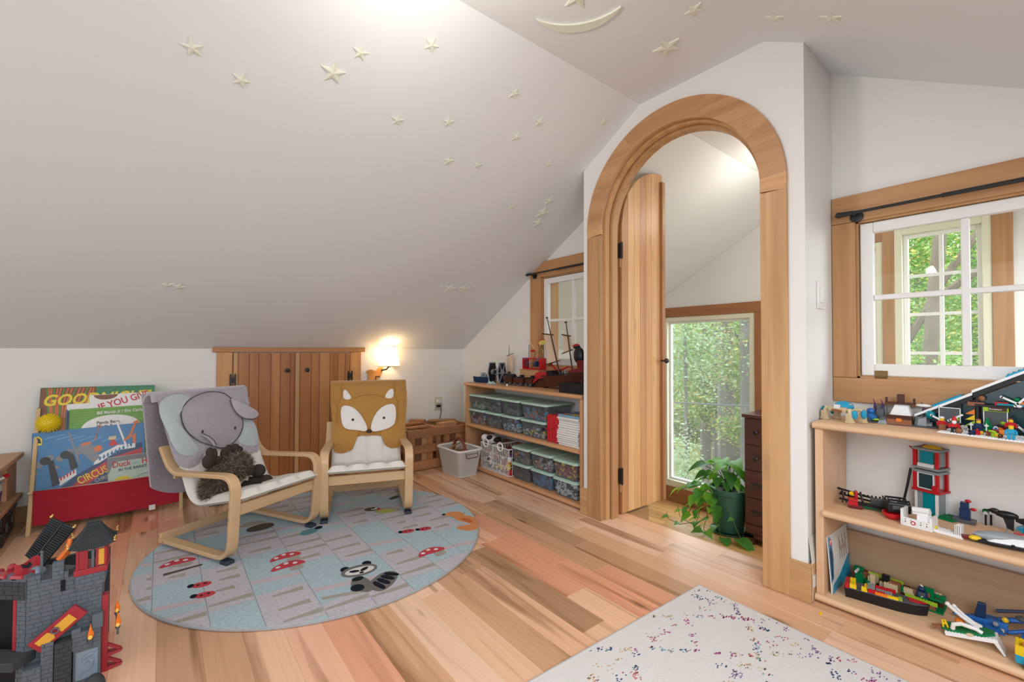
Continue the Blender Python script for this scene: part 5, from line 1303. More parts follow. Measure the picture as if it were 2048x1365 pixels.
# ---- lidded bins
thin_glass('bin_clear', (.72, .77, .81), .04, .12, .09)
mat('lid_mint', (.46, .66, .56), .4, var=.03)
PALETTE = ['toy_white', 'toy_red', 'toy_blue', 'toy_yellow', 'toy_green', 'toy_black', 'toy_grey', 'toy_orange', 'toy_dark_grey', 'toy_tan', 'toy_brown', 'toy_azure']
BRN = random.Random(77)
def bits_mat(nm, cols):
    """mixed small pieces too fine to tell apart behind the clear plastic: cells of the given colours"""
    if nm in MATS: return MATS[nm]
    mt, nt, p = newmat(nm); N, L = nt.nodes, nt.links
    tc = N.new('ShaderNodeTexCoord'); vo = N.new('ShaderNodeTexVoronoi'); vo.inputs['Scale'].default_value = 75
    L.new(tc.outputs['Object'], vo.inputs['Vector']); sp = N.new('ShaderNodeSeparateColor'); L.new(vo.outputs['Color'], sp.inputs[0])
    rp = N.new('ShaderNodeValToRGB'); rp.color_ramp.interpolation = 'CONSTANT'; e = rp.color_ramp.elements
    while len(e) < len(cols): e.new(1.0)
    for k, c in enumerate(cols): e[k].position = k/len(cols); e[k].color = (*c, 1)
    L.new(sp.outputs[0], rp.inputs[0]); L.new(rp.outputs[0], p.inputs['Base Color']); p.inputs['Roughness'].default_value = .6
    b = N.new('ShaderNodeBump'); b.inputs['Strength'].default_value = .8; b.inputs['Distance'].default_value = .006; L.new(vo.outputs['Distance'], b.inputs['Height']); L.new(b.outputs['Normal'], p.inputs['Normal'])
    MATS[nm] = mt; return mt
def mound(t, hx, hy, h, m_):
    g = G(); n = 8
    f = lambda u, v: h*(.80+.2*math.sin(u*7+t.location.y*30)*math.cos(v*6+t.location.y*9))
    P = [(2*i/n-1, 2*j/n-1) for j in range(n+1) for i in range(n+1)]
    T_ = [g._p((a*hx, b*hy, f((a+1)/2, (b+1)/2))) for a, b in P]; B_ = [g._p((a*hx*.94, b*hy*.94, .006)) for a, b in P]
    ix = lambda i, j: j*(n+1)+i
    for i in range(n):
        for j in range(n):
            g.f.append([T_[ix(i, j)], T_[ix(i+1, j)], T_[ix(i+1, j+1)], T_[ix(i, j+1)]])
        for a, b in ((ix(i, 0), ix(i+1, 0)), (ix(i, n), ix(i+1, n)), (ix(0, i), ix(0, i+1)), (ix(n, i), ix(n, i+1))): g.f.append([T_[a], T_[b], B_[b], B_[a]])
    g.build('heaped_bits', m_, t, smooth=0, kind='stuff')
def scraps(t, hx, hy, z0, z1, cols, n=150, sz=(.006, .022)):
    """jumbled small toy pieces against the walls of a bin, one mesh per colour"""
    gs = {c: G() for c in cols}
    for i in range(n):
        c = BRN.choice(cols); g = gs[c]
        s = BRN.random()
        z = z0+(z1-z0)*BRN.random()**1.6; k = .90+.10*(z-z0)/(z1-z0+.001)
        x, y = BRN.uniform(-hx, hx)*k, BRN.uniform(-hy, hy)*k
        if s < .35: x = -hx*k+BRN.uniform(.006, .018)
        elif s < .75: y = (hy*k-BRN.uniform(.006, .016))*BRN.choice([-1, 1])
        g.M = Matrix.Translation((x, y, z)) @ Matrix.Rotation(BRN.random()*3, 4, 'X') @ Matrix.Rotation(BRN.random()*3, 4, 'Z')
        g.cbox((0, 0, 0), [BRN.uniform(*sz) for _ in range(3)])
    for c, g in gs.items():
        if g.v: g.build('loose_pieces', c, t, smooth=0, kind='stuff', label=c.replace('toy_', '').replace('_', ' ')+' toy pieces')
def bin_(label, y, x, z, wy, dx, h, cols, fill, n=150, sz=(.006, .022), grp='mint-lidded clear bins'):
    if n == 150: n = 26; sz = (.008, .028)
    if n == 170: n = 34; sz = (.008, .028)
    t = thing('lidded_bin', label, 'bin', (x+dx/2, y, z), 0, grp)
    hx, hy = dx/2, wy/2; k = .86
    A = rr(hx*k, hy*k, .022); B = rr(hx*.975, hy*.97, .028)
    g = G(); a = [g._p((*p, .002)) for p in A]; b = [g._p((*p, h-.012)) for p in B]; n_ = len(a)
    for i in range(n_): g.f.append([a[i], a[(i+1) % n_], b[(i+1) % n_], b[i]])
    g.f.append(a[::-1]); tb = g.build('tub', 'bin_clear', t, smooth=40)
    g = G(); q = rr(.5, .5, .12)
    g.tube([(-hx*(.90+.0*s)-.003, hy*.62*cx, .02+(h-.05)*cz) for cx, cz, s in ((-1, 0, 0), (-1, .9, 0), (1, .9, 0), (1, 0, 0))], .0016, 5); g.build('moulded_panel', 'bin_clear', tb)
    g = G()
    for z0_, z1_, e in ((h-.014, h-.004, 1.0), (h-.004, h, .95)):
        q0 = rr(hx*e, hy*e, .03); q1 = rr(hx*(e if e == 1 else e-.01), hy*(e if e == 1 else e-.01), .03); g.hexa([(*p, z0_) for p in q0], [(*p, z1_) for p in q1])
    g.build('lid', 'lid_mint', t, smooth=40, bevel=.001)
    base = [tuple(MATS[c].node_tree.nodes['Mix'].inputs[6].default_value)[:3] for c in cols]
    mound(t, hx*.84, hy*.84, .012+(h-.03)*fill*.72, bits_mat('bits_'+'_'.join(c[4:] for c in cols), [tuple(.75*q+.03 for q in c) for c in base]))
    scraps(t, hx*.86, hy*.86, .012+(h-.03)*fill*.35, .012+(h-.03)*fill, cols, n, sz)
    return t
MIX = ['toy_white', 'toy_red', 'toy_grey', 'toy_orange', 'toy_azure', 'toy_dark_grey']; DIM = ['toy_dark_grey', 'toy_grey', 'toy_black', 'toy_brown', 'toy_green']
BH = .121
rows_ = [('toy bits with a little green', 3.080, .235, ['toy_green', 'toy_tan', 'toy_grey', 'toy_white'], .45), ('dim grey toy bits', 2.852, .205, DIM, .7), ('dark grey toy bits', 2.632, .225, DIM, .8), ('red and blue toy bits', 2.358, .285, ['toy_azure', 'toy_orange', 'toy_maroon', 'toy_grey', 'toy_dark_grey'], .7)]
rows2 = [('orange and grey toy bits', 3.080, .235, ['toy_orange', 'toy_grey', 'toy_white', 'toy_dark_grey', 'toy_maroon'], .75), ('brown toy bits', 2.852, .205, ['toy_brown', 'toy_grey', 'toy_dark_grey', 'toy_maroon'], .7), ('white and blue toy bits', 2.632, .225, ['toy_white', 'toy_azure', 'toy_dark_grey', 'toy_grey'], .75), ('white, yellow and black toy bits', 2.368, .275, ['toy_white', 'toy_yellow', 'toy_black', 'toy_grey', 'toy_brown'], .7)]
ORD = ['first', 'second', 'third', 'fourth']
for k, (d, y, w_, c, f) in enumerate(rows2): bin_('clear bin of %s, lower row, %s from the crate side' % (d, ORD[k]), y, 2.058, MZ+.001, w_, .285, BH, c, f)
for k, (d, y, w_, c, f) in enumerate(rows_): bin_('clear bin of %s, upper row, %s from the crate side' % (d, ORD[k]), y, 2.058, MZ+BH+.003, w_, .285, BH, c, f)
low = [(2.505, .208, 'dark bits with an orange brick', ['toy_dark_grey', 'toy_black', 'toy_green', 'toy_orange', 'toy_grey'], 'black and olive bits', ['toy_black', 'toy_dark_grey', 'toy_brown']),
       (2.277, .228, 'dark bits and a white fin', ['toy_dark_grey', 'toy_grey', 'toy_orange', 'toy_black', 'toy_white'], 'blue bits', ['toy_blue', 'toy_azure', 'toy_navy']),
       (2.036, .228, 'magenta and yellow tiles', ['toy_maroon', 'toy_magenta', 'toy_yellow'], 'black-marked white tiles', ['toy_white', 'toy_white', 'toy_black'])]
mat('toy_magenta', (.35, .02, .10), .35)
for y, w_, d1, c1, d2, c2 in low:
    big = y < 2.1
    bin_('clear bin of %s, lower of two on the bottom shelf' % d2, y, 2.058-.012*big, BZ+.001, w_, .28, BH-.002, c2, .95 if y < 2.3 else .8, 130 if big else 170, (.010, .028) if big else (.006, .02))
    bin_('clear bin of %s, upper of two on the bottom shelf' % d1, y, 2.058-.012*big, BZ+BH, w_, .28, BH-.002, c1, .95 if big else .75, 130 if big else 170, (.010, .026) if big else (.006, .02))
# ---- red fleece and magazines
mat('fleece_red', (.50, .012, .02), .9, var=.1, bump=.5, bscale=200)
rf_ = thing('red_fleece', 'folded bright red fleece standing between bins and magazines', 'cloth', (2.06, 2.168, MZ+.001))
def fl_(u, v):
    a = u*PI; k = 1+.05*math.sin(v*5)
    return Vector((.10-.10*math.sin(a)*k+.012*math.sin(v*11)*math.sin(a), -.052+.104*u+.006*math.sin(v*4+u*9), .185*v-.01*math.sin(u*6)*v))
g = G()
for k in range(4):
    y0 = -.042+k*.027
    g.lathe([(.0, .0), (.014, .002), (.0165, .05), (.0155, .12), (.0165, .165), (.010, .182), (0, .186)], (.02+.003*(k % 2), y0, 0), 12)
    g.box(.02, .24, y0-.013, y0+.013, .002, .178)
g.build('folds', 'fleece_red', rf_, smooth=60)
g = G(); g.tube([(.004, -.05, .12), (.0, -.02, .10), (.002, .02, .09), (.006, .048, .085)], .006, 6); g.build('drawn_fold', 'fleece_red', rf_)
MG = random.Random(3); z = MZ+.001
for k in range(14):
    th = .0125+MG.random()*.003
    g = G(); dx, dy = .24+MG.random()*.02, .185+MG.random()*.008
    col = 'print_white' if MG.random() < .6 else 'paper'
    lab = 'pale magazine within the stack at the end of the middle shelf' if k < 13 else 'topmost magazine of the stack, with a blue and yellow cover'
    t = thing('magazine', lab, 'magazine', (2.062+MG.uniform(-.004, .012), 2.012+MG.uniform(-.005, .005), z), MG.uniform(-.03, .03), 'magazines stacked beside the red fleece' if k < 13 else None)
    g = G(); g.box(.003, dx, -dy/2+.002, dy/2-.002, .001, th-.001); g.build('pages', col, t, smooth=0)
    g = G(); g.box(-.001, dx+.001, -dy/2-.001, dy/2+.001, 0, .001); g.box(-.001, dx+.001, -dy/2-.001, dy/2+.001, th-.001, th-.0002); g.box(-.001, 0, -dy/2, dy/2, .0, th-.004)
    g.build('cover', 'print_sky_pale' if k == 13 else ('print_white' if k % 4 else 'paper'), t, smooth=0)
    if k == 13:
        for q, m_ in (((.03, .09, -.05, .02), 'print_yellow'), ((.10, .2, -.07, .06), 'print_navy'), ((.02, .06, .03, .08), 'print_orange')):
            g = G(); g.box(*q, th-.0003, th); g.build('cover_picture', m_, t, smooth=0)
    z += th
# ---- white wire baskets with toys
def wire_basket(y, w_, label):
    t = thing('wire_basket', label, 'basket', (2.056, y, BZ+.001), 0, 'white wire baskets')
    h_, d = .205, .26
    g = G()
    n = int(w_/.0135)
    for i in range(n+1):
        yy = -w_/2+w_*i/n; g.cyl((0, yy, .003), (-.003, yy, h_), .0018, n=5)
    for k in range(int(d/.03)):
        for s in (-1, 1): g.cyl((k*.03, s*w_/2, .003), (k*.03, s*w_/2, h_), .0018, n=5)
    for z in (.003, .07, .14): g.tube([(d, -w_/2, z), (0, -w_/2, z), (0, w_/2, z), (d, w_/2, z)], .0022, 5)
    g.build('wires', 'plastic_white', t)
    g = G(); g.tube([(d, -w_/2, h_), (-.003, -w_/2, h_), (-.003, w_/2, h_), (d, w_/2, h_), (d, -w_/2, h_)], .005, 6); g.build('rim', 'plastic_white', t)
    g = G(); g.tube([(-.010, .0+.034*math.cos(a*PI/10), h_+.006+.031*math.sin(a*PI/10)) for a in range(21)], .0058, 8, False); g.build('grip_ring', 'plastic_white', t)
    g = G(); g.box(0, d, -w_/2, w_/2, .0, .002); g.build('base', 'plastic_white', t, smooth=0)
    return t
wb = wire_basket(2.905, .155, 'white wire basket nearest the mesh basket on the bottom shelf'); wb2 = wire_basket(2.715, .20, 'white wire basket beside the stacked bins on the bottom shelf')
def toy_car(label, loc, rot, body, sc=1.0):
    t = thing('toy_car', label, 'toy car', loc, rot, None, sc)
    g = G(); g.prism([(-.04, .008), (.04, .008), (.042, .020), (.024, .024), (.012, .036), (-.02, .037), (-.036, .026), (-.042, .022)], 1, -.018, .018); g.build('body', body, t, smooth=0, bevel=.002)
    g = G(); g.prism([(.010, .026), (.020, .025), (.010, .034), (-.018, .035), (-.03, .027)], 1, -.0186, .0186); g.build('window', 'toy_black', t, smooth=0)
    for x in (-.024, .025):
        for y in (-.018, .018):
            g = G(); g.cyl((x, y-.004, .010), (x, y+.004, .010), .010, n=12); g.build('wheel', 'toy_black', t)
    return t
CR = random.Random(9)
specs = [('white toy racing car wedged upright in the wire basket by the mesh basket', (2.075, 2.90, .10), (1.2, 1.3, .3), 'toy_white'), ('red toy car low in the wire basket by the mesh basket', (2.09, 2.93, .06), (.3, .2, 1.4), 'toy_red'), ('dark grey toy car atop the wire basket by the mesh basket', (2.12, 2.91, .19), (.4, -.3, .9), 'toy_dark_grey'), ('blue toy car in the wire basket by the mesh basket', (2.15, 2.88, .10), (1.0, .3, 2), 'toy_navy'),
         ('white toy van in the wire basket beside the bins', (2.08, 2.74, .11), (.9, .9, 1.2), 'toy_white'), ('red toy car standing on end in the wire basket beside the bins', (2.075, 2.70, .09), (.2, 1.4, .2), 'toy_red'), ('yellow toy car low in the wire basket beside the bins', (2.085, 2.77, .055), (.1, .2, 1.5), 'toy_yellow'), ('violet toy car in the wire basket beside the bins', (2.10, 2.67, .14), (.5, .6, 1.0), 'toy_violet'), ('maroon toy truck at the top of the wire basket beside the bins', (2.13, 2.69, .20), (.2, .1, 1.3), 'toy_maroon')]
for s in specs: toy_car(*s, 1.25)
scraps(wb, .10, .07, .01, .15, ['toy_black', 'toy_red', 'toy_navy', 'toy_white'], 60, (.01, .04)); scraps(wb2, .10, .09, .01, .15, ['toy_black', 'toy_red', 'toy_yellow', 'toy_white'], 80, (.01, .04))
for o in list(wb.children)+list(wb2.children):
    if o.name.startswith('loose'): o.location.x = .12
pd = thing('plush_panda', 'black and white plush toy lying on top of the nearer wire basket', 'stuffed toy', (2.13, 2.94, .262))
g = G(); g.sph((0, 0, 0), (.05, .05, .04), 12, 8); g.build('body', 'plush_white', pd); g = G(); g.sph((-.045, .03, .012), (.032, .034, .03), 12, 8); g.build('head', 'plush_white', pd)
g = G(); g.sph((-.035, -.02, .02), (.03, .02, .018), 10, 7); g.sph((.02, -.05, .0), (.04, .022, .02), 10, 7); g.sph((-.05, .055, .035), .013, 8, 6); g.build('dark_limbs', 'moose_skin', pd)
# ================================================================ TOYS ON TOP OF THE LEFT BOOKCASE
def T(name, label, x, y, z=TZ+.001, rz=0.0, grp=None, cat='toy', sc=None): return thing(name, label, cat, (x, y, z), rz, grp, sc)
def hull(g, L_, W2, H_, bow=.35, stern=.9, n=10, flare=1.25):
    """boat body along x, bow at +x"""
    rows = []
    for i in range(n+1):
        u = i/n; x = -L_/2+L_*u; k = stern if u < .12 else 1.0; kk = k*(1-max(0, (u-(1-bow))/bow)**1.8)
        wt = max(.001, W2*kk*flare); wb_ = max(.0006, W2*kk*.75); zb = H_*.12*max(0, (u-.7)/.3)**2; zt = H_*(1+.18*max(0, (u-.6)/.4)**2)
        rows.append([g._p((x-(.02*L_ if u == 0 else 0)*0, -wt, zt)), g._p((x*(.94 if u > .9 else .97), -wb_, zb)), g._p((x*(.94 if u > .9 else .97), wb_, zb)), g._p((x, wt, zt))])
    for A, B in zip(rows, rows[1:]):
        for i in range(3): g.f.append([A[i], A[i+1], B[i+1], B[i]])
        g.f.append([A[3], A[0], B[0], B[3]])
    g.f.append(rows[0]); g.f.append(rows[-1][::-1]); return g
t = T('toy_patrol_boat', 'dark blue toy boat with grey deckhouse at the corner end', 2.165, 3.10, rz=math.radians(122), cat='toy boat')
g = G(); hull(g, .21, .024, .045, .5, .95); g.build('hull', 'toy_navy', t, smooth=40)
g = G(); g.box(-.09, .05, -.022, .022, .044, .050); g.build('deck', 'toy_dark_grey', t, smooth=0); g = G(); g.box(-.02, .03, -.014, .014, .05, .072); g.box(-.005, .02, -.010, .010, .072, .080); g.box(-.005, .03, -.02, .02, .080, .083); g.build('deckhouse', 'toy_grey', t, smooth=0, bevel=.001)
g = G(); g.box(.0, .012, -.0145, .0145, .058, .068); g.build('window', 'toy_black', t, smooth=0); g = G(); g.cyl((0, 0, .08), (0, 0, .105), .0015, n=6); g.box(-.012, 0, -.0005, .0005, .095, .104); g.build('mast', 'toy_white', t, smooth=0); g = G(); g.cyl((-.06, 0, .05), (-.06, 0, .066), .013, n=12); g.box(-.075, -.04, -.02, -.012, .05, .063); g.build('gun_mount', 'toy_dark_grey', t, smooth=0)
# starfighter with two hexagonal wing panels
t = T('toy_starfighter', 'grey toy starfighter with two tall hexagonal black wing panels', 2.185, 2.945, TZ+.001, math.radians(190), cat='toy spaceship')
hexp = [(-.034, .006), (.034, .006), (.052, .088), (.034, .170), (-.034, .170), (-.052, .088)]
for s in (-1, 1):
    y = s*.055
    g = G(); g.prism(hexp, 1, y-.003, y+.003); w_ = g.build('wing_panel', 'toy_black', t, smooth=0)
    g = G(); c = (0, .088)
    for i in range(6): a, b = hexp[i], hexp[(i+1) % 6]; g.tube([(a[0], y, a[1]), (b[0], y, b[1])], .0055, 6); g.tube([(a[0], y+s*.004, a[1]), (c[0], y+s*.004, c[1])], .0042, 6)
    g.cyl((0, y-.008, .096), (0, y+.008, .096), .022, n=14); g.build('wing_frame', 'toy_grey', w_)
g = G(); g.sph((0, 0, .096), .030, 16, 10); g.cyl((0, -.055, .096), (0, .055, .096), .012, n=10); g.build('cockpit', 'toy_grey', t); g = G(); g.cyl((.024, 0, .096), (.032, 0, .096), .018, .014, 14); g.build('cockpit_window', 'toy_black', t)
t = T('toy_sailboat', 'small brown toy boat with one tan sail behind the starfighter', 2.30, 2.93, rz=math.radians(100), cat='toy boat')
g = G(); hull(g, .12, .02, .035); g.build('hull', 'toy_brown', t, smooth=40); g = G(); g.cyl((0, 0, .03), (0, 0, .315), .004, .002, 8); g.cyl((-.05, .0, .25), (.03, 0, .225), .003, n=6); g.sph((0, 0, .07), (.02, .02, .03), 8, 6); g.build('mast', 'toy_brown', t)
mat('sailcloth', (.66, .50, .36), .85, var=.1, scale=14)
g = G(); g.grid(lambda u, v: Vector((-.045+.065*u, .004+.01*math.sin(u*3)*math.sin(v*3), .24-.02*u-.13*v)), 6, 8, .0012, (0, 1, 0)); g.build('sail', 'sailcloth', t, smooth=60)
# rod-and-connector machine on a shelf box
t = T('wooden_box', 'small brown wooden box under the red construction frame', 2.30, 2.62, cat='box')
g = G(); g.box(-.045, .045, -.11, .11, 0, .118); g.build('body', 'alder_y', t, smooth=0, bevel=.002); g = G(); g.box(-.05, .05, -.115, .115, .118, .126); g.build('lid', 'alder_y', t, smooth=0, bevel=.002)
t = T('construction_frame', 'red frame of toy rods with a wheel and yellow sail', 2.285, 2.595, TZ+.128, cat='construction toy')
g = G()
for z in (.004, .085):
    for x in (-.03, .03): g.tube([(x, -.098, z), (x, .098, z)], .005, 6)
for y in (-.098, .098):
    g.box(-.034, .034, y-.003, y+.003, .0, .09)
g.build('red_rods', 'toy_red', t); g = G()
for y in (-.092, .06): g.box(-.035, -.028, y, y+.016, .078, .092)
g.build('connector', 'toy_blue', t, smooth=0); g = G(); g.tube([(-.032, .05+.022*math.cos(a*PI/8), .045+.022*math.sin(a*PI/8)) for a in range(17)], .003, 6, False); g.tube([(-.032, .05, .023), (-.032, .05, .067)], .002, 5); g.tube([(-.032, .028, .045), (-.032, .072, .045)], .002, 5); g.cyl((-.034, -.09, .045), (-.034, .09, .045), .002, n=6); g.cyl((-.03, -.08, .045), (-.03, -.05, .045), .022, n=14); g.build('wheel', 'toy_navy', t)
g = G(); g.cyl((0, .06, .085), (0, .06, .195), .003, n=6); g.cyl((0, -.06, .085), (0, -.06, .19), .003, n=6); g.cyl((0, .02, .04), (.0, -.02, .14), .003, n=6); g.build('grey_rods', 'toy_dark_grey', t)
g = G(); g.cyl((0, .075, .235), (0, .0, .165), .003, n=6); g.build('tan_rod', 'toy_tan', t); g = G(); g.sph((0, .015, .145), (.008, .03, .010), 8, 6); g.build('red_rotor', 'toy_red', t)
mat('sail_yellow', (.60, .52, .12), .5)
arc_ = [(-.13-.075*math.cos(a*PI/10)*1.0, .215+.03*math.sin(a*PI/10)) for a in range(11)]
g = G(); g.prism([(-.07, .19), (-.10, .14), (-.125, .125)] + [(-.125-.075*math.cos(PI-a*PI/10)*-1, .205+.025*math.sin(a*PI/10)) for a in range(11)][::-1], 0, -.002, .002); g.build('yellow_sail', 'sail_yellow', t, smooth=0)
g = G(); g.tube([(0, -.05, .185)] + [(0, -.125+.075*math.cos(a*PI/10), .207+.027*math.sin(a*PI/10)) for a in range(11)], .004, 6); g.build('sail_edge', 'toy_red', t)
# dark brick-built train / camp of small wagons in front of the box
mat('brick_trans', (.30, .26, .22), .2)
def wagon(label, x, y, rz, roof, L_=.10):
    t = T('toy_wagon', label, x, y, rz=rz, cat='toy wagon')
    g = G(); g.box(-L_/2, L_/2, -.028, .028, .012, .020); g.studs(-L_/2, L_/2, -.028, .028, .020); g.build('chassis', 'toy_black', t, smooth=0)
    g = G(); g.box(-L_/2+.004, L_/2-.004, -.024, -.018, .020, .06); g.box(-L_/2+.004, L_/2-.004, .018, .024, .02, .06); g.box(-L_/2+.004, -L_/2+.012, -.024, .024, .02, .066); g.build('walls', 'toy_brown', t, smooth=0, bevel=.001)
    for k in range(3):
        g = G(); g.box(-L_/2+.012+k*.026, -L_/2+.026+k*.026, -.0255, -.023, .03, .052); g.build('window', 'toy_tan' if k % 2 else 'brick_trans', t, smooth=0)
    g = G()
    if roof: g.prism(arc(0, .058, .030, 0, 180, 8), 0, -L_/2, L_/2)
    else: g.box(-.03, -.01, -.015, .015, .06, .085); g.box(.01, .03, -.012, .012, .06, .07)
    g.build('roof', 'toy_black', t, smooth=40)
    for xx in (-L_*.3, L_*.3):
        for yy in (-.03, .03):
            g = G(); g.cyl((xx, yy-.003, .012), (xx, yy+.003, .012), .012, n=12); g.build('wheel', 'toy_dark_grey', t)
    return t
wagon('black toy wagon with rounded roof beside the starfighter', 2.20, 2.79, math.radians(97), True)
wagon('dark toy wagon with tan windows in front of the wooden box', 2.20, 2.66, math.radians(96), False, .11)
wagon('black toy wagon with a tall stack behind the red tarp', 2.21, 2.545, math.radians(92), False, .08)
t = T('toy_tarp', 'red cloth tarp bundled over the toy wagons', 2.235, 2.46, TZ+.05, math.radians(90), cat='cloth')
g = G(); g.grid(lambda u, v: Vector((-.07+.14*u, -.03+.07*v, .065-.035*v-.012*math.sin(u*5)*math.sin(v*4)-.05*u*v)), 12, 8, .004, (0, 0, 1)); g.build('cloth', 'fleece_red', t, smooth=60)
g = G(); g.box(-.06, .06, -.02, .02, -.049, .02); g.build('crate', 'toy_brown', t, smooth=0)
for k, (x, y, c, lab) in enumerate(((2.085, 2.885, 'toy_pale_aqua', 'pale aqua spiky toy piece lying at the shelf edge'), (2.10, 2.70, 'toy_white', 'tiny white round toy piece at the shelf edge'))):
    t = T('toy_piece', lab, x, y, cat='toy piece'); g = G()
    if k == 0:
        for a in range(7): an = a*.9; g.tube([(0, 0, .006), (.022*math.cos(an), .03*math.sin(an), .012+.008*(a % 3)), (.032*math.cos(an), .045*math.sin(an), .002)], [.006, .004, .0015], 6)
    else: g.cyl((0, 0, 0), (0, 0, .012), .008, n=12); g.cyl((0, 0, .012), (0, 0, .016), .005, n=10)
    g.build('shell', c, t)
# pirate ship
t = T('toy_galleon', 'dark brown toy galleon with two masts and tan sails', 2.235, 2.19, TZ+.03, math.radians(93), cat='toy ship')
t.rotation_euler = (0, math.radians(7), math.radians(93))
t.rotation_euler = (0, math.radians(6), math.radians(93))
g = G(); hull(g, .50, .048, .075, .35, .9); g.build('hull', 'toy_brown', t, smooth=40)
g = G(); g.hexa([(-.25, -.05, .07), (-.07, -.052, .07), (-.07, .052, .07), (-.25, .05, .07)], [(-.27, -.045, .125), (-.07, -.048, .105), (-.07, .048, .105), (-.27, .045, .125)]); g.box(-.26, -.14, -.04, .04, .115, .165); g.build('stern_castle', 'toy_maroon', t, smooth=0, bevel=.001)
for k in range(6):
    g = G(); g.box(-.05+k*.036, -.03+k*.036, -.0615, -.05, .03, .055); g.build('gun_port', 'toy_maroon' if k % 2 else 'toy_black', t, smooth=0)
for k in range(4):
    g = G(); g.box(-.24+k*.028, -.224+k*.028, -.0475, -.04, .13, .155); g.build('stern_window', 'toy_tan', t, smooth=0)
g = G(); g.box(-.22, .10, -.053, -.045, .078, .085); g.box(-.22, .10, .045, .053, .078, .085)
for k in range(9): g.box(-.06+k*.024, -.052+k*.024, -.053, -.047, .075, .10)
g.build('railing', 'toy_black', t, smooth=0)
g = G(); g.box(.10, .16, -.03, .03, .07, .11); g.box(.115, .15, -.04, .04, .11, .116); g.build('fore_castle', 'toy_black', t, smooth=0); g = G(); g.box(.105, .155, -.032, -.029, .078, .104); g.build('crate_face', 'toy_tan', t, smooth=0)
g = G(); g.cyl((.185, -.058, .05), (.185, -.066, .05), .019, n=16); g.cyl((.185, -.066, .05), (.185, -.068, .05), .010, n=12); g.build('figurehead_disc', 'toy_tan', t)
def rig(mx, lean, zt, y_lo, y_hi, zlo, zhi, nm):
    g = G(); top = (mx+lean, -.0, zt); g.tube([(mx, 0, .07), (mx+lean*.5, 0, (.07+zt)/2), top], [.006, .005, .003], 8); g.box(top[0]-.008, top[0]+.012, -.003, .003, zt-.004, zt+.006)
    f = lambda z: mx+lean*(z-.07)/(zt-.07)
    g.cyl((f(zhi)+y_hi, .0, zhi+.01), (f(zhi)-.028, 0, zhi-.012), .0042, n=6); g.cyl((f(zlo)+y_lo, 0, zlo-.012), (f(zlo)-.028, 0, zlo+.008), .0042, n=6); m = g.build('mast', 'toy_brown', t)
    g = G(); g.grid(lambda u, v: Vector(((f(zhi)+y_hi*.9-(y_hi*.9+.01)*u)*(1-v)+(f(zlo)+y_lo*.9-(y_lo*.9+.01)*u)*v, -.006-.012*math.sin(v*PI), zhi+.006-.014*u+((zlo-.008+.012*u)-(zhi+.006-.014*u))*v)), 8, 10, .0012, (0, 1, 0)); sl_ = g.build('sail', 'sailcloth', m, smooth=60)
    cx_, cz_, r_ = (f((zlo+zhi)/2)+(y_lo+y_hi)*.24), (zlo+zhi)/2, min(.038, (zhi-zlo)*.27)
    g = G()
    for rr_ in (1, .72, .35): g.tube([(cx_+r_*rr_*math.cos(a*PI/10), -.021, cz_+r_*1.15*rr_*math.sin(a*PI/10)) for a in range(21)], .0016, 5, False)
    g.build('sail_emblem', 'sail_print', sl_)
mat('sail_print', (.42, .23, .16), .85)
rig(.055, .085, .505, .115, .085, .175, .385, 'a'); rig(-.065, .025, .445, .075, .055, .24, .355, 'b')
g = G(); g.sph((-.135, 0, .20), (.045, .03, .06), 10, 7); g.sph((-.12, 0, .26), (.03, .02, .015), 10, 6); g.build('furled_sail', 'toy_black', t); g = G(); g.sph((-.115, 0, .272), (.03, .016, .012), 10, 6); g.build('red_hat', 'toy_red', t)
g = G(); g.tube([(.17, -.04, .165), (.145, -.045, .135), (.12, -.045, .115), (.06, -.05, .12), (.02, -.05, .135), (-.02, -.05, .128), (-.03, -.05, .11)], [.004, .007, .005, .006, .005, .005, .003], 6); g.build('serpent', 'toy_red', t)
g = G()
for a in range(6): g.tube([(-.0+.01*a, -.058, .085), (-.02+.022*a, -.068, .098-.004*(a % 2)), (-.035+.03*a, -.07, .085)], [.004, .003, .0012], 5)
g.build('aqua_splash', 'toy_pale_aqua', t)
for x, c in ((.03, 'toy_grey'), (.075, 'toy_navy')):
    g = G(); g.cyl((x, -.03, .075), (x, -.03, .10), .010, .008, 8); g.sph((x, -.03, .108), .009, 8, 6); g.build('sailor', c, t)
t = T('storage_tin', 'black rectangular box with studs at the arch end', 2.135, 2.00, cat='box')
g = G(); g.box(-.06, .10, -.115, .105, 0, .062); g.build('body', 'toy_black', t, smooth=0, bevel=.002); g = G(); g.studs(-.06, .10, -.11, .10, .062, .016, .004, .003, 6); g.build('studs', 'toy_black', t, kind='stuff'); g = G(); g.cyl((.02, -.02, .062), (.02, -.02, .085), .004, n=6); g.cyl((.02, -.06, .062), (.02, -.06, .08), .003, n=6); g.build('antenna', 'toy_dark_grey', t)
# ================================================================ BRICK TOYS ON THE RIGHT BOOKCASE
mat('toy_teal_glass', (.008, .045, .055), .15)
mat('toy_snow', (.85, .86, .87), .35, var=.03)
def bx(t, nm, m_, *boxes, studs=False, bevel=.0008):
    first = None
    for b in boxes:
        g = G(); g.box(*b)
        if studs: g.studs(b[0], b[1], b[2], b[3], b[5])
        o = g.build(nm, m_, t, smooth=0, bevel=bevel if not studs else 0)
        first = first or o
    return first
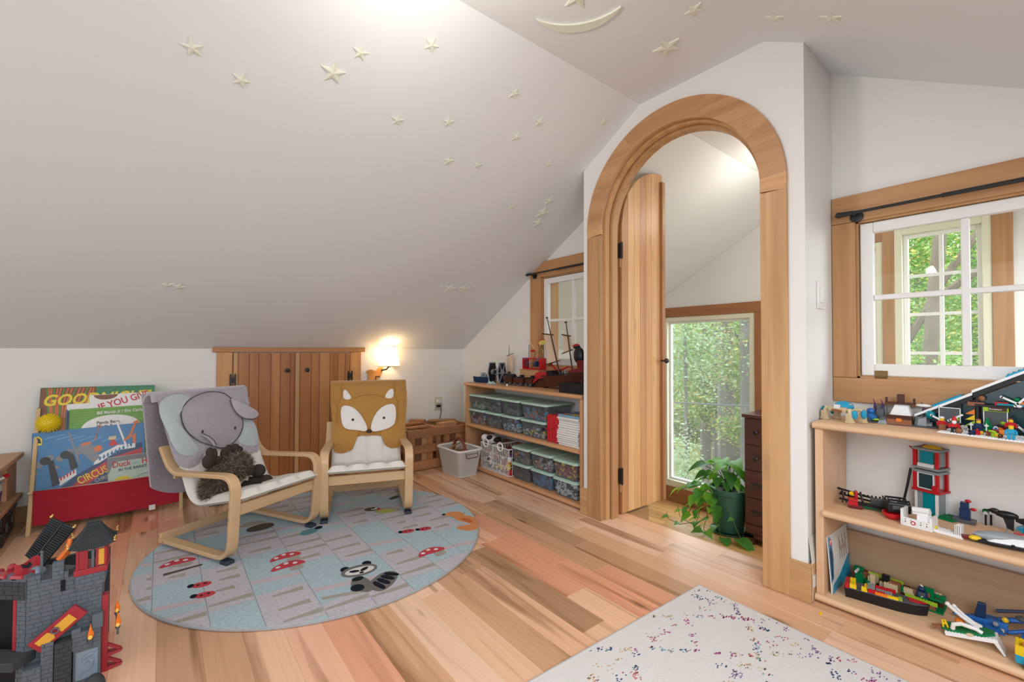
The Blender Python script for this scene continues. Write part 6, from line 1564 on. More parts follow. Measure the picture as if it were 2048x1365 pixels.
# walking crab machine
t = T('toy_crab_walker', 'tan and turquoise brick-built crab walker at the left end of the top board', 2.165, .566, rz=math.radians(-28), cat='brick toy')
bx(t, 'body', 'toy_tan', (-.028, .03, -.034, .034, .036, .050), (-.030, -.022, -.038, .038, .040, .056), studs=True)
bx(t, 'front_bar', 'toy_mid_brown', (-.034, -.03, -.022, .022, .036, .046))
g = G(); g.sph((.004, 0, .058), (.030, .036, .022), 14, 8); g.build('dome', 'toy_azure', t); bx(t, 'white_plate', 'toy_white', (-.034, -.024, -.011, .011, .050, .066))
for y in (-.030, -.012, .012, .030):
    g = G(); g.cyl((.0, y, .068), (0, y, .080-abs(y)*.3), .006, .005, 8); g.build('top_stud', 'toy_tan', t)
for sx in (-1, 1):
    for sy in (-1, 1):
        l = bpy.data.objects.new('leg', None); COL.objects.link(l); l.parent = t
        g = G(); g.tube([(sx*.016, sy*.03, .046), (sx*.026, sy*.052, .050), (sx*.030, sy*.058, .032)], .007, 8); g.build('hip', 'toy_tan', l)
        g = G(); g.box(sx*.030-.010, sx*.030+.010, sy*.056-.009, sy*.056+.009, .006, .036); g.box(sx*.030-.012, sx*.030+.012, sy*.056-.011, sy*.056+.011, .0, .008); g.build('foot', 'toy_tan', l, smooth=0, bevel=.001)
        g = G(); g.sph((sx*.022, sy*.068, .034), (.010, .010, .018), 8, 6); g.build('pincer', 'toy_teal' if sy > 0 else 'toy_azure', l)
# rocky base with treasure chest
t = T('toy_rock_base', 'dark grey brick rocks around white slope and brown treasure chest', 2.265, .405, rz=math.radians(4), cat='brick toy')
RK = random.Random(13)
g = G(); g2 = G(); g3 = G()
for i in range(34):
    y = RK.uniform(-.10, .10); x = RK.uniform(-.055, .045); h_ = RK.uniform(.012, .04) + (.025 if abs(y) > .05 and x > 0 else 0)
    if abs(y) < .045 and x < -.02: continue
    gg = RK.choice([g, g, g2]); gg.hexa([(x-.014, y-.014, 0), (x+.014, y-.014, 0), (x+.014, y+.014, 0), (x-.014, y+.014, 0)], [(x-.010, y-.011, h_), (x+.012, y-.012, h_+.004), (x+.011, y+.012, h_), (x-.011, y+.010, h_-.004)])
g.build('rocks', 'toy_dark_grey', t, smooth=0, kind='stuff'); g2.build('pale_rocks', 'toy_grey', t, smooth=0, kind='stuff')
bx(t, 'base_plate', 'toy_dark_grey', (-.06, .05, -.105, .105, 0, .004), studs=True)
g = G(); g.hexa([(-.035, -.034, .028), (.03, -.034, .028), (.03, .034, .028), (-.035, .034, .028)], [(.0, -.020, .068), (.03, -.022, .074), (.03, .022, .074), (.0, .020, .068)]); g.build('white_slope', 'toy_snow', t, smooth=0, bevel=.003)
bx(t, 'chest', 'toy_mid_brown', (-.062, -.028, -.036, .036, .002, .022)); g = G(); g.prism(arc(-.045, .020, .017, 0, 180, 8), 1, -.037, .037); g.build('chest_lid', 'toy_brown', t, smooth=40); bx(t, 'chest_clasp', 'toy_orange', (-.064, -.060, -.008, .008, .014, .026))
bx(t, 'gate', 'toy_brown', (.02, .035, -.008, .014, .080, .112), (.015, .04, -.04, .05, .072, .080), (.02, .03, -.040, -.033, .08, .098), (.02, .03, .043, .05, .08, .098))
for y in (-.062, .058, .082):
    g = G(); g.tube([(.01, y, .05), (.0, y-.003, .072), (.006, y+.004, .09)], [.004, .003, .0008], 6); g.build('crystal', 'toy_violet', t)
g = G(); g.sph((-.04, .085, .02), (.014, .018, .014), 10, 6); g.sph((-.02, .09, .04), (.012, .014, .014), 8, 6); g.build('blue_weed', 'toy_blue', t); g = G(); g.sph((-.045, .07, .012), (.006, .022, .005), 8, 6); g.build('fish', 'toy_lime', t); g = G(); g.sph((.0, -.065, .076), (.006, .022, .006), 8, 6); g.build('fish', 'toy_white', t); g = G(); g.sph((-.02, -.085, .045), (.014, .014, .016), 8, 6); g.build('green_weed', 'toy_teal', t)
# chalet with A-frame roof
t = T('toy_chalet', 'brick-built ski chalet with steep white roof and turquoise tiles', 2.29, .15, cat='brick toy')
X0c, X1c = -.035, .10
Ya, Za, Yb, Zb = .215, .032, -.30, .348
def rz_(y): return Za+(Zb-Za)*(Ya-y)/(Ya-Yb)
for y0, y1, dz in ((.215, .06, .0), (.062, -.30, .008)):
    g = G(); g.prism([(y0, rz_(y0)+dz), (y1, rz_(y1)+dz), (y1, rz_(y1)+dz+.010), (y0, rz_(y0)+dz+.010)], 0, X0c, X1c); g.build('roof_board', 'toy_snow', t, smooth=0, bevel=.0008)
    g = G(); g.prism([(y0-.004, rz_(y0-.004)-.018+dz), (y1, rz_(y1)-.018+dz), (y1, rz_(y1)+dz), (y0-.004, rz_(y0-.004)+dz)], 0, X0c+.004, X1c-.004); g.build('roof_beam', 'toy_black', t, smooth=0)
for y0, y1, dz in ((.165, .09, 0), (-.02, -.13, .008)):
    g = G(); g.prism([(y0, rz_(y0)+dz+.010), (y1, rz_(y1)+dz+.010), (y1, rz_(y1)+dz+.016), (y0, rz_(y0)+dz+.016)], 0, X0c, X1c-.02); tp = g.build('roof_tiles', 'toy_azure', t, smooth=0)
    g = G(); n = 9
    for i in range(n):
        y = y0+(y1-y0)*(i+.5)/n
        for j in range(3): g.cyl((X0c+.006+j*.02, y, rz_(y)+dz+.015), (X0c+.006+j*.02, y+.0008, rz_(y)+dz+.0185), .003, n=6)
    g.build('studs', 'toy_azure', tp, smooth=0, kind='stuff')
bx(t, 'base', 'toy_black', (X0c-.03, X1c, -.30, .19, 0, .006)); bx(t, 'upper_floor', 'toy_black', (X0c-.012, X1c, -.30, .052, .090, .098)); bx(t, 'column', 'toy_black', (X0c, X0c+.012, .044, .052, .006, .126), (X0c, X0c+.012, .088, .094, .006, .10), (X0c+.01, X0c+.02, -.02, -.01, .006, .09))
g = G(); g.prism([(.19, .006), (.19, rz_(.19)-.02), (.055, rz_(.055)-.02), (.055, .006)], 0, X0c+.022, X0c+.026); g.prism([(.045, .10), (.045, rz_(.045)-.015), (-.30, rz_(-.30)-.015), (-.30, .10)], 0, X0c+.022, X0c+.026); g.build('glass_wall', 'toy_teal_glass', t, smooth=0)
bx(t, 'lower_glass', 'toy_teal_glass', (X0c+.022, X0c+.026, -.14, .04, .006, .09))
bx(t, 'brown_wall', 'toy_brown', (X0c+.004, X0c+.03, -.30, -.09, .006, .088))
def door_(y, z, nm='door'):
    o = bx(t, nm+'_frame', 'toy_white', (X0c-.006, X0c+.0, y-.029, y-.026, z, z+.070), (X0c-.006, X0c+.0, y+.026, y+.029, z, z+.070), (X0c-.006, X0c, y-.029, y+.029, z+.067, z+.070)); bx(o, 'glass', 'toy_dark_grey', (X0c-.003, X0c-.001, y-.026, y+.026, z, z+.067)); g = G(); g.sph((X0c-.006, y-.018, z+.030), (.003, .007, .006), 8, 6); g.build('leaf_plate', 'toy_lime', o)
door_(.118, .008); door_(.005, .008); door_(-.115, .105)
for k, c in enumerate(('toy_lime', 'toy_yellow', 'toy_orange')):
    for yy, zz in ((.064, .02), (-.165, .12)):
        g = G(); g.prism([(yy-.010, zz+k*.02), (yy+.014, zz+k*.02), (yy-.010, zz+.019+k*.02)], 0, X0c-.008, X0c-.002); g.build('pennant', c, t, smooth=0)
bx(t, 'eave_block', 'toy_mid_brown', (X0c-.006, X0c, .03, .072, .090, .104)); bx(t, 'lime_panel', 'toy_lime', (X0c-.008, X0c-.004, -.026, .034, .075, .092)); bx(t, 'sign', 'toy_brown', (X0c-.012, X0c-.008, -.022, .020, .078, .090))
text('Reception', 'sign_lettering', .0085, 'toy_white', t, Matrix.Translation((X0c-.0125, .019, .0815)) @ Matrix.Rotation(-PI/2, 4, 'Z') @ Matrix.Rotation(PI/2, 4, 'X'), .0001, squash=.85)
for (y, z, ry) in ((.145, .035, .5), (.10, .045, -.6), (-.03, .118, .5), (-.055, .118, -.9), (-.06, .02, .8)):
    g = G(); g.M = Matrix.Translation((X0c-.02, y, z)) @ Matrix.Rotation(ry, 4, 'X'); g.box(-.002, .002, -.022, .022, -.003, .003); g.cyl((-.002, .022, 0), (.002, .022, 0), .004, n=8); g.build('ski', 'toy_white', t, smooth=0)
bx(t, 'red_basket', 'toy_red', (X0c-.012, X0c, -.026, .006, .098, .110)); bx(t, 'orange_pot', 'toy_orange', (X0c-.012, X0c, -.064, -.05, .098, .114)); g = G(); g.sph((X0c-.006, -.045, .12), .008, 8, 6); g.build('bush', 'toy_green', t); g = G(); g.sph((X0c-.008, .036, .118), (.008, .009, .010), 8, 6); g.build('owl', 'toy_mid_brown', t)
g = G()
for k in range(8): g.sph((X0c-.018, -.05-.024*k, .100), (.005, .007, .005), 8, 5)
g.build('snow_clumps', 'toy_snow', t); bx(t, 'rail', 'toy_teal', (X0c-.018, X0c-.014, -.20, .0, .099, .106))
# snow field
t = T('toy_snow_field', 'white studded base plate spread in front of the chalet', 2.165, .10, rz=math.radians(-8), cat='brick toy')
bx(t, 'plate', 'toy_snow', (-.072, .075, -.30, .175, 0, .004), studs=True)
SZ = TZ+.0065
def minifig(label, x, y, rz, torso, legs, hair, hat=None, z=SZ, rot=None, extra=None, skin='toy_skin', skirt=False):
    t = thing('toy_figure', label, 'toy figure', (x, y, z), rot or (0, 0, rz), 'brick figures on the snow plate')
    k = 1.12
    if skirt: g = G(); g.hexa([(-.010*k, -.010*k, 0), (.010*k, -.010*k, 0), (.010*k, .010*k, 0), (-.010*k, .010*k, 0)], [(-.005*k, -.0075*k, .017*k), (.005*k, -.0075*k, .017*k), (.005*k, .0075*k, .017*k), (-.005*k, .0075*k, .017*k)]); g.build('skirt', legs, t, smooth=0, bevel=.001)
    else:
        for s in (-1, 1): g = G(); g.box(-.004*k, .004*k, s*.0042*k-.0036*k, s*.0042*k+.0036*k, .0, .015*k); g.box(-.006*k, .004*k, s*.0042*k-.0036*k, s*.0042*k+.0036*k, .0, .004*k); g.build('leg', legs, t, smooth=0, bevel=.0006)
    g = G(); g.hexa([(-.0045*k, -.008*k, .0155*k), (.0045*k, -.008*k, .0155*k), (.0045*k, .008*k, .0155*k), (-.0045*k, .008*k, .0155*k)], [(-.0045*k, -.006*k, .0285*k), (.0045*k, -.006*k, .0285*k), (.0045*k, .006*k, .0285*k), (-.0045*k, .006*k, .0285*k)]); g.build('torso', torso, t, smooth=0, bevel=.0006)
    for s in (-1, 1): g = G(); g.tube([(0, s*.007*k, .026*k), (-.003*k, s*.0105*k, .021*k), (-.007*k, s*.0105*k, .016*k)], .0026*k, 6); g.sph((-.008*k, s*.0105*k, .0155*k), .0028*k, 6, 5); g.build('arm', torso, t)
    g = G(); g.cyl((0, 0, .0285*k), (0, 0, .0385*k), .0054*k, n=12); g.build('head', skin, t, bevel=.001)
    g = G()
    if hair: g.sph((.001, 0, .0375*k), (.0066*k, .0066*k, .0048*k), 10, 6); g.build('hair', hair, t)
    if hat == 'cone': g = G(); g.lathe([(.0064*k, .036*k), (.0066*k, .039*k), (.004*k, .045*k), (0, .050*k)], n=10); g.build('hat', 'toy_red', t); g = G(); g.sph((-.004*k, 0, .031*k), (.004*k, .0055*k, .006*k), 8, 6); g.build('beard', 'toy_white', t)
    if hat == 'helmet': g = G(); g.sph((.001, 0, .037*k), .0072*k, 10, 7); g.build('helmet', 'toy_mid_brown', t)
    if extra: extra(t, k)
    return t
def apron(t, k): g = G(); g.box(-.0115*k, -.010*k, -.008*k, .008*k, .0, .018*k); g.build('apron', 'toy_mid_brown', t, smooth=0)
def sack(t, k): g = G(); g.sph((-.012*k, -.010*k, .007*k), (.010*k, .009*k, .008*k), 8, 6); g.build('sack', 'toy_mid_brown', t)
def poles(t, k):
    for s in (-1, 1): g = G(); g.cyl((-.010*k, s*.016*k, .0), (-.010*k, s*.016*k, .030*k), .0016*k, n=6); g.cyl((-.010*k, s*.016*k, .022*k), (-.010*k, s*.016*k, .026*k), .005*k, n=8); g.build('ski_pole', 'toy_white', t)
minifig('white-haired toy figure in a red dress with a brown apron on the snow plate', 2.165, .277, .2, 'toy_red', 'toy_maroon', 'toy_white', extra=apron, skirt=True)
minifig('red-hatted toy figure with a white beard and a sack', 2.135, .243, .1, 'toy_red', 'toy_black', None, 'cone', extra=sack)
minifig('orange-haired toy figure holding white ski poles', 2.19, .190, .1, 'toy_navy', 'toy_navy', 'toy_mid_brown', extra=poles)
minifig('toy figure lying on its back with a yellow head toward the shelf edge', 2.115, .205, 0, 'toy_red', 'toy_navy', None, z=SZ+.006, rot=(PI/2, 0, .9))
minifig('toy figure in black lying face down behind the yellow-headed one', 2.21, .222, 0, 'toy_black', 'toy_white', 'toy_maroon', z=SZ+.007, rot=(PI/2, .4, 2.2))
minifig('brown-haired toy figure with a green scarf lying across the snow plate', 2.135, .165, 0, 'toy_lime', 'toy_mid_brown', 'toy_brown', z=SZ+.007, rot=(PI/2, 0, -.8))
minifig('fire-haired toy figure lying with an orange flame piece', 2.18, .16, 0, 'toy_orange', 'toy_maroon', 'toy_red', z=SZ+.008, rot=(PI/2, .3, .5))
minifig('bright blue toy figure seated at the front edge of the snow plate', 2.108, .112, .0, 'toy_azure', 'toy_azure', None)
minifig('toy figure with an orange collar and dark brown hair near the chalet', 2.215, .118, .1, 'toy_red', 'toy_black', 'toy_brown', z=SZ+.010)
minifig('blue-suited toy figure cut by the photo edge at the shelf front', 2.118, .065, .0, 'toy_blue', 'toy_navy', 'toy_white')
minifig('white-helmeted toy figure beside the brown chalet wall', 2.225, .076, .0, 'toy_grey', 'toy_grey', 'toy_white')
t = T('toy_fir_tree', 'green brick-built fir tree in front of the chalet door', 2.222, .172, SZ, cat='brick toy')
g = G(); g.cyl((0, 0, 0), (0, 0, .008), .004, n=8); g.build('trunk', 'toy_brown', t); g = G()
for k in range(3): g.lathe([(.020-.005*k, .006+.012*k), (.008-.002*k, .018+.012*k)], n=7); g.lathe([(0, .006+.012*k), (.020-.005*k, .006+.012*k)], n=7)
g.sph((0, 0, .044), .005, 6, 5); g.build('boughs', 'toy_green', t)
t = T('toy_kettle_grill', 'red and white toy barrel between the fir tree and the chalet', 2.235, .140, SZ, cat='brick toy')
g = G(); g.cyl((0, 0, 0), (0, 0, .020), .009, n=12); g.build('barrel', 'toy_red', t); g = G(); g.cyl((0, 0, .008), (0, 0, .013), .0094, n=12); g.build('white_band', 'toy_white', t); g = G(); g.box(-.006, .006, -.012, .012, .020, .028); g.build('top', 'toy_black', t, smooth=0, bevel=.001)
t = T('toy_ski_sign', 'small blue and white arched toy board by the red barrel', 2.215, .152, SZ, cat='brick toy')
g = G(); g.prism([(-.006, 0), (-.006, .018)] + [(-.006*math.cos(a*PI/6), .018+.006*math.sin(a*PI/6)) for a in range(1, 6)] + [(.006, .018), (.006, 0)], 0, -.0015, .0015); g.build('board', 'toy_white', t, smooth=0); g = G(); g.prism([(-.0035, .004), (-.0035, .02), (.0035, .02), (.0035, .004)], 0, -.0022, -.0014); g.build('picture', 'toy_blue', t, smooth=0)
# ---------------- middle shelf
mz = MZ+.001
def T2(name, label, x, y, rz=0.0, z=mz, cat='brick toy', grp=None): return thing(name, label, cat, (x, y, z), rz, grp)
t = T2('toy_girder_truck', 'black girder-framed toy truck with a red seated figure', 2.215, .49, math.radians(-72))
g = G()
for y in (-.040, .040):
    g.tube([(-.105, y, .052-.02*(y < 0)), (.10, y, .012)], .0045, 6); g.tube([(-.10, y, .030), (.10, y, .004)], .004, 6)
for x in (-.09, -.03, .04, .09): g.tube([(x, -.04, .03-.15*x*.2), (x, .04, .045-.15*x*.25)], .004, 6)
g.studs(-.1, .1, -.043, -.037, .018, .012, .003, .006); g.studs(-.1, .1, .037, .043, .03, .012, .003, .010)
g.build('girders', 'toy_black', t)
bx(t, 'green_deck', 'toy_green', (-.04, .08, -.030, .030, .006, .011), studs=True); bx(t, 'grey_block', 'toy_dark_grey', (-.0, .075, .006, .036, .012, .034), studs=True)
bx(t, 'red_seat', 'toy_red', (-.075, -.045, -.044, -.012, .012, .036), (-.052, -.042, -.006, .026, .028, .056)); g = G(); g.sph((-.062, .004, .046), .009, 8, 6); g.build('yellow_head', 'toy_yellow', t); bx(t, 'red_sled', 'toy_maroon', (-.075, -.03, -.046, -.02, .002, .012))
t = T2('toy_red_bowl', 'small red toy dish under the black toy box', 2.142, .412)
g = G(); g.lathe([(.0, .0), (.018, .001), (.029, .014), (.030, .024), (.027, .024), (.016, .006), (0, .005)], n=20); g.build('dish', 'toy_red', t)
t = T2('toy_black_box', 'black brick-built box with handles tilted over the red dish', 2.165, .402, math.radians(-65), mz+.026)
g = G(); g.box(-.034, .034, -.028, .028, 0, .034); g.build('body', 'toy_black', t, smooth=0, bevel=.004); g = G(); g.tube([(-.03, -.02, .034), (-.03, -.02, .044), (.03, -.02, .044), (.03, -.02, .034)], .004, 6); g.tube([(-.03, .02, .034), (-.03, .02, .044), (.03, .02, .044), (.03, .02, .034)], .004, 6); g.build('handles', 'toy_black', t); bx(t, 'white_clip', 'toy_white', (-.02, .0, -.006, .004, .034, .042)); bx(t, 'window', 'toy_dark_grey', (-.02, .01, -.0285, -.027, .012, .026))
t = T2('toy_white_console', 'white brick-built console with rows of small holes', 2.115, .335, math.radians(-8))
bx(t, 'back_wall', 'toy_white', (-.026, .03, -.044, -.036, .0, .048), (-.026, -.018, -.036, .040, .0, .030), (-.018, .03, -.036, .040, .0, .006), (-.026, .02, .034, .042, .0, .058)); bx(t, 'bench', 'toy_snow', (-.02, .01, -.036, -.002, .030, .046), (-.012, .02, -.030, .012, .046, .058), studs=True)
g = G(); g.cyl((-.008, -.034, .066), (-.008, .012, .060), .010, n=12); g.build('roller', 'toy_white', t); g = G()
for y in (-.03, -.014, .012, .028): g.cyl((-.0265, y, .016), (-.0255, y, .016), .0022, n=8); g.cyl((-.0265, y, .024), (-.0255, y, .024), .0016, n=8)
g.build('holes', 'toy_dark_grey', t, kind='stuff'); g = G(); g.cyl((-.0275, .006, .016), (-.0258, .006, .016), .007, n=14); g.build('red_emblem', 'toy_red', t); g = G(); g.cyl((-.0283, .006, .016), (-.0272, .006, .016), .004, n=12); g.build('emblem_centre', 'toy_white', t)
t = T2('toy_white_tray', 'flat white toy tray with an upright ladder piece', 2.118, .262, math.radians(-10))
bx(t, 'tray', 'toy_snow', (-.022, .02, -.045, .04, .0, .009), studs=True); bx(t, 'upright', 'toy_white', (-.020, .006, -.040, -.028, .009, .044), (-.014, .0, -.026, -.022, .009, .04)); g = G(); g.box(-.021, -.019, -.038, -.036, .012, .042); g.box(-.021, -.019, -.033, -.031, .012, .042); g.build('slots', 'toy_grey', t, smooth=0); g = G(); g.sph((-.012, .028, .014), (.006, .008, .006), 8, 6); g.build('yellow_piece', 'toy_yellow', t)
t = T2('toy_rescue_tower', 'tall red and white brick tower with blue-green glazing', 2.335, .332, math.radians(-18))
bx(t, 'base', 'toy_green', (-.045, .035, -.085, .045, 0, .004), studs=True)
tw = bpy.data.objects.new('lower_storey', None); COL.objects.link(tw); tw.parent = t
bx(tw, 'white_posts', 'toy_white', (-.034, -.026, -.036, -.028, .004, .085), (-.034, -.026, .028, .036, .004, .085), (.022, .03, -.036, -.028, .004, .085), (.022, .03, .028, .036, .004, .085)); bx(tw, 'glass', 'toy_teal', (-.030, -.028, -.028, .012, .004, .085)); bx(tw, 'grey_panel', 'toy_grey', (-.028, .028, -.034, -.032, .004, .085), (-.031, -.029, .012, .028, .004, .085))
for k, (z0, z1, nm) in enumerate(((.085, .165, 'middle_storey'), (.172, .25, 'top_storey'))):
    s_ = bpy.data.objects.new(nm, None); COL.objects.link(s_); s_.parent = t
    bx(s_, 'red_posts', 'toy_red', (-.036, -.026, -.040, -.030, z0, z1), (-.036, -.026, .028, .040, z0, z1), (.022, .032, -.04, -.03, z0, z1), (.022, .032, .028, .038, z0, z1)); bx(s_, 'floor', 'toy_red' if k == 0 else 'toy_grey', (-.042, .034, -.044, .042, z0, z0+.008)); bx(s_, 'roof', 'toy_grey', (-.038, .034, -.042, .042, z1-.008, z1), studs=True)
    if k == 0: bx(s_, 'window_frame', 'toy_white', (-.035, -.032, -.026, -.022, z0+.01, z1-.008), (-.035, -.032, .022, .027, z0+.01, z1-.008), (-.035, -.032, -.026, .027, z0+.01, z0+.014), (-.035, -.032, -.026, .027, z1-.012, z1-.008)); bx(s_, 'window_glass', 'toy_teal_glass', (-.033, -.0315, -.023, .022, z0+.012, z1-.01)); bx(s_, 'red_box', 'toy_red', (-.042, -.03, -.04, -.022, z0+.008, z0+.03))
    else: bx(s_, 'glass', 'toy_teal', (-.030, -.028, -.022, .02, z0+.022, z1-.010)); bx(s_, 'white_bench', 'toy_white', (-.038, -.02, -.026, .024, z0+.008, z0+.02), studs=True); bx(s_, 'clear_side', 'toy_grey', (-.024, .022, -.036, -.034, z0+.012, z1-.012))
g = G(); g.sph((-.004, -.006, .25), (.022, .032, .012), 12, 7); g.build('yellow_dome', 'toy_yellow', t); g = G(); g.sph((.0, .016, .252), (.014, .014, .009), 8, 6); g.build('red_light', 'toy_maroon', t)
g = G(); g.tube([(-.036, .046, .165), (-.042, .054, .10), (-.05, .066, .02)], .0045, 8); g.build('black_pole', 'toy_black', t); g = G(); g.hexa([(-.03, .036, .235), (-.02, .036, .235), (-.02, .042, .235), (-.03, .042, .235)], [(-.03, .05, .248), (-.02, .05, .248), (-.02, .056, .25), (-.03, .056, .25)]); g.build('red_horn', 'toy_red', t, smooth=0)
t = T2('toy_dark_turret', 'small dark blue and red toy turret behind the space ship nose', 2.31, .238)
bx(t, 'base', 'toy_dark_grey', (-.02, .02, -.028, .032, 0, .012)); bx(t, 'turret', 'toy_navy', (-.014, .014, -.014, .014, .012, .05), (-.01, .012, -.010, .012, .05, .072)); g = G(); g.sph((0, -.008, .078), (.007, .009, .006), 8, 6); g.sph((-.004, -.022, .052), (.006, .008, .006), 8, 6); g.build('red_cap', 'toy_red', t); g = G(); g.tube([(0, .014, .018), (-.004, .04, .022)], .003, 6); g.build('barrel', 'toy_grey', t)
for x, y, c, lab in ((2.33, .188, 'toy_green', 'tiny round green and white toy sign on the middle shelf'), (2.345, .176, 'toy_red', 'tiny round red toy sign on the middle shelf')):
    t = T2('toy_signpost', lab, x, y, cat='brick toy'); g = G(); g.cyl((0, 0, 0), (0, 0, .045), .003, n=6); g.build('post', 'toy_black', t); g = G(); g.cyl((-.004, 0, .05), (-.001, 0, .05), .009, n=12); g.build('disc', c, t); g = G(); g.cyl((-.0045, 0, .044), (-.002, 0, .044), .006, n=10); g.build('white_disc', 'toy_white', t)
t = T2('toy_space_ship', 'long white toy space ship with black edges and grey canopy', 2.165, .055, math.radians(103))
t.rotation_euler = (0, 0, math.radians(113))
g = G(); g.prism([(.185, .0), (.12, .034), (-.06, .065), (-.25, .10), (-.25, -.10), (-.06, -.065), (.12, -.034)], 2, .006, .014); g.build('black_base', 'toy_black', t, smooth=0, bevel=.001)
g = G(); g.hexa([(.13, -.026, .014), (.13, .026, .014), (-.06, .058, .014), (-.25, .09, .014), (-.25, -.09, .014), (-.06, -.058, .014)], [(.10, -.016, .028), (.10, .016, .028), (-.06, .038, .040), (-.25, .06, .042), (-.25, -.06, .042), (-.06, -.038, .040)]); g.build('white_hull', 'toy_snow', t, smooth=0, bevel=.001)
g = G(); g.sph((.085, 0, .024), (.075, .022, .018), 14, 8); g.build('canopy', 'toy_grey', t); g = G(); g.hexa([(.0, .02, .034), (-.02, .05, .03), (-.16, .07, .034), (-.16, .015, .041)], [(.0, .02, .038), (-.02, .048, .036), (-.16, .068, .042), (-.16, .015, .046)]); g.build('dark_wing', 'toy_black', t, smooth=0)
bx(t, 'red_stripe', 'toy_red', (-.02, .05, -.034, -.026, .030, .036)); bx(t, 'orange_block', 'toy_orange', (-.008, .008, -.008, .008, .036, .044)); bx(t, 'aqua_stripe', 'toy_teal', (.0, .04, .010, .030, .028, .033)); g = G(); g.sph((.155, .01, .014), (.016, .010, .008), 8, 6); g.build('yellow_light', 'toy_yellow', t); bx(t, 'red_tip', 'toy_maroon', (.16, .185, -.008, .008, .006, .016))
g = G()
for k in range(9): g.cyl((.08-k*.038, .046+.008*k, .013), (.08-k*.038, .046+.008*k, .020), .004, n=6)
g.build('edge_studs', 'toy_black', t, kind='stuff'); bx(t, 'runner', 'toy_dark_grey', (-.2, .08, -.02, .02, 0, .006))
t = T2('toy_black_bird', 'black toy raven on a thin clear peg behind the space ship', 2.285, .135)
g = G(); g.sph((0, 0, .062), (.012, .030, .013), 10, 7); g.sph((0, .028, .068), (.010, .013, .010), 8, 6); g.tube([(0, .036, .068), (0, .056, .064)], [.006, .001], 6); g.build('body', 'toy_black', t); g = G(); g.hexa([(-.002, -.018, .060), (.002, -.018, .060), (.002, .012, .060), (-.002, .012, .060)], [(-.006, -.016, .012), (-.003, -.016, .012), (-.003, -.002, .018), (-.006, -.002, .018)]); g.build('wing', 'toy_black', t, smooth=0); g = G(); g.prism([(-.02, .055), (-.055, .066), (-.058, .056), (-.04, .052), (-.055, .042), (-.05, .034), (-.02, .046)], 0, -.003, .003); g.build('tail', 'toy_black', t, smooth=0); g = G(); g.cyl((0, 0, 0), (0, 0, .05), .002, n=6); g.build('peg', 'toy_grey', t)
t = T2('toy_blue_craft', 'small blue toy vehicle tail at the photo edge of the middle shelf', 2.30, .068)
bx(t, 'body', 'toy_blue', (-.02, .02, -.03, .03, .012, .03), studs=True); g = G(); g.hexa([(-.02, .03, .012), (.02, .03, .012), (.012, .045, .02), (-.012, .045, .02)], [(-.02, .03, .03), (.02, .03, .03), (.012, .045, .024), (-.012, .045, .024)]); g.build('nose', 'toy_azure', t, smooth=0); bx(t, 'skid', 'toy_black', (-.018, -.012, -.03, .03, 0, .012), (.012, .018, -.03, .03, 0, .012))
# ---------------- bottom shelf
bz = BZ+.001
def T3(name, label, x, y, rz=0.0, z=bz, cat='brick toy'): return thing(name, label, cat, (x, y, z), rz)
t = T3('instruction_booklet', 'blue and white toy instruction booklet standing against the bookcase side', 2.205, .588, 0, cat='booklet'); t.rotation_euler = (math.radians(-4), 0, 0)
g = G(); g.box(-.125, .115, -.003, .0, .0, .218); g.build('pages', 'print_white', t, smooth=0)
g = G(); g.prism([(-.125, .0), (.115, .0), (.115, .10), (-.02, .045), (-.10, .03)], 1, -.0036, -.003); g.build('blue_wave', 'toy_azure', t, smooth=0); g = G(); g.prism([(-.125, .04), (-.095, .05), (-.075, .12), (-.085, .20), (-.105, .218), (-.125, .215)], 1, -.0036, -.003); g.build('blue_picture', 'print_sky_pale', t, smooth=0); g = G(); g.prism([(-.115, .05), (-.095, .06), (-.085, .15), (-.10, .18), (-.115, .16)], 1, -.0040, -.0034); g.build('dark_picture', 'print_navy', t, smooth=0)
g = G(); g.prism([(-.098+.011*math.cos(a*.52), .193+.014*math.sin(a*.52)) for a in range(12)], 1, -.0045, -.0038); g.build('red_badge', 'toy_red', t, smooth=0); g = G(); g.tube([(-.098+.006*math.cos(a*.7), -.0047, .193+.008*math.sin(a*.7)) for a in range(7)], .0012, 5); g.build('badge_mark', 'toy_white', t)
g = G()
for k in range(7): g.box(.0+k*.013, .004+k*.013, -.0036, -.003, .10+.03*(k % 2), .19-.02*(k % 3))
g.build('printed_lines', 'print_brown', t, smooth=0, kind='stuff')
t = T3('toy_long_boat', 'long black-hulled brick boat with yellow and red cargo', 2.152, .437, math.radians(-78), cat='toy boat')
g = G(); hull(g, .245, .030, .040, .45, .95); g.build('hull', 'toy_black', t, smooth=40)
g = G(); g.prism([(-.118, -.034), (.03, -.034), (.085, -.022), (.118, -.003), (.118, .003), (.085, .022), (.03, .034), (-.118, .034)], 2, .0395, .044); dk = g.build('deck', 'toy_dark_grey', t, smooth=0); g = G(); g.studs(.0, .08, -.022, .022, .044); g.build('deck_studs', 'toy_dark_grey', dk, smooth=0, kind='stuff')
bx(t, 'red_stern', 'toy_red', (-.120, -.108, -.036, .036, .040, .056)); bx(t, 'yellow_bricks', 'toy_yellow', (-.106, -.085, -.034, -.018, .044, .058), (-.106, -.088, .018, .034, .044, .058), (-.062, -.052, -.034, .03, .044, .050), (-.07, -.055, -.036, -.026, .044, .06), studs=True)
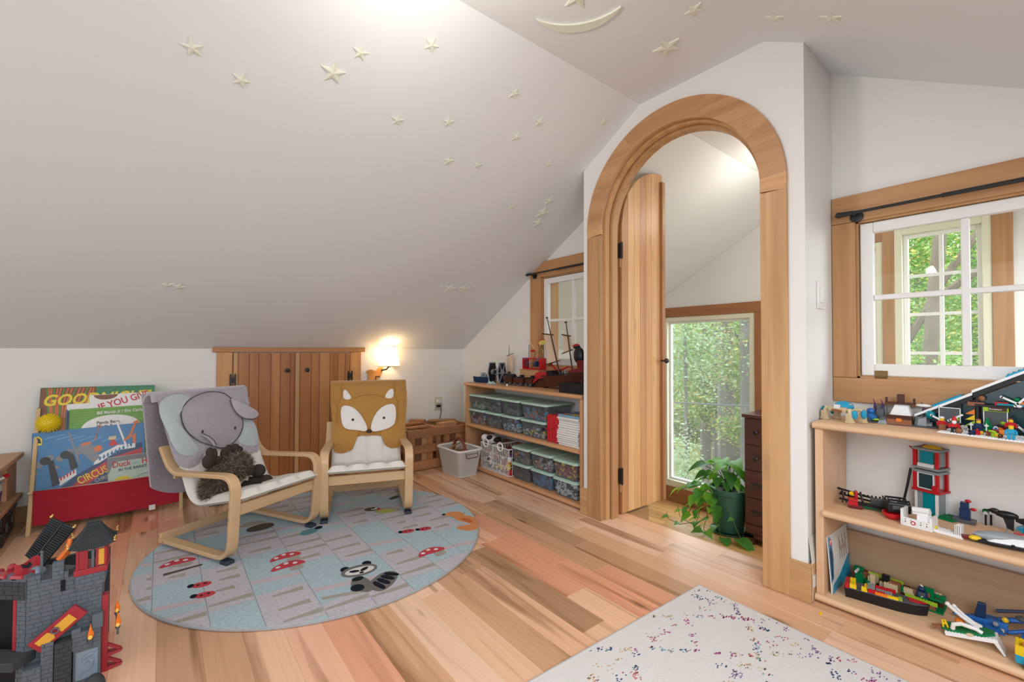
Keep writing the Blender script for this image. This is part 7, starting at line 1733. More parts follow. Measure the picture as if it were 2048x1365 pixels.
bx(t, 'grey_plate', 'toy_grey', (-.052, -.03, -.016, .034, .050, .055)); bx(t, 'red_row', 'toy_red', (-.05, -.002, -.032, -.024, .044, .056), (-.03, .03, .016, .026, .044, .056), studs=True); bx(t, 'orange_row', 'toy_orange', (-.03, .006, -.036, -.03, .044, .054), studs=True); bx(t, 'yellow_row', 'toy_yellow', (.0, .036, -.034, -.024, .044, .052), studs=True); bx(t, 'clear_tiles', 'toy_grey', (-.028, .02, -.02, .012, .044, .050), studs=True); bx(t, 'lime_plate', 'toy_lime', (.036, .048, -.030, .0, .044, .047))
g = G(); g.prism([(.062, .014), (.068, -.012), (.112, -.003), (.114, .003), (.10, .010)], 2, .044, .048); g.build('red_bow', 'toy_red', t, smooth=0)
t = T3('toy_garden_layout', 'sprawling dark green and tan brick landscape behind the long boat', 2.262, .43, math.radians(0))
bx(t, 'base', 'toy_green', (-.03, .055, -.14, .14, 0, .006), studs=True)
LB = random.Random(31); gs = {}
for i in range(46):
    c = LB.choice(['toy_green', 'toy_green', 'toy_brown', 'toy_brown', 'toy_tan', 'toy_lime', 'toy_maroon', 'toy_black', 'toy_mid_brown'])
    gg = gs.setdefault(c, G()); y = LB.uniform(-.13, .13); x = LB.uniform(-.022, .045); l_ = LB.choice([.012, .016, .024, .032]); h_ = LB.choice([.01, .02, .02, .03, .04]); z0 = .006+LB.choice([0, 0, .01, .02])
    gg.box(x-.007, x+.007, y-l_/2, y+l_/2, z0, z0+h_); gg.studs(x-.007, x+.007, y-l_/2, y+l_/2, z0+h_)
for c, gg in gs.items(): gg.build('bricks', c, t, smooth=0, kind='stuff', label=c.replace('toy_', '').replace('_', ' ')+' bricks')
bx(t, 'lime_wall', 'toy_lime', (-.030, -.022, -.125, -.035, .022, .034), (.03, .038, -.02, .09, .040, .05), studs=True); bx(t, 'brown_pillars', 'toy_mid_brown', (-.03, -.022, -.078, -.06, .006, .022), (-.03, -.022, -.12, -.10, .006, .022)); bx(t, 'tan_wall', 'toy_tan', (-.02, -.012, -.012, .03, .006, .048), (.03, .04, -.13, -.11, .03, .05), studs=True); bx(t, 'white_bar', 'toy_white', (-.012, .03, .118, .126, .045, .052)); bx(t, 'green_ramp', 'toy_green', (.0, .05, -.135, -.10, .03, .037)); bx(t, 'orange_rail', 'toy_yellow', (.012, .018, -.06, .0, .030, .038))
t = T3('toy_robot_figure', 'dark blue and grey toy robot with a white crest amid the green landscape', 2.262, .352, .2, bz+.0085)
bx(t, 'legs', 'toy_navy', (-.008, .008, -.014, -.002, 0, .022), (-.008, .008, .002, .014, 0, .022)); bx(t, 'torso', 'toy_navy', (-.010, .010, -.016, .016, .022, .044)); bx(t, 'chest_plate', 'toy_dark_grey', (-.012, -.009, -.010, .010, .028, .042)); g = G(); g.sph((0, 0, .052), (.011, .012, .010), 10, 7); g.build('helmet', 'toy_navy', t); g = G(); g.sph((-.005, -.019, .036), (.006, .005, .010), 8, 6); g.sph((-.005, .019, .036), (.006, .005, .010), 8, 6); g.build('shoulder', 'toy_mid_brown', t); g = G(); g.tube([(-.012, -.004, .012), (-.014, .004, .024), (-.014, -.002, .03)], [.004, .005, .002], 6); g.tube([(0, -.003, .06), (0, .003, .068)], .003, 6); g.build('white_crest', 'toy_white', t)
t = T3('toy_ramp_table', 'white toy table tipped on one leg carrying a green plate', 2.105, .205, math.radians(2)); t.rotation_euler = (math.radians(-14), 0, math.radians(3)); t.location.z = bz+.015
bx(t, 'table_top', 'toy_snow', (-.024, .034, -.062, .062, .004, .016)); g = G(); g.studs(-.024, -.016, -.058, .062, .016); g.build('edge_studs', 'toy_snow', t, smooth=0, kind='stuff')
g = G(); g.hexa([(-.024, -.062, .008), (.034, -.062, .008), (.034, -.050, .008), (-.024, -.050, .008)], [(-.022, -.070, -.031), (.032, -.070, -.031), (.032, -.064, -.031), (-.022, -.064, -.031)]); g.build('leg_panel', 'toy_white', t, smooth=0, bevel=.001)
g = G(); g.prism([(-.022, -.03), (.0, -.058), (.03, -.055), (.05, .0), (.045, .06), (.0, .075), (-.018, .05)], 2, .017, .023); gp = g.build('green_plate', 'toy_green', t, smooth=0); g = G(); g.studs(-.01, .04, -.045, .055, .023); g.build('plate_studs', 'toy_green', gp, smooth=0, kind='stuff')
g = G(); g.tube([(.02, -.02, .024), (.016, .012, .058), (.012, .036, .092)], .0055, 8); g.tube([(.034, -.022, .024), (.032, .006, .054), (.03, .024, .080)], .0055, 8)
for p in ((.012, .036, .094), (.03, .024, .082)): g.sph(p, .007, 8, 6)
g.build('white_arms', 'toy_white', t); g = G(); g.tube([(-.012, .040, .024), (-.014, .034, .040), (-.012, .014, .044), (-.010, -.018, .034), (-.010, -.03, .024)], .0065, 8); g.build('white_arch', 'toy_white', t); g = G(); g.hexa([(.03, -.03, .024), (.045, -.03, .024), (.045, .01, .024), (.03, .01, .024)], [(.032, -.03, .028), (.043, -.03, .028), (.043, .006, .048), (.032, .006, .048)]); g.build('white_fin', 'toy_white', t, smooth=0, bevel=.002)
g = G(); g.tube([(-.006, .064, .024), (-.008, .060, .048), (-.008, .054, .048), (-.006, .052, .024)], .003, 6); g.tube([(-.008, .062, .036), (-.008, .054, .036)], .003, 6); g.build('yellow_frame', 'toy_yellow', t); g = G(); g.sph((.03, .022, .036), (.012, .014, .010), 10, 6); g.build('orange_orb', 'toy_orange', t); g = G(); g.tube([(-.004, .07, .024), (-.01, .092, .018)], .004, 6); g.tube([(.006, .07, .024), (.004, .095, .022)], .004, 6); g.build('tan_twigs', 'toy_mid_brown', t); g = G(); g.sph((-.022, .0, .018), (.006, .010, .005), 8, 6); g.build('tan_shell', 'toy_tan', t)
t = T3('toy_blue_jet', 'blue toy jet with dark tail behind the white ramp table', 2.265, .195, math.radians(96))
g = G(); g.hexa([(.075, -.008, .012), (.075, .008, .012), (-.06, .022, .004), (-.06, -.022, .004)], [(.07, -.004, .018), (.07, .004, .018), (-.06, .014, .036), (-.06, -.014, .036)]); g.build('fuselage', 'toy_blue', t, smooth=0, bevel=.003)
g = G(); g.prism([(.03, .02), (-.02, .065), (-.05, .065), (-.04, .02)], 2, .014, .019); g.prism([(.03, -.02), (-.02, -.065), (-.05, -.065), (-.04, -.02)], 2, .014, .019); g.build('wing', 'toy_blue', t, smooth=0); g = G(); g.hexa([(-.008, -.010, .03), (.02, -.010, .03), (.02, .010, .03), (-.008, .010, .03)], [(-.01, -.008, .078), (.01, -.008, .078), (.01, .008, .078), (-.01, .008, .078)]); g.build('tail_fin', 'toy_navy', t, smooth=0, bevel=.002); bx(t, 'tan_brick', 'toy_tan', (-.05, -.02, .022, .03, .008, .018)); g = G(); g.sph((-.03, .03, .03), (.008, .008, .008), 8, 6); g.build('grey_hub', 'toy_grey', t)
t = T3('toy_blue_walker', 'spindly blue toy machine with yellow joints at the back of the bottom shelf', 2.275, .108, math.radians(80))
g = G(); g.tube([(.05, 0, .03), (.0, -.01, .05), (-.05, -.02, .05), (-.09, -.03, .01)], .008, 6); g.tube([(.02, .03, .012), (-.02, .02, .035), (-.07, .0, .03)], .006, 6); g.build('blue_frame', 'toy_blue', t); g = G(); g.tube([(.06, -.02, .05), (.0, -.03, .075), (-.08, -.04, .055)], .005, 6); g.build('dark_beam', 'toy_navy', t); g = G(); g.sph((.03, .02, .045), .009, 8, 6); g.sph((-.03, .01, .055), (.012, .010, .008), 8, 6); g.build('yellow_joint', 'toy_yellow', t); bx(t, 'blue_foot', 'toy_blue', (-.03, -.01, .02, .036, 0, .022), (-.1, -.085, -.04, -.02, 0, .035)); g = G(); g.sph((.0, -.01, .056), (.014, .012, .010), 8, 6); g.build('grey_core', 'toy_dark_grey', t)
t = T3('toy_tow_truck', 'yellow and light blue toy truck at the photo edge of the bottom shelf', 2.085, .062, math.radians(92))
bx(t, 'lower_body', 'toy_azure', (-.10, .048, -.030, .030, .012, .036)); bx(t, 'upper_body', 'toy_yellow', (-.10, .048, -.030, -.022, .036, .064), (-.10, .048, .022, .030, .036, .064), (.040, .048, -.022, .022, .036, .064), studs=True); bx(t, 'orange_lamp', 'toy_orange', (.022, .034, -.012, .004, .04, .062)); bx(t, 'bed', 'toy_dark_grey', (-.10, .04, -.022, .022, .036, .042))
for x in (-.07, .010):
    for y in (-.034, .034):
        g = G(); g.cyl((x, y-.008, .020), (x, y+.008, .020), .020, n=18); wl_ = g.build('wheel', 'toy_black', t); g = G(); g.cyl((x, y-.0095, .020), (x, y+.0095, .020), .0125, n=16); g.build('hub', 'toy_white', wl_)
# stray bits on the floor
t = thing('loose_sheet', 'white paper sheet slid between the baseboard and the bookcase', 'paper', (2.06, .641, 0)); t.rotation_euler = (0, 0, 0)
g = G(); g.grid(lambda u, v: Vector((-.035+.20*u, -.004+.012*v*v-.004*math.sin(v*3), .006+.245*v)), 4, 10, .0012, (0, 1, 0)); g.build('sheet', 'print_white', t, smooth=60)
t = thing('toy_stud', 'single tiny yellow toy brick lying on the floor by the bookcase', 'toy piece', (1.962, .590, .0005))
g = G(); g.cyl((0, 0, 0), (0, 0, .006), .0055, n=12); g.cyl((0, 0, .006), (0, 0, .009), .0035, n=10); g.build('stud', 'toy_yellow', t)
# ================================================================ LOWER ROOM BEYOND THE ARCH
t = thing('tall_dresser', 'narrow dark walnut chest of drawers beside the tall window', 'dresser', (3.885, 1.50, -.63))
wood('walnut_dark_z', (.105, .032, .024), (.045, .014, .011), 2, .3, 16, 1.0, streak=.5)
g = G(); g.box(.012, .40, -.215, .215, .075, 1.055); g.build('carcass', 'walnut_dark_z', t, smooth=0, bevel=.002)
g = G(); g.box(-.012, .41, -.23, .23, 1.055, 1.085); g.build('top', 'walnut_dark_y', t, smooth=0, bevel=.006)
g = G()
for s in (-1, 1):
    ys_ = sorted((s*.222, s*.14)); g.prism([(ys_[0], 0), (ys_[1], 0), (ys_[1], .085), (ys_[0], .085)] if True else [], 0, .0, .03); ys2 = sorted((s*.222, s*.20)); g.box(.0, .40, *ys2, 0, .085)
g.prism([(-.222, .05), (.222, .05), (.222, .085), (-.222, .085)], 0, .0, .03); g.build('bracket_base', 'walnut_dark_y', t, smooth=0, bevel=.003)
zs = [1.048, .826, .612, .384, .160]
for k in range(5):
    z1 = zs[k]; z0 = zs[k+1]+.008 if k < 4 else .09
    d = bpy.data.objects.new('drawer', None); COL.objects.link(d); d.parent = t
    g = G(); g.box(.0, .02, -.205, .205, z0, z1); g.build('drawer_front', 'walnut_dark_y', d, smooth=0, bevel=.004)
    zm = (z0+z1)/2
    for s in (-1, 1):
        y = s*.115
        if k < 2:
            g = G(); g.lathe([(.008, 0), (.007, .010), (.016, .016), (.019, .024), (.012, .032), (0, .034)], n=14); q = g.build('knob', 'plastic_black', d); q.location = (0, y, zm); q.rotation_euler = (0, -PI/2, 0)
        elif k < 4:
            g = G(); g.prism([(y-.05, zm), (y-.035, zm+.018), (y-.012, zm+.010), (y, zm+.020), (y+.012, zm+.010), (y+.035, zm+.018), (y+.05, zm), (y+.03, zm-.012), (y, zm-.004), (y-.03, zm-.012)], 0, -.003, .0)
            g.tube([(-.004, y-.036, zm+.002), (-.02, y-.034, zm-.012), (-.024, y-.015, zm-.026), (-.024, y+.015, zm-.026), (-.02, y+.034, zm-.012), (-.004, y+.036, zm+.002)], .004, 6); g.build('bail_pull', 'black_iron', d)
# potted plant
mat('pot_green', (.035, .14, .105), .5, var=.06); mat('soil', (.035, .022, .014), .95, var=.4, bump=1.0)
def leaf_mat(nm, c, tr):
    mt, nt, p = newmat(nm); p.inputs['Base Color'].default_value = (*c, 1); p.inputs['Roughness'].default_value = .4
    N, L = nt.nodes, nt.links
    tc = N.new('ShaderNodeTexCoord'); nz = N.new('ShaderNodeTexNoise'); nz.inputs['Scale'].default_value = 14
    L.new(tc.outputs['Object'], nz.inputs['Vector']); mx = N.new('ShaderNodeMix'); mx.data_type = 'RGBA'
    mx.inputs[6].default_value = (*[q*.65 for q in c], 1); mx.inputs[7].default_value = (*[q*1.3 for q in c], 1); L.new(nz.outputs['Fac'], mx.inputs[0]); L.new(mx.outputs[2], p.inputs['Base Color'])
    tl = N.new('ShaderNodeBsdfTranslucent'); tl.inputs[0].default_value = (*tr, 1); ms = N.new('ShaderNodeMixShader'); ms.inputs[0].default_value = .45
    L.new(p.outputs[0], ms.inputs[1]); L.new(tl.outputs[0], ms.inputs[2]); L.new(ms.outputs[0], N['Material Output'].inputs[0]); MATS[nm] = mt
leaf_mat('leaf_bright', (.17, .45, .05), (.40, .80, .06)); leaf_mat('leaf_mid', (.085, .30, .055), (.20, .55, .06)); leaf_mat('leaf_dark', (.045, .15, .035), (.12, .34, .04)); leaf_mat('stem_green', (.10, .22, .05), (.12, .25, .04))
t = thing('potted_plant', 'trailing heart-leaved plant in a dark green pot by the window', 'plant', (4.0, 1.905, -.63))
g = G(); g.lathe([(0, .022), (.118, .022), (.125, .03), (.148, .345), (.160, .35), (.162, .395), (.152, .395), (.145, .35), (.143, .33), (0, .33)], n=32); pt = g.build('pot', 'pot_green', t, smooth=40)
g = G(); g.lathe([(0, .0), (.138, .0), (.155, .022), (.150, .022), (.135, .006), (0, .006)], n=32); g.build('saucer', 'pot_green', t, smooth=40)
g = G(); g.lathe([(.146, .352), (.10, .362), (.05, .368), (0, .37)], n=24); g.build('soil', 'soil', t, smooth=60)
def heart(sz, fold=.25, droop=.3):
    g = G(); n = 7; L0 = []
    prof = [(-.16, .0), (-.20, .16), (-.16, .30), (.0, .40), (.25, .38), (.55, .24), (.80, .10), (1.0, .0)]
    mid = [g._p((0 if i == 0 else max(0, q[0])*sz*(1 if q[0] > 0 else 0), 0, -droop*sz*max(0, q[0])**2)) for i, q in enumerate(prof)]
    for s in (-1, 1):
        ed = [g._p((q[0]*sz, s*q[1]*sz, fold*abs(q[1])*sz-droop*sz*max(0, q[0])**2)) for q in prof]
        for i in range(len(prof)-1):
            f = [mid[i], mid[i+1], ed[i+1], ed[i]]
            if i == len(prof)-2: f = [mid[i], mid[i+1], ed[i]]
            g.f.append(f if s > 0 else f[::-1])
    me = bpy.data.meshes.new('leaf'); me.from_pydata(g.v, [], g.f); me.polygons.foreach_set('use_smooth', [True]*len(me.polygons)); return me
hm = {}
for nm in ('leaf_bright', 'leaf_mid', 'leaf_dark'):
    hm[nm] = heart(1.0); hm[nm].materials.append(MATS[nm])
PLR = random.Random(8); stems = G()
def leaf(x, y, z, sz, rz, tilt, m_, roll=0.0, root=None):
    o = bpy.data.objects.new('leaf', hm[m_]); COL.objects.link(o); o.parent = t; o.location = (x, y, z); o.rotation_euler = (roll, tilt, rz); o.scale = (sz,)*3
    if root: stems.tube([root, ((root[0]*.4+x*.6), (root[1]*.4+y*.6), root[2]*.35+z*.65+.03), (x, y, z)], [.0042, .0036, .003], 5)
# upright leaves (local: +y is to the left in the picture, -x towards the room)
up_ = [(-.05, .215, .56, .15, 2.2, .3, 'leaf_dark'), (-.05, .12, .575, .13, 2.6, -.1, 'leaf_dark'), (.0, .05, .62, .16, -2.6, .1, 'leaf_bright'), (-.02, -.03, .615, .17, -1.9, .25, 'leaf_bright'), (-.03, -.10, .555, .17, -2.0, .35, 'leaf_mid'), (-.08, -.04, .53, .15, -2.4, .5, 'leaf_dark'), (-.06, .01, .60, .14, 2.9, .2, 'leaf_bright'), (-.10, .17, .50, .11, 2.4, .4, 'leaf_dark'),
       (-.04, .10, .50, .10, 3.0, .3, 'leaf_bright'), (-.08, .05, .47, .11, -2.9, .5, 'leaf_mid'), (-.07, -.02, .44, .10, -2.6, .4, 'leaf_mid'), (.02, -.11, .50, .15, -1.5, .2, 'leaf_bright'), (-.09, .09, .43, .08, 2.2, .6, 'leaf_bright'), (-.10, .16, .455, .09, 1.9, .3, 'leaf_dark'), (.04, .14, .58, .12, 1.3, .0, 'leaf_mid'), (.05, .0, .60, .14, .5, .1, 'leaf_bright'), (-.02, -.14, .56, .13, -1.4, .3, 'leaf_dark'), (.0, -.07, .64, .13, -2.4, .0, 'leaf_bright'), (.03, .10, .60, .14, 2.0, .1, 'leaf_bright'), (-.07, -.08, .49, .12, -2.2, .5, 'leaf_bright'), (-.09, .12, .52, .10, 2.7, .5, 'leaf_mid'), (-.06, -.12, .45, .10, -1.8, .5, 'leaf_mid')]
for (x, y, z, s, rz, ti, m_) in up_:
    leaf(x, y, z, s, rz, ti, m_, PLR.uniform(-.4, .4), (PLR.uniform(-.03, .05), PLR.uniform(-.05, .03), .365))
# trailing vines down the left side of the pot
def vine(path, n, s0, s1, mats_):
    stems.tube(path, .003, 5)
    P = [Vector(p) for p in path]
    for k in range(n):
        u = (k+.6)/n*(len(P)-1); i = min(int(u), len(P)-2); p = P[i].lerp(P[i+1], u-i)
        s = s0+(s1-s0)*k/n
        leaf(p.x-PLR.uniform(.0, .03), p.y+PLR.uniform(-.03, .03), max(p.z+PLR.uniform(-.0, .03), .012), s*PLR.uniform(.8, 1.2), PLR.uniform(1.6, 4.2), PLR.uniform(-.1, .7) if p.z > .1 else PLR.uniform(-.05, .15), PLR.choice(mats_), PLR.uniform(-.5, .5))
vine([(-.06, .10, .37), (-.12, .20, .40), (-.14, .30, .36), (-.16, .40, .29)], 6, .10, .085, ['leaf_bright', 'leaf_bright', 'leaf_mid'])
vine([(-.08, .10, .37), (-.15, .18, .34), (-.17, .24, .22), (-.20, .28, .10)], 8, .10, .09, ['leaf_bright', 'leaf_mid'])
vine([(-.10, .06, .37), (-.17, .13, .30), (-.19, .17, .16), (-.20, .20, .05)], 8, .09, .09, ['leaf_mid', 'leaf_mid', 'leaf_bright'])
vine([(-.12, .02, .37), (-.19, .06, .28), (-.21, .10, .12), (-.21, .12, .03), (-.22, .05, .012)], 7, .09, .10, ['leaf_mid', 'leaf_mid', 'leaf_bright'])
vine([(-.14, .0, .36), (-.20, .0, .30), (-.24, -.03, .15), (-.26, -.06, .02)], 2, .08, .13, ['leaf_mid'])
vine([(-.14, -.02, .36), (-.21, -.08, .34), (-.24, -.16, .18), (-.22, -.22, .03)], 1, .05, .07, ['leaf_mid'])
leaf(-.20, -.20, .035, .17, 4.3, .15, 'leaf_mid'); leaf(-.24, -.08, .02, .12, 3.8, .0, 'leaf_mid'); leaf(-.17, .02, .24, .12, 3.3, .75, 'leaf_mid'); leaf(-.18, .0, .20, .10, 3.0, .9, 'leaf_mid')
vine([(-.18, .22, .06), (-.25, .33, .02), (-.28, .42, .05), (-.27, .45, .10)], 2, .05, .06, ['leaf_mid']); vine([(-.2, .2, .03), (-.22, .34, .08), (-.20, .38, .17)], 2, .05, .07, ['leaf_bright'])
stems.build('stems', 'stem_green', t)
# ================================================================ OUTSIDE
mat('pond_water', (.20, .21, .07), .35, var=.25, scale=.15)
mat('bark', (.095, .085, .075), .9, var=.35, scale=6, bump=.6); mat('bark_brown', (.10, .07, .05), .9, var=.3, scale=6, bump=.6); mat('cable_dark', (.05, .055, .06), .5)
mat('forest_floor', (.12, .12, .05), .95, var=.4, scale=.6)
g = G(); g.box(5, 60, -30, 60, -4.7, -4.5); struct(g.build('ground', 'pond_water', smooth=0), 'olive green pond below the house beyond the tall window', 'water')
g = G(); g.prism([(4.6, -4.8), (12, -4.8), (9.5, -4.2), (4.6, -1.4)], 1, -30, 60)
struct(g.build('ground', 'forest_floor', smooth=0), 'sloping wooded bank below the house', 'ground')
g = G(); g.prism([(25, -4.8), (80, -4.8), (80, 12), (36, -1.0)], 1, -30, 60)
struct(g.build('hill', 'forest_floor', smooth=0), 'far wooded bank behind the pond', 'ground')
leaf_mat('tree_green', (.13, .24, .06), (.20, .36, .06)); leaf_mat('tree_olive', (.22, .29, .11), (.30, .40, .12)); leaf_mat('tree_yellow', (.56, .45, .14), (.62, .50, .13)); leaf_mat('tree_pale', (.33, .42, .26), (.38, .48, .27)); leaf_mat('tree_deep', (.06, .17, .045), (.09, .24, .04))
FR = random.Random(17)
def tree(label, x, y, zb, zt, r, lean, crown, mats_, n, ls, bark='bark', branches=()):
    t = thing('tree', label, 'tree', (x, y, zb))
    h = zt-zb
    g = G(); g.tube([(0, 0, 0), (lean*.3, lean*.25, h*.35), (lean*.6, lean*.5, h*.7), (lean, lean*.8, h)], [r*1.15, r, r*.8, r*.45], 9)
    for p in branches: g.tube(p, [r*.5]*(len(p)-1)+[r*.2], 6)
    g.build('trunk', bark, t)
    for m_, share in mats_:
        g = G()
        for (c, rad) in crown:
            k = int(n*2.4*share/len(crown))
            for _ in range(k):
                v = Vector((FR.gauss(0, .5), FR.gauss(0, .5), FR.gauss(0, .5)))
                # leaves gather on flat sprays
                lay = round(v.z*4)/4+FR.gauss(0, .085)
                p = Vector((abs(c[0])+.25+v.x*rad[0], c[1]+v.y*rad[1], c[2]+lay*rad[2])); s = ls*.55*FR.uniform(.6, 1.4)
                d = Vector((FR.gauss(0, 1), FR.gauss(0, 1), FR.gauss(0, .5))).normalized(); e = d.cross(Vector((FR.gauss(0, .6), FR.gauss(0, .6), 1))).normalized()
                g.f.append([g._p(p-d*s), g._p(p+e*s*.55), g._p(p+d*s), g._p(p-e*s*.55)])
        g.build('foliage', m_, t, smooth=0, kind='stuff')
    return t
GR = [('tree_green', .45), ('tree_olive', .35), ('tree_yellow', .2)]
def px_tree(lab, X, ratio, zb, zt, r, lean, crown, mats_, n, ls, **k): return tree(lab, X, X*ratio, zb, zt, r, lean, crown, mats_, n, ls, **k)
px_tree('broad grey forest trunk in the middle of the tall window', 15, .478, -4.6, 9, .27, .3, [((-.6, 1.0, 8.2), (2.2, 2.6, 2.0)), ((-1.0, -1.2, 6.6), (1.8, 1.6, 1.2)), ((-.8, .2, 4.9), (1.0, 1.3, .7)), ((-.6, .9, 3.6), (1.0, 1.0, .6)), ((-.4, -.9, 3.0), (.9, .9, .5))], GR, 4200, .11)
px_tree('second grey trunk close left of the broad trunk', 16, .500, -4.6, 9, .17, -.2, [((-.5, 1.2, 7.4), (1.8, 2.0, 1.8)), ((-1.0, .8, 5.2), (1.2, 1.2, .8)), ((-.6, 1.0, 3.4), (1.0, 1.2, .6))], GR, 3400, .11)
px_tree('slim grey trunk left of the paired trunks', 17, .528, -4.6, 9, .18, .2, [((-.5, .8, 7.6), (2.0, 2.4, 1.6)), ((-.6, .6, 5.4), (1.3, 1.6, .7)), ((-.6, .5, 4.0), (1.2, 1.2, .5))], GR, 3400, .11)
px_tree('grey trunk near the right edge of the tall window', 13, .435, -4.5, 8, .16, .1, [((-.5, .6, 6.6), (1.6, 1.8, 1.6)), ((-.5, .3, 5.0), (1.0, 1.0, .7)), ((-.4, .2, 3.2), (.8, .9, .5))], GR, 3200, .10)
px_tree('thin crooked sapling at the left of the tall window', 11, .575, -4.2, 3.0, .045, .25, [((-.2, .2, 5.2), (1.0, 1.0, 1.2))], [('tree_pale', .7), ('tree_green', .3)], 1200, .10, branches=[[(.05, .05, 2.2), (-.1, .5, 2.7), (-.1, .9, 2.6)], [(.05, .05, 2.8), (0, -.5, 3.3)]])
px_tree('leafy yellow-green maple at the upper left of the tall window', 18.5, .575, -4.2, 5.5, .10, .2, [((-.3, -.2, 6.4), (1.8, 1.5, 1.1)), ((-.2, .3, 5.0), (1.2, 1.2, .8))], [('tree_yellow', .4), ('tree_olive', .4), ('tree_green', .2)], 3800, .10)
px_tree('pale leafy tree hanging over the pond on the right', 19, .455, -4.5, 7, .14, .2, [((-.5, .0, 6.5), (2.2, 2.0, 1.8)), ((-.4, -.6, 4.7), (1.8, 1.6, .8))], [('tree_pale', .5), ('tree_olive', .3), ('tree_yellow', .2)], 4200, .14)
px_tree('pale shrub with whitish leaves at the lower left of the tall window', 8.5, .625, -3.4, -1.2, .03, .1, [((-.1, -.1, 1.9), (.5, .35, .7)), ((-.1, -.2, 1.1), (.4, .35, .5))], [('tree_pale', 1.0)], 900, .07)
for i, (X, q, s) in enumerate(((25.5, .40, .8), (26, .455, .8), (25.2, .51, .8), (26, .565, .8), (29, .62, 1.0))):
    px_tree('hazy tree on the far bank of the pond, %s from the right' % ['first', 'second', 'third', 'fourth', 'rearmost'][i], X, q, -4.6, 9, .22, .3, [((0, 0, 2.6), (2.2*s, 2.8*s, 2.4)), ((0, 0, 6.0), (3.0*s, 3.4*s, 4.0)), ((0, 0, 11), (3.0, 3.2, 3.0))], [('tree_pale', .6), ('tree_olive', .3), ('tree_yellow', .1)], 5200, .22)
# trees seen through the gridded windows
br = [[(0, .0, 5.0), (.0, -.5, 6.1), (.2, -1.1, 7.2), (.2, -1.5, 8.2)], [(0, -.1, 5.3), (.3, .5, 6.4), (.3, .9, 7.0)], [(0, -.3, 5.7), (-.2, -1.2, 6.4), (-.2, -1.9, 6.9)]]
tree('leaning brown maple outside the gridded window', 9.0, 1.58, -4.0, 4.5, .10, -.9, [((.9, -.6, 5.6), (1.2, 1.7, 1.2)), ((.9, -.8, 7.4), (1.2, 1.9, 1.2)), ((.9, .4, 6.6), (1.0, 1.2, 1.2)), ((.6, -.6, 3.9), (1.2, 2.0, .9))], [('tree_green', .45), ('tree_olive', .38), ('tree_yellow', .17)], 14000, .06, bark='bark_brown', branches=br)
tree('dense green maple behind the leaning one', 13.0, 1.0, -4.4, 4.5, .16, .2, [((0, .2, 6.0), (2.2, 2.8, 1.6)), ((.3, .0, 8.2), (2.4, 2.8, 1.4)), ((0, 0, 4.2), (2.4, 3.0, 1.2))], [('tree_olive', .5), ('tree_green', .4), ('tree_yellow', .1)], 9000, .09)
tree('far pale green tree beyond the gridded windows', 22.0, 3.2, -4.5, 8, .25, .3, [((0, 0, 6.5), (3.5, 4.5, 3.0)), ((0, 0, 9.5), (3.0, 4.0, 2.0)), ((0, 0, 3.4), (3.0, 4.0, 1.2))], [('tree_pale', .6), ('tree_olive', .4)], 5000, .2)
tree('low green bush under the gridded window', 7.6, .75, -3.0, -.2, .05, .1, [((0, .0, 3.0), (.7, 1.0, .7))], [('tree_green', .6), ('tree_olive', .4)], 2200, .07)
t = thing('railing_cable', 'dark taut cable crossing outside the tall window', 'cable', (5.2, 2.70, .325))
g = G(); g.tube([(.0, 1.2, -.05), (0, -1.2, .075)], .010, 6); g.build('strand', 'cable_dark', t)
for y, z in ((1.2, -.05), (-1.2, .075)):
    g = G(); g.cyl((0, y, -2.3), (0, y, z+.03), .03, n=8); g.build('post', 'cable_dark', t)
# ================================================================ GLOW STARS ON THE CEILING
mat('glow_plastic', (.80, .815, .69), .5, var=.03)
def star_mesh(big):
    g = G(); n = 5; pts = []
    for i in range(10):
        r_ = 1.0 if i % 2 == 0 else .42; pts.append((r_*math.cos(PI/2+i*PI/5), r_*math.sin(PI/2+i*PI/5)))
    a = [g._p((*p, 0)) for p in pts]; b = [g._p((p[0]*.96, p[1]*.96, .07)) for p in pts]; c = g._p((0, 0, .17))
    for i in range(10): g.f.append([a[i], a[(i+1) % 10], b[(i+1) % 10], b[i]]); g.f.append([b[i], b[(i+1) % 10], c])
    g.f.append(a[::-1]); me = bpy.data.meshes.new('glow_star'); me.from_pydata(g.v, [], g.f); me.materials.append(MATS['glow_plastic']); return me
SM = star_mesh(True)
nl = Vector((0, -SL, -1)).normalized(); nf = Vector((0, 0, -1)); nr = Vector((0, SL, -1)).normalized()
def star(p, n, r_, a, lab):
    o = bpy.data.objects.new('glow_star', SM); COL.objects.link(o)
    x = Vector((1, 0, 0)); y = n.cross(x); M = Matrix((x, y, n)).transposed().to_4x4()
    o.matrix_world = Matrix.Translation(Vector(p)+n*.0006) @ M @ Matrix.Rotation(a, 4, 'Z') @ Matrix.Scale(r_, 4)
    tag(o, lab, 'star', 'glow stars on the sloping ceiling')
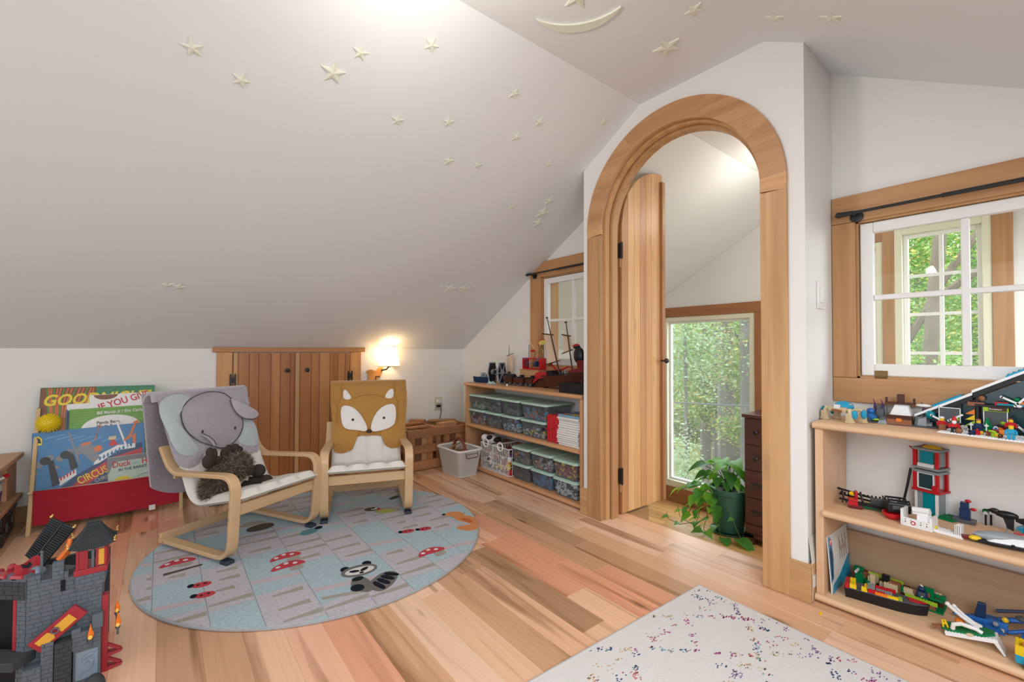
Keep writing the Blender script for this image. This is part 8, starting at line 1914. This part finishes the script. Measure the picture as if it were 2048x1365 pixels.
SP = [((.072, 1.905, 2.06), .036, .3, 'pale star nearest the top left corner of the slope'), ((.226, 1.958, 2.029), .034, -.2, 'pale star just below and right of the top left star'), ((.526, 1.82, 2.109), .050, .1, 'largest pale star on the slope'), ((.60, 1.719, 2.168), .034, .05, 'small star just above the largest star on the slope'), ((.846, 1.596, 2.239), .034, -.1, 'pale star in the brightest patch of the slope'), ((.84, 1.911, 2.057), .032, .1, 'lone star below the brightest patch, right of the largest star'),
 ((1.071, 1.844, 2.096), .030, .3, 'star at the upper middle of the slope, left of three near the arch'), ((1.305, 1.627, 2.222), .032, .0, 'star under the ceiling edge, topmost of the cluster left of the arch'), ((1.526, 1.693, 2.183), .032, .2, 'star second from the arch along the ceiling edge'), ((1.454, 1.798, 2.122), .032, .1, 'star in the pair beneath the topmost one of the cluster'), ((1.888, 1.574, 2.253), .032, .3, 'star closest to the arch wall peak'), ((1.175, 2.02, 1.993), .034, .2, 'left of two level stars half way down the slope'), ((1.342, 1.995, 2.008), .030, .2, 'right of two level stars half way down the slope'), ((1.754, 1.872, 2.079), .028, .1, 'star above the small window, under the arch peak'), ((1.726, 2.179, 1.901), .028, .0, 'small star left of the trio above the small window'),
 ((1.955, 2.076, 1.961), .038, .2, 'upper star of the trio above the small window'), ((1.976, 2.166, 1.909), .052, .1, 'large middle star of the trio above the small window'), ((2.009, 2.242, 1.865), .046, .3, 'lowest star of the trio above the small window'), ((.025, 3.123, 1.354), .034, .2, 'left star of the low pair above the picture books'), ((.075, 3.133, 1.348), .036, -.2, 'right star of the low pair above the picture books'), ((1.644, 2.928, 1.467), .028, .1, 'leftmost small star of the low row near the curtain rod'), ((1.726, 2.934, 1.463), .052, .0, 'left large star of the low row near the curtain rod'), ((1.842, 2.919, 1.472), .052, .2, 'right large star of the low row near the curtain rod'), ((1.918, 2.892, 1.488), .030, .1, 'rightmost small star of the low row near the curtain rod')]
for p, r_, a, lab in SP:
    p = Vector((p[0], p[1], KZ+SL*(KY-p[1]))); star(p, nl, r_, a, lab)
star((1.215, 1.135, HZ), nf, .062, .55, 'large star beside the hollow of the crescent moon'); star((1.62, .894, HZ), nf, .040, .4, 'small star on the flat ceiling right of the moon'); star((1.73, 1.079, HZ), nf, .066, .2, 'large star on the flat ceiling between the moon and the arch')
for x, y, lab in ((1.808, .672, 'left flat-seen star on the far slope'), (1.812, .494, 'right flat-seen star on the far slope')):
    star((x, y, HZ-SL*(HY0-y)), nr, .040, .3, lab)
t = thing('glow_moon', 'large pale crescent moon stuck on the flat ceiling', 'moon', (1.27, 1.18, HZ-.0005))
A_, B_, C_ = Vector((1.165, 1.315)), Vector((1.378, 1.060)), None
ch = B_-A_; mid_ = (A_+B_)/2; perp = Vector((ch.y, -ch.x)).normalized(); perp = perp if perp.x > 0 else -perp
def arcpts(sag, n=18):
    r_ = (ch.length**2/4+sag**2)/(2*sag); ctr = mid_+perp*(sag-r_); a0 = math.atan2(*(A_-ctr).yx); a1 = math.atan2(*(B_-ctr).yx)
    while a1-a0 > PI: a1 -= 2*PI
    while a1-a0 < -PI: a1 += 2*PI
    return [ctr+Vector((math.cos(a0+(a1-a0)*i/n), math.sin(a0+(a1-a0)*i/n)))*r_ for i in range(n+1)]
o_, i_ = arcpts(.105), arcpts(.060)
g = G()
for k in range(18):
    q = [o_[k], o_[k+1], i_[k+1], i_[k]]; g.hexa([(p.x-1.27, p.y-1.18, 0) for p in q], [(p.x-1.27, p.y-1.18, -.008) for p in q])
g.build('crescent', 'glow_plastic', t, smooth=0)
# ceiling lamp just above the frame, and the lamp of the next room
t = thing('ceiling_light', 'round white glass ceiling light on the flat ceiling', 'lamp', (.60, 1.12, HZ))
mat('opal_glass', (1.0, .93, .84), emit=2.5)
g = G(); g.lathe([(.10, 0), (.10, -.02), (.0, -.02)], n=24); g.build('base', 'paint_trim', t); g = G(); g.lathe([(.092, -.02), (.085, -.05), (.055, -.075), (0, -.085)], n=24); g.build('glass_dome', 'opal_glass', t, smooth=60)
light('ceiling_light_bulb', 'POINT', (0, 0, -.26), 6.5, (1, .93, .84), radius=.06, parent=t)
t = thing('ceiling_light', 'small white ceiling light in the room beyond the arch', 'lamp', (3.25, 1.16, HZ))
g = G(); g.lathe([(.08, 0), (.08, -.02), (.0, -.02)], n=24); g.build('base', 'paint_trim', t); g = G(); g.lathe([(.072, -.02), (.065, -.04), (.045, -.055), (0, -.062)], n=24); g.build('glass_dome', 'opal_glass', t, smooth=60)
light('next_room_bulb', 'POINT', (0, 0, -.26), 5, (1, .92, .80), radius=.08, parent=t)
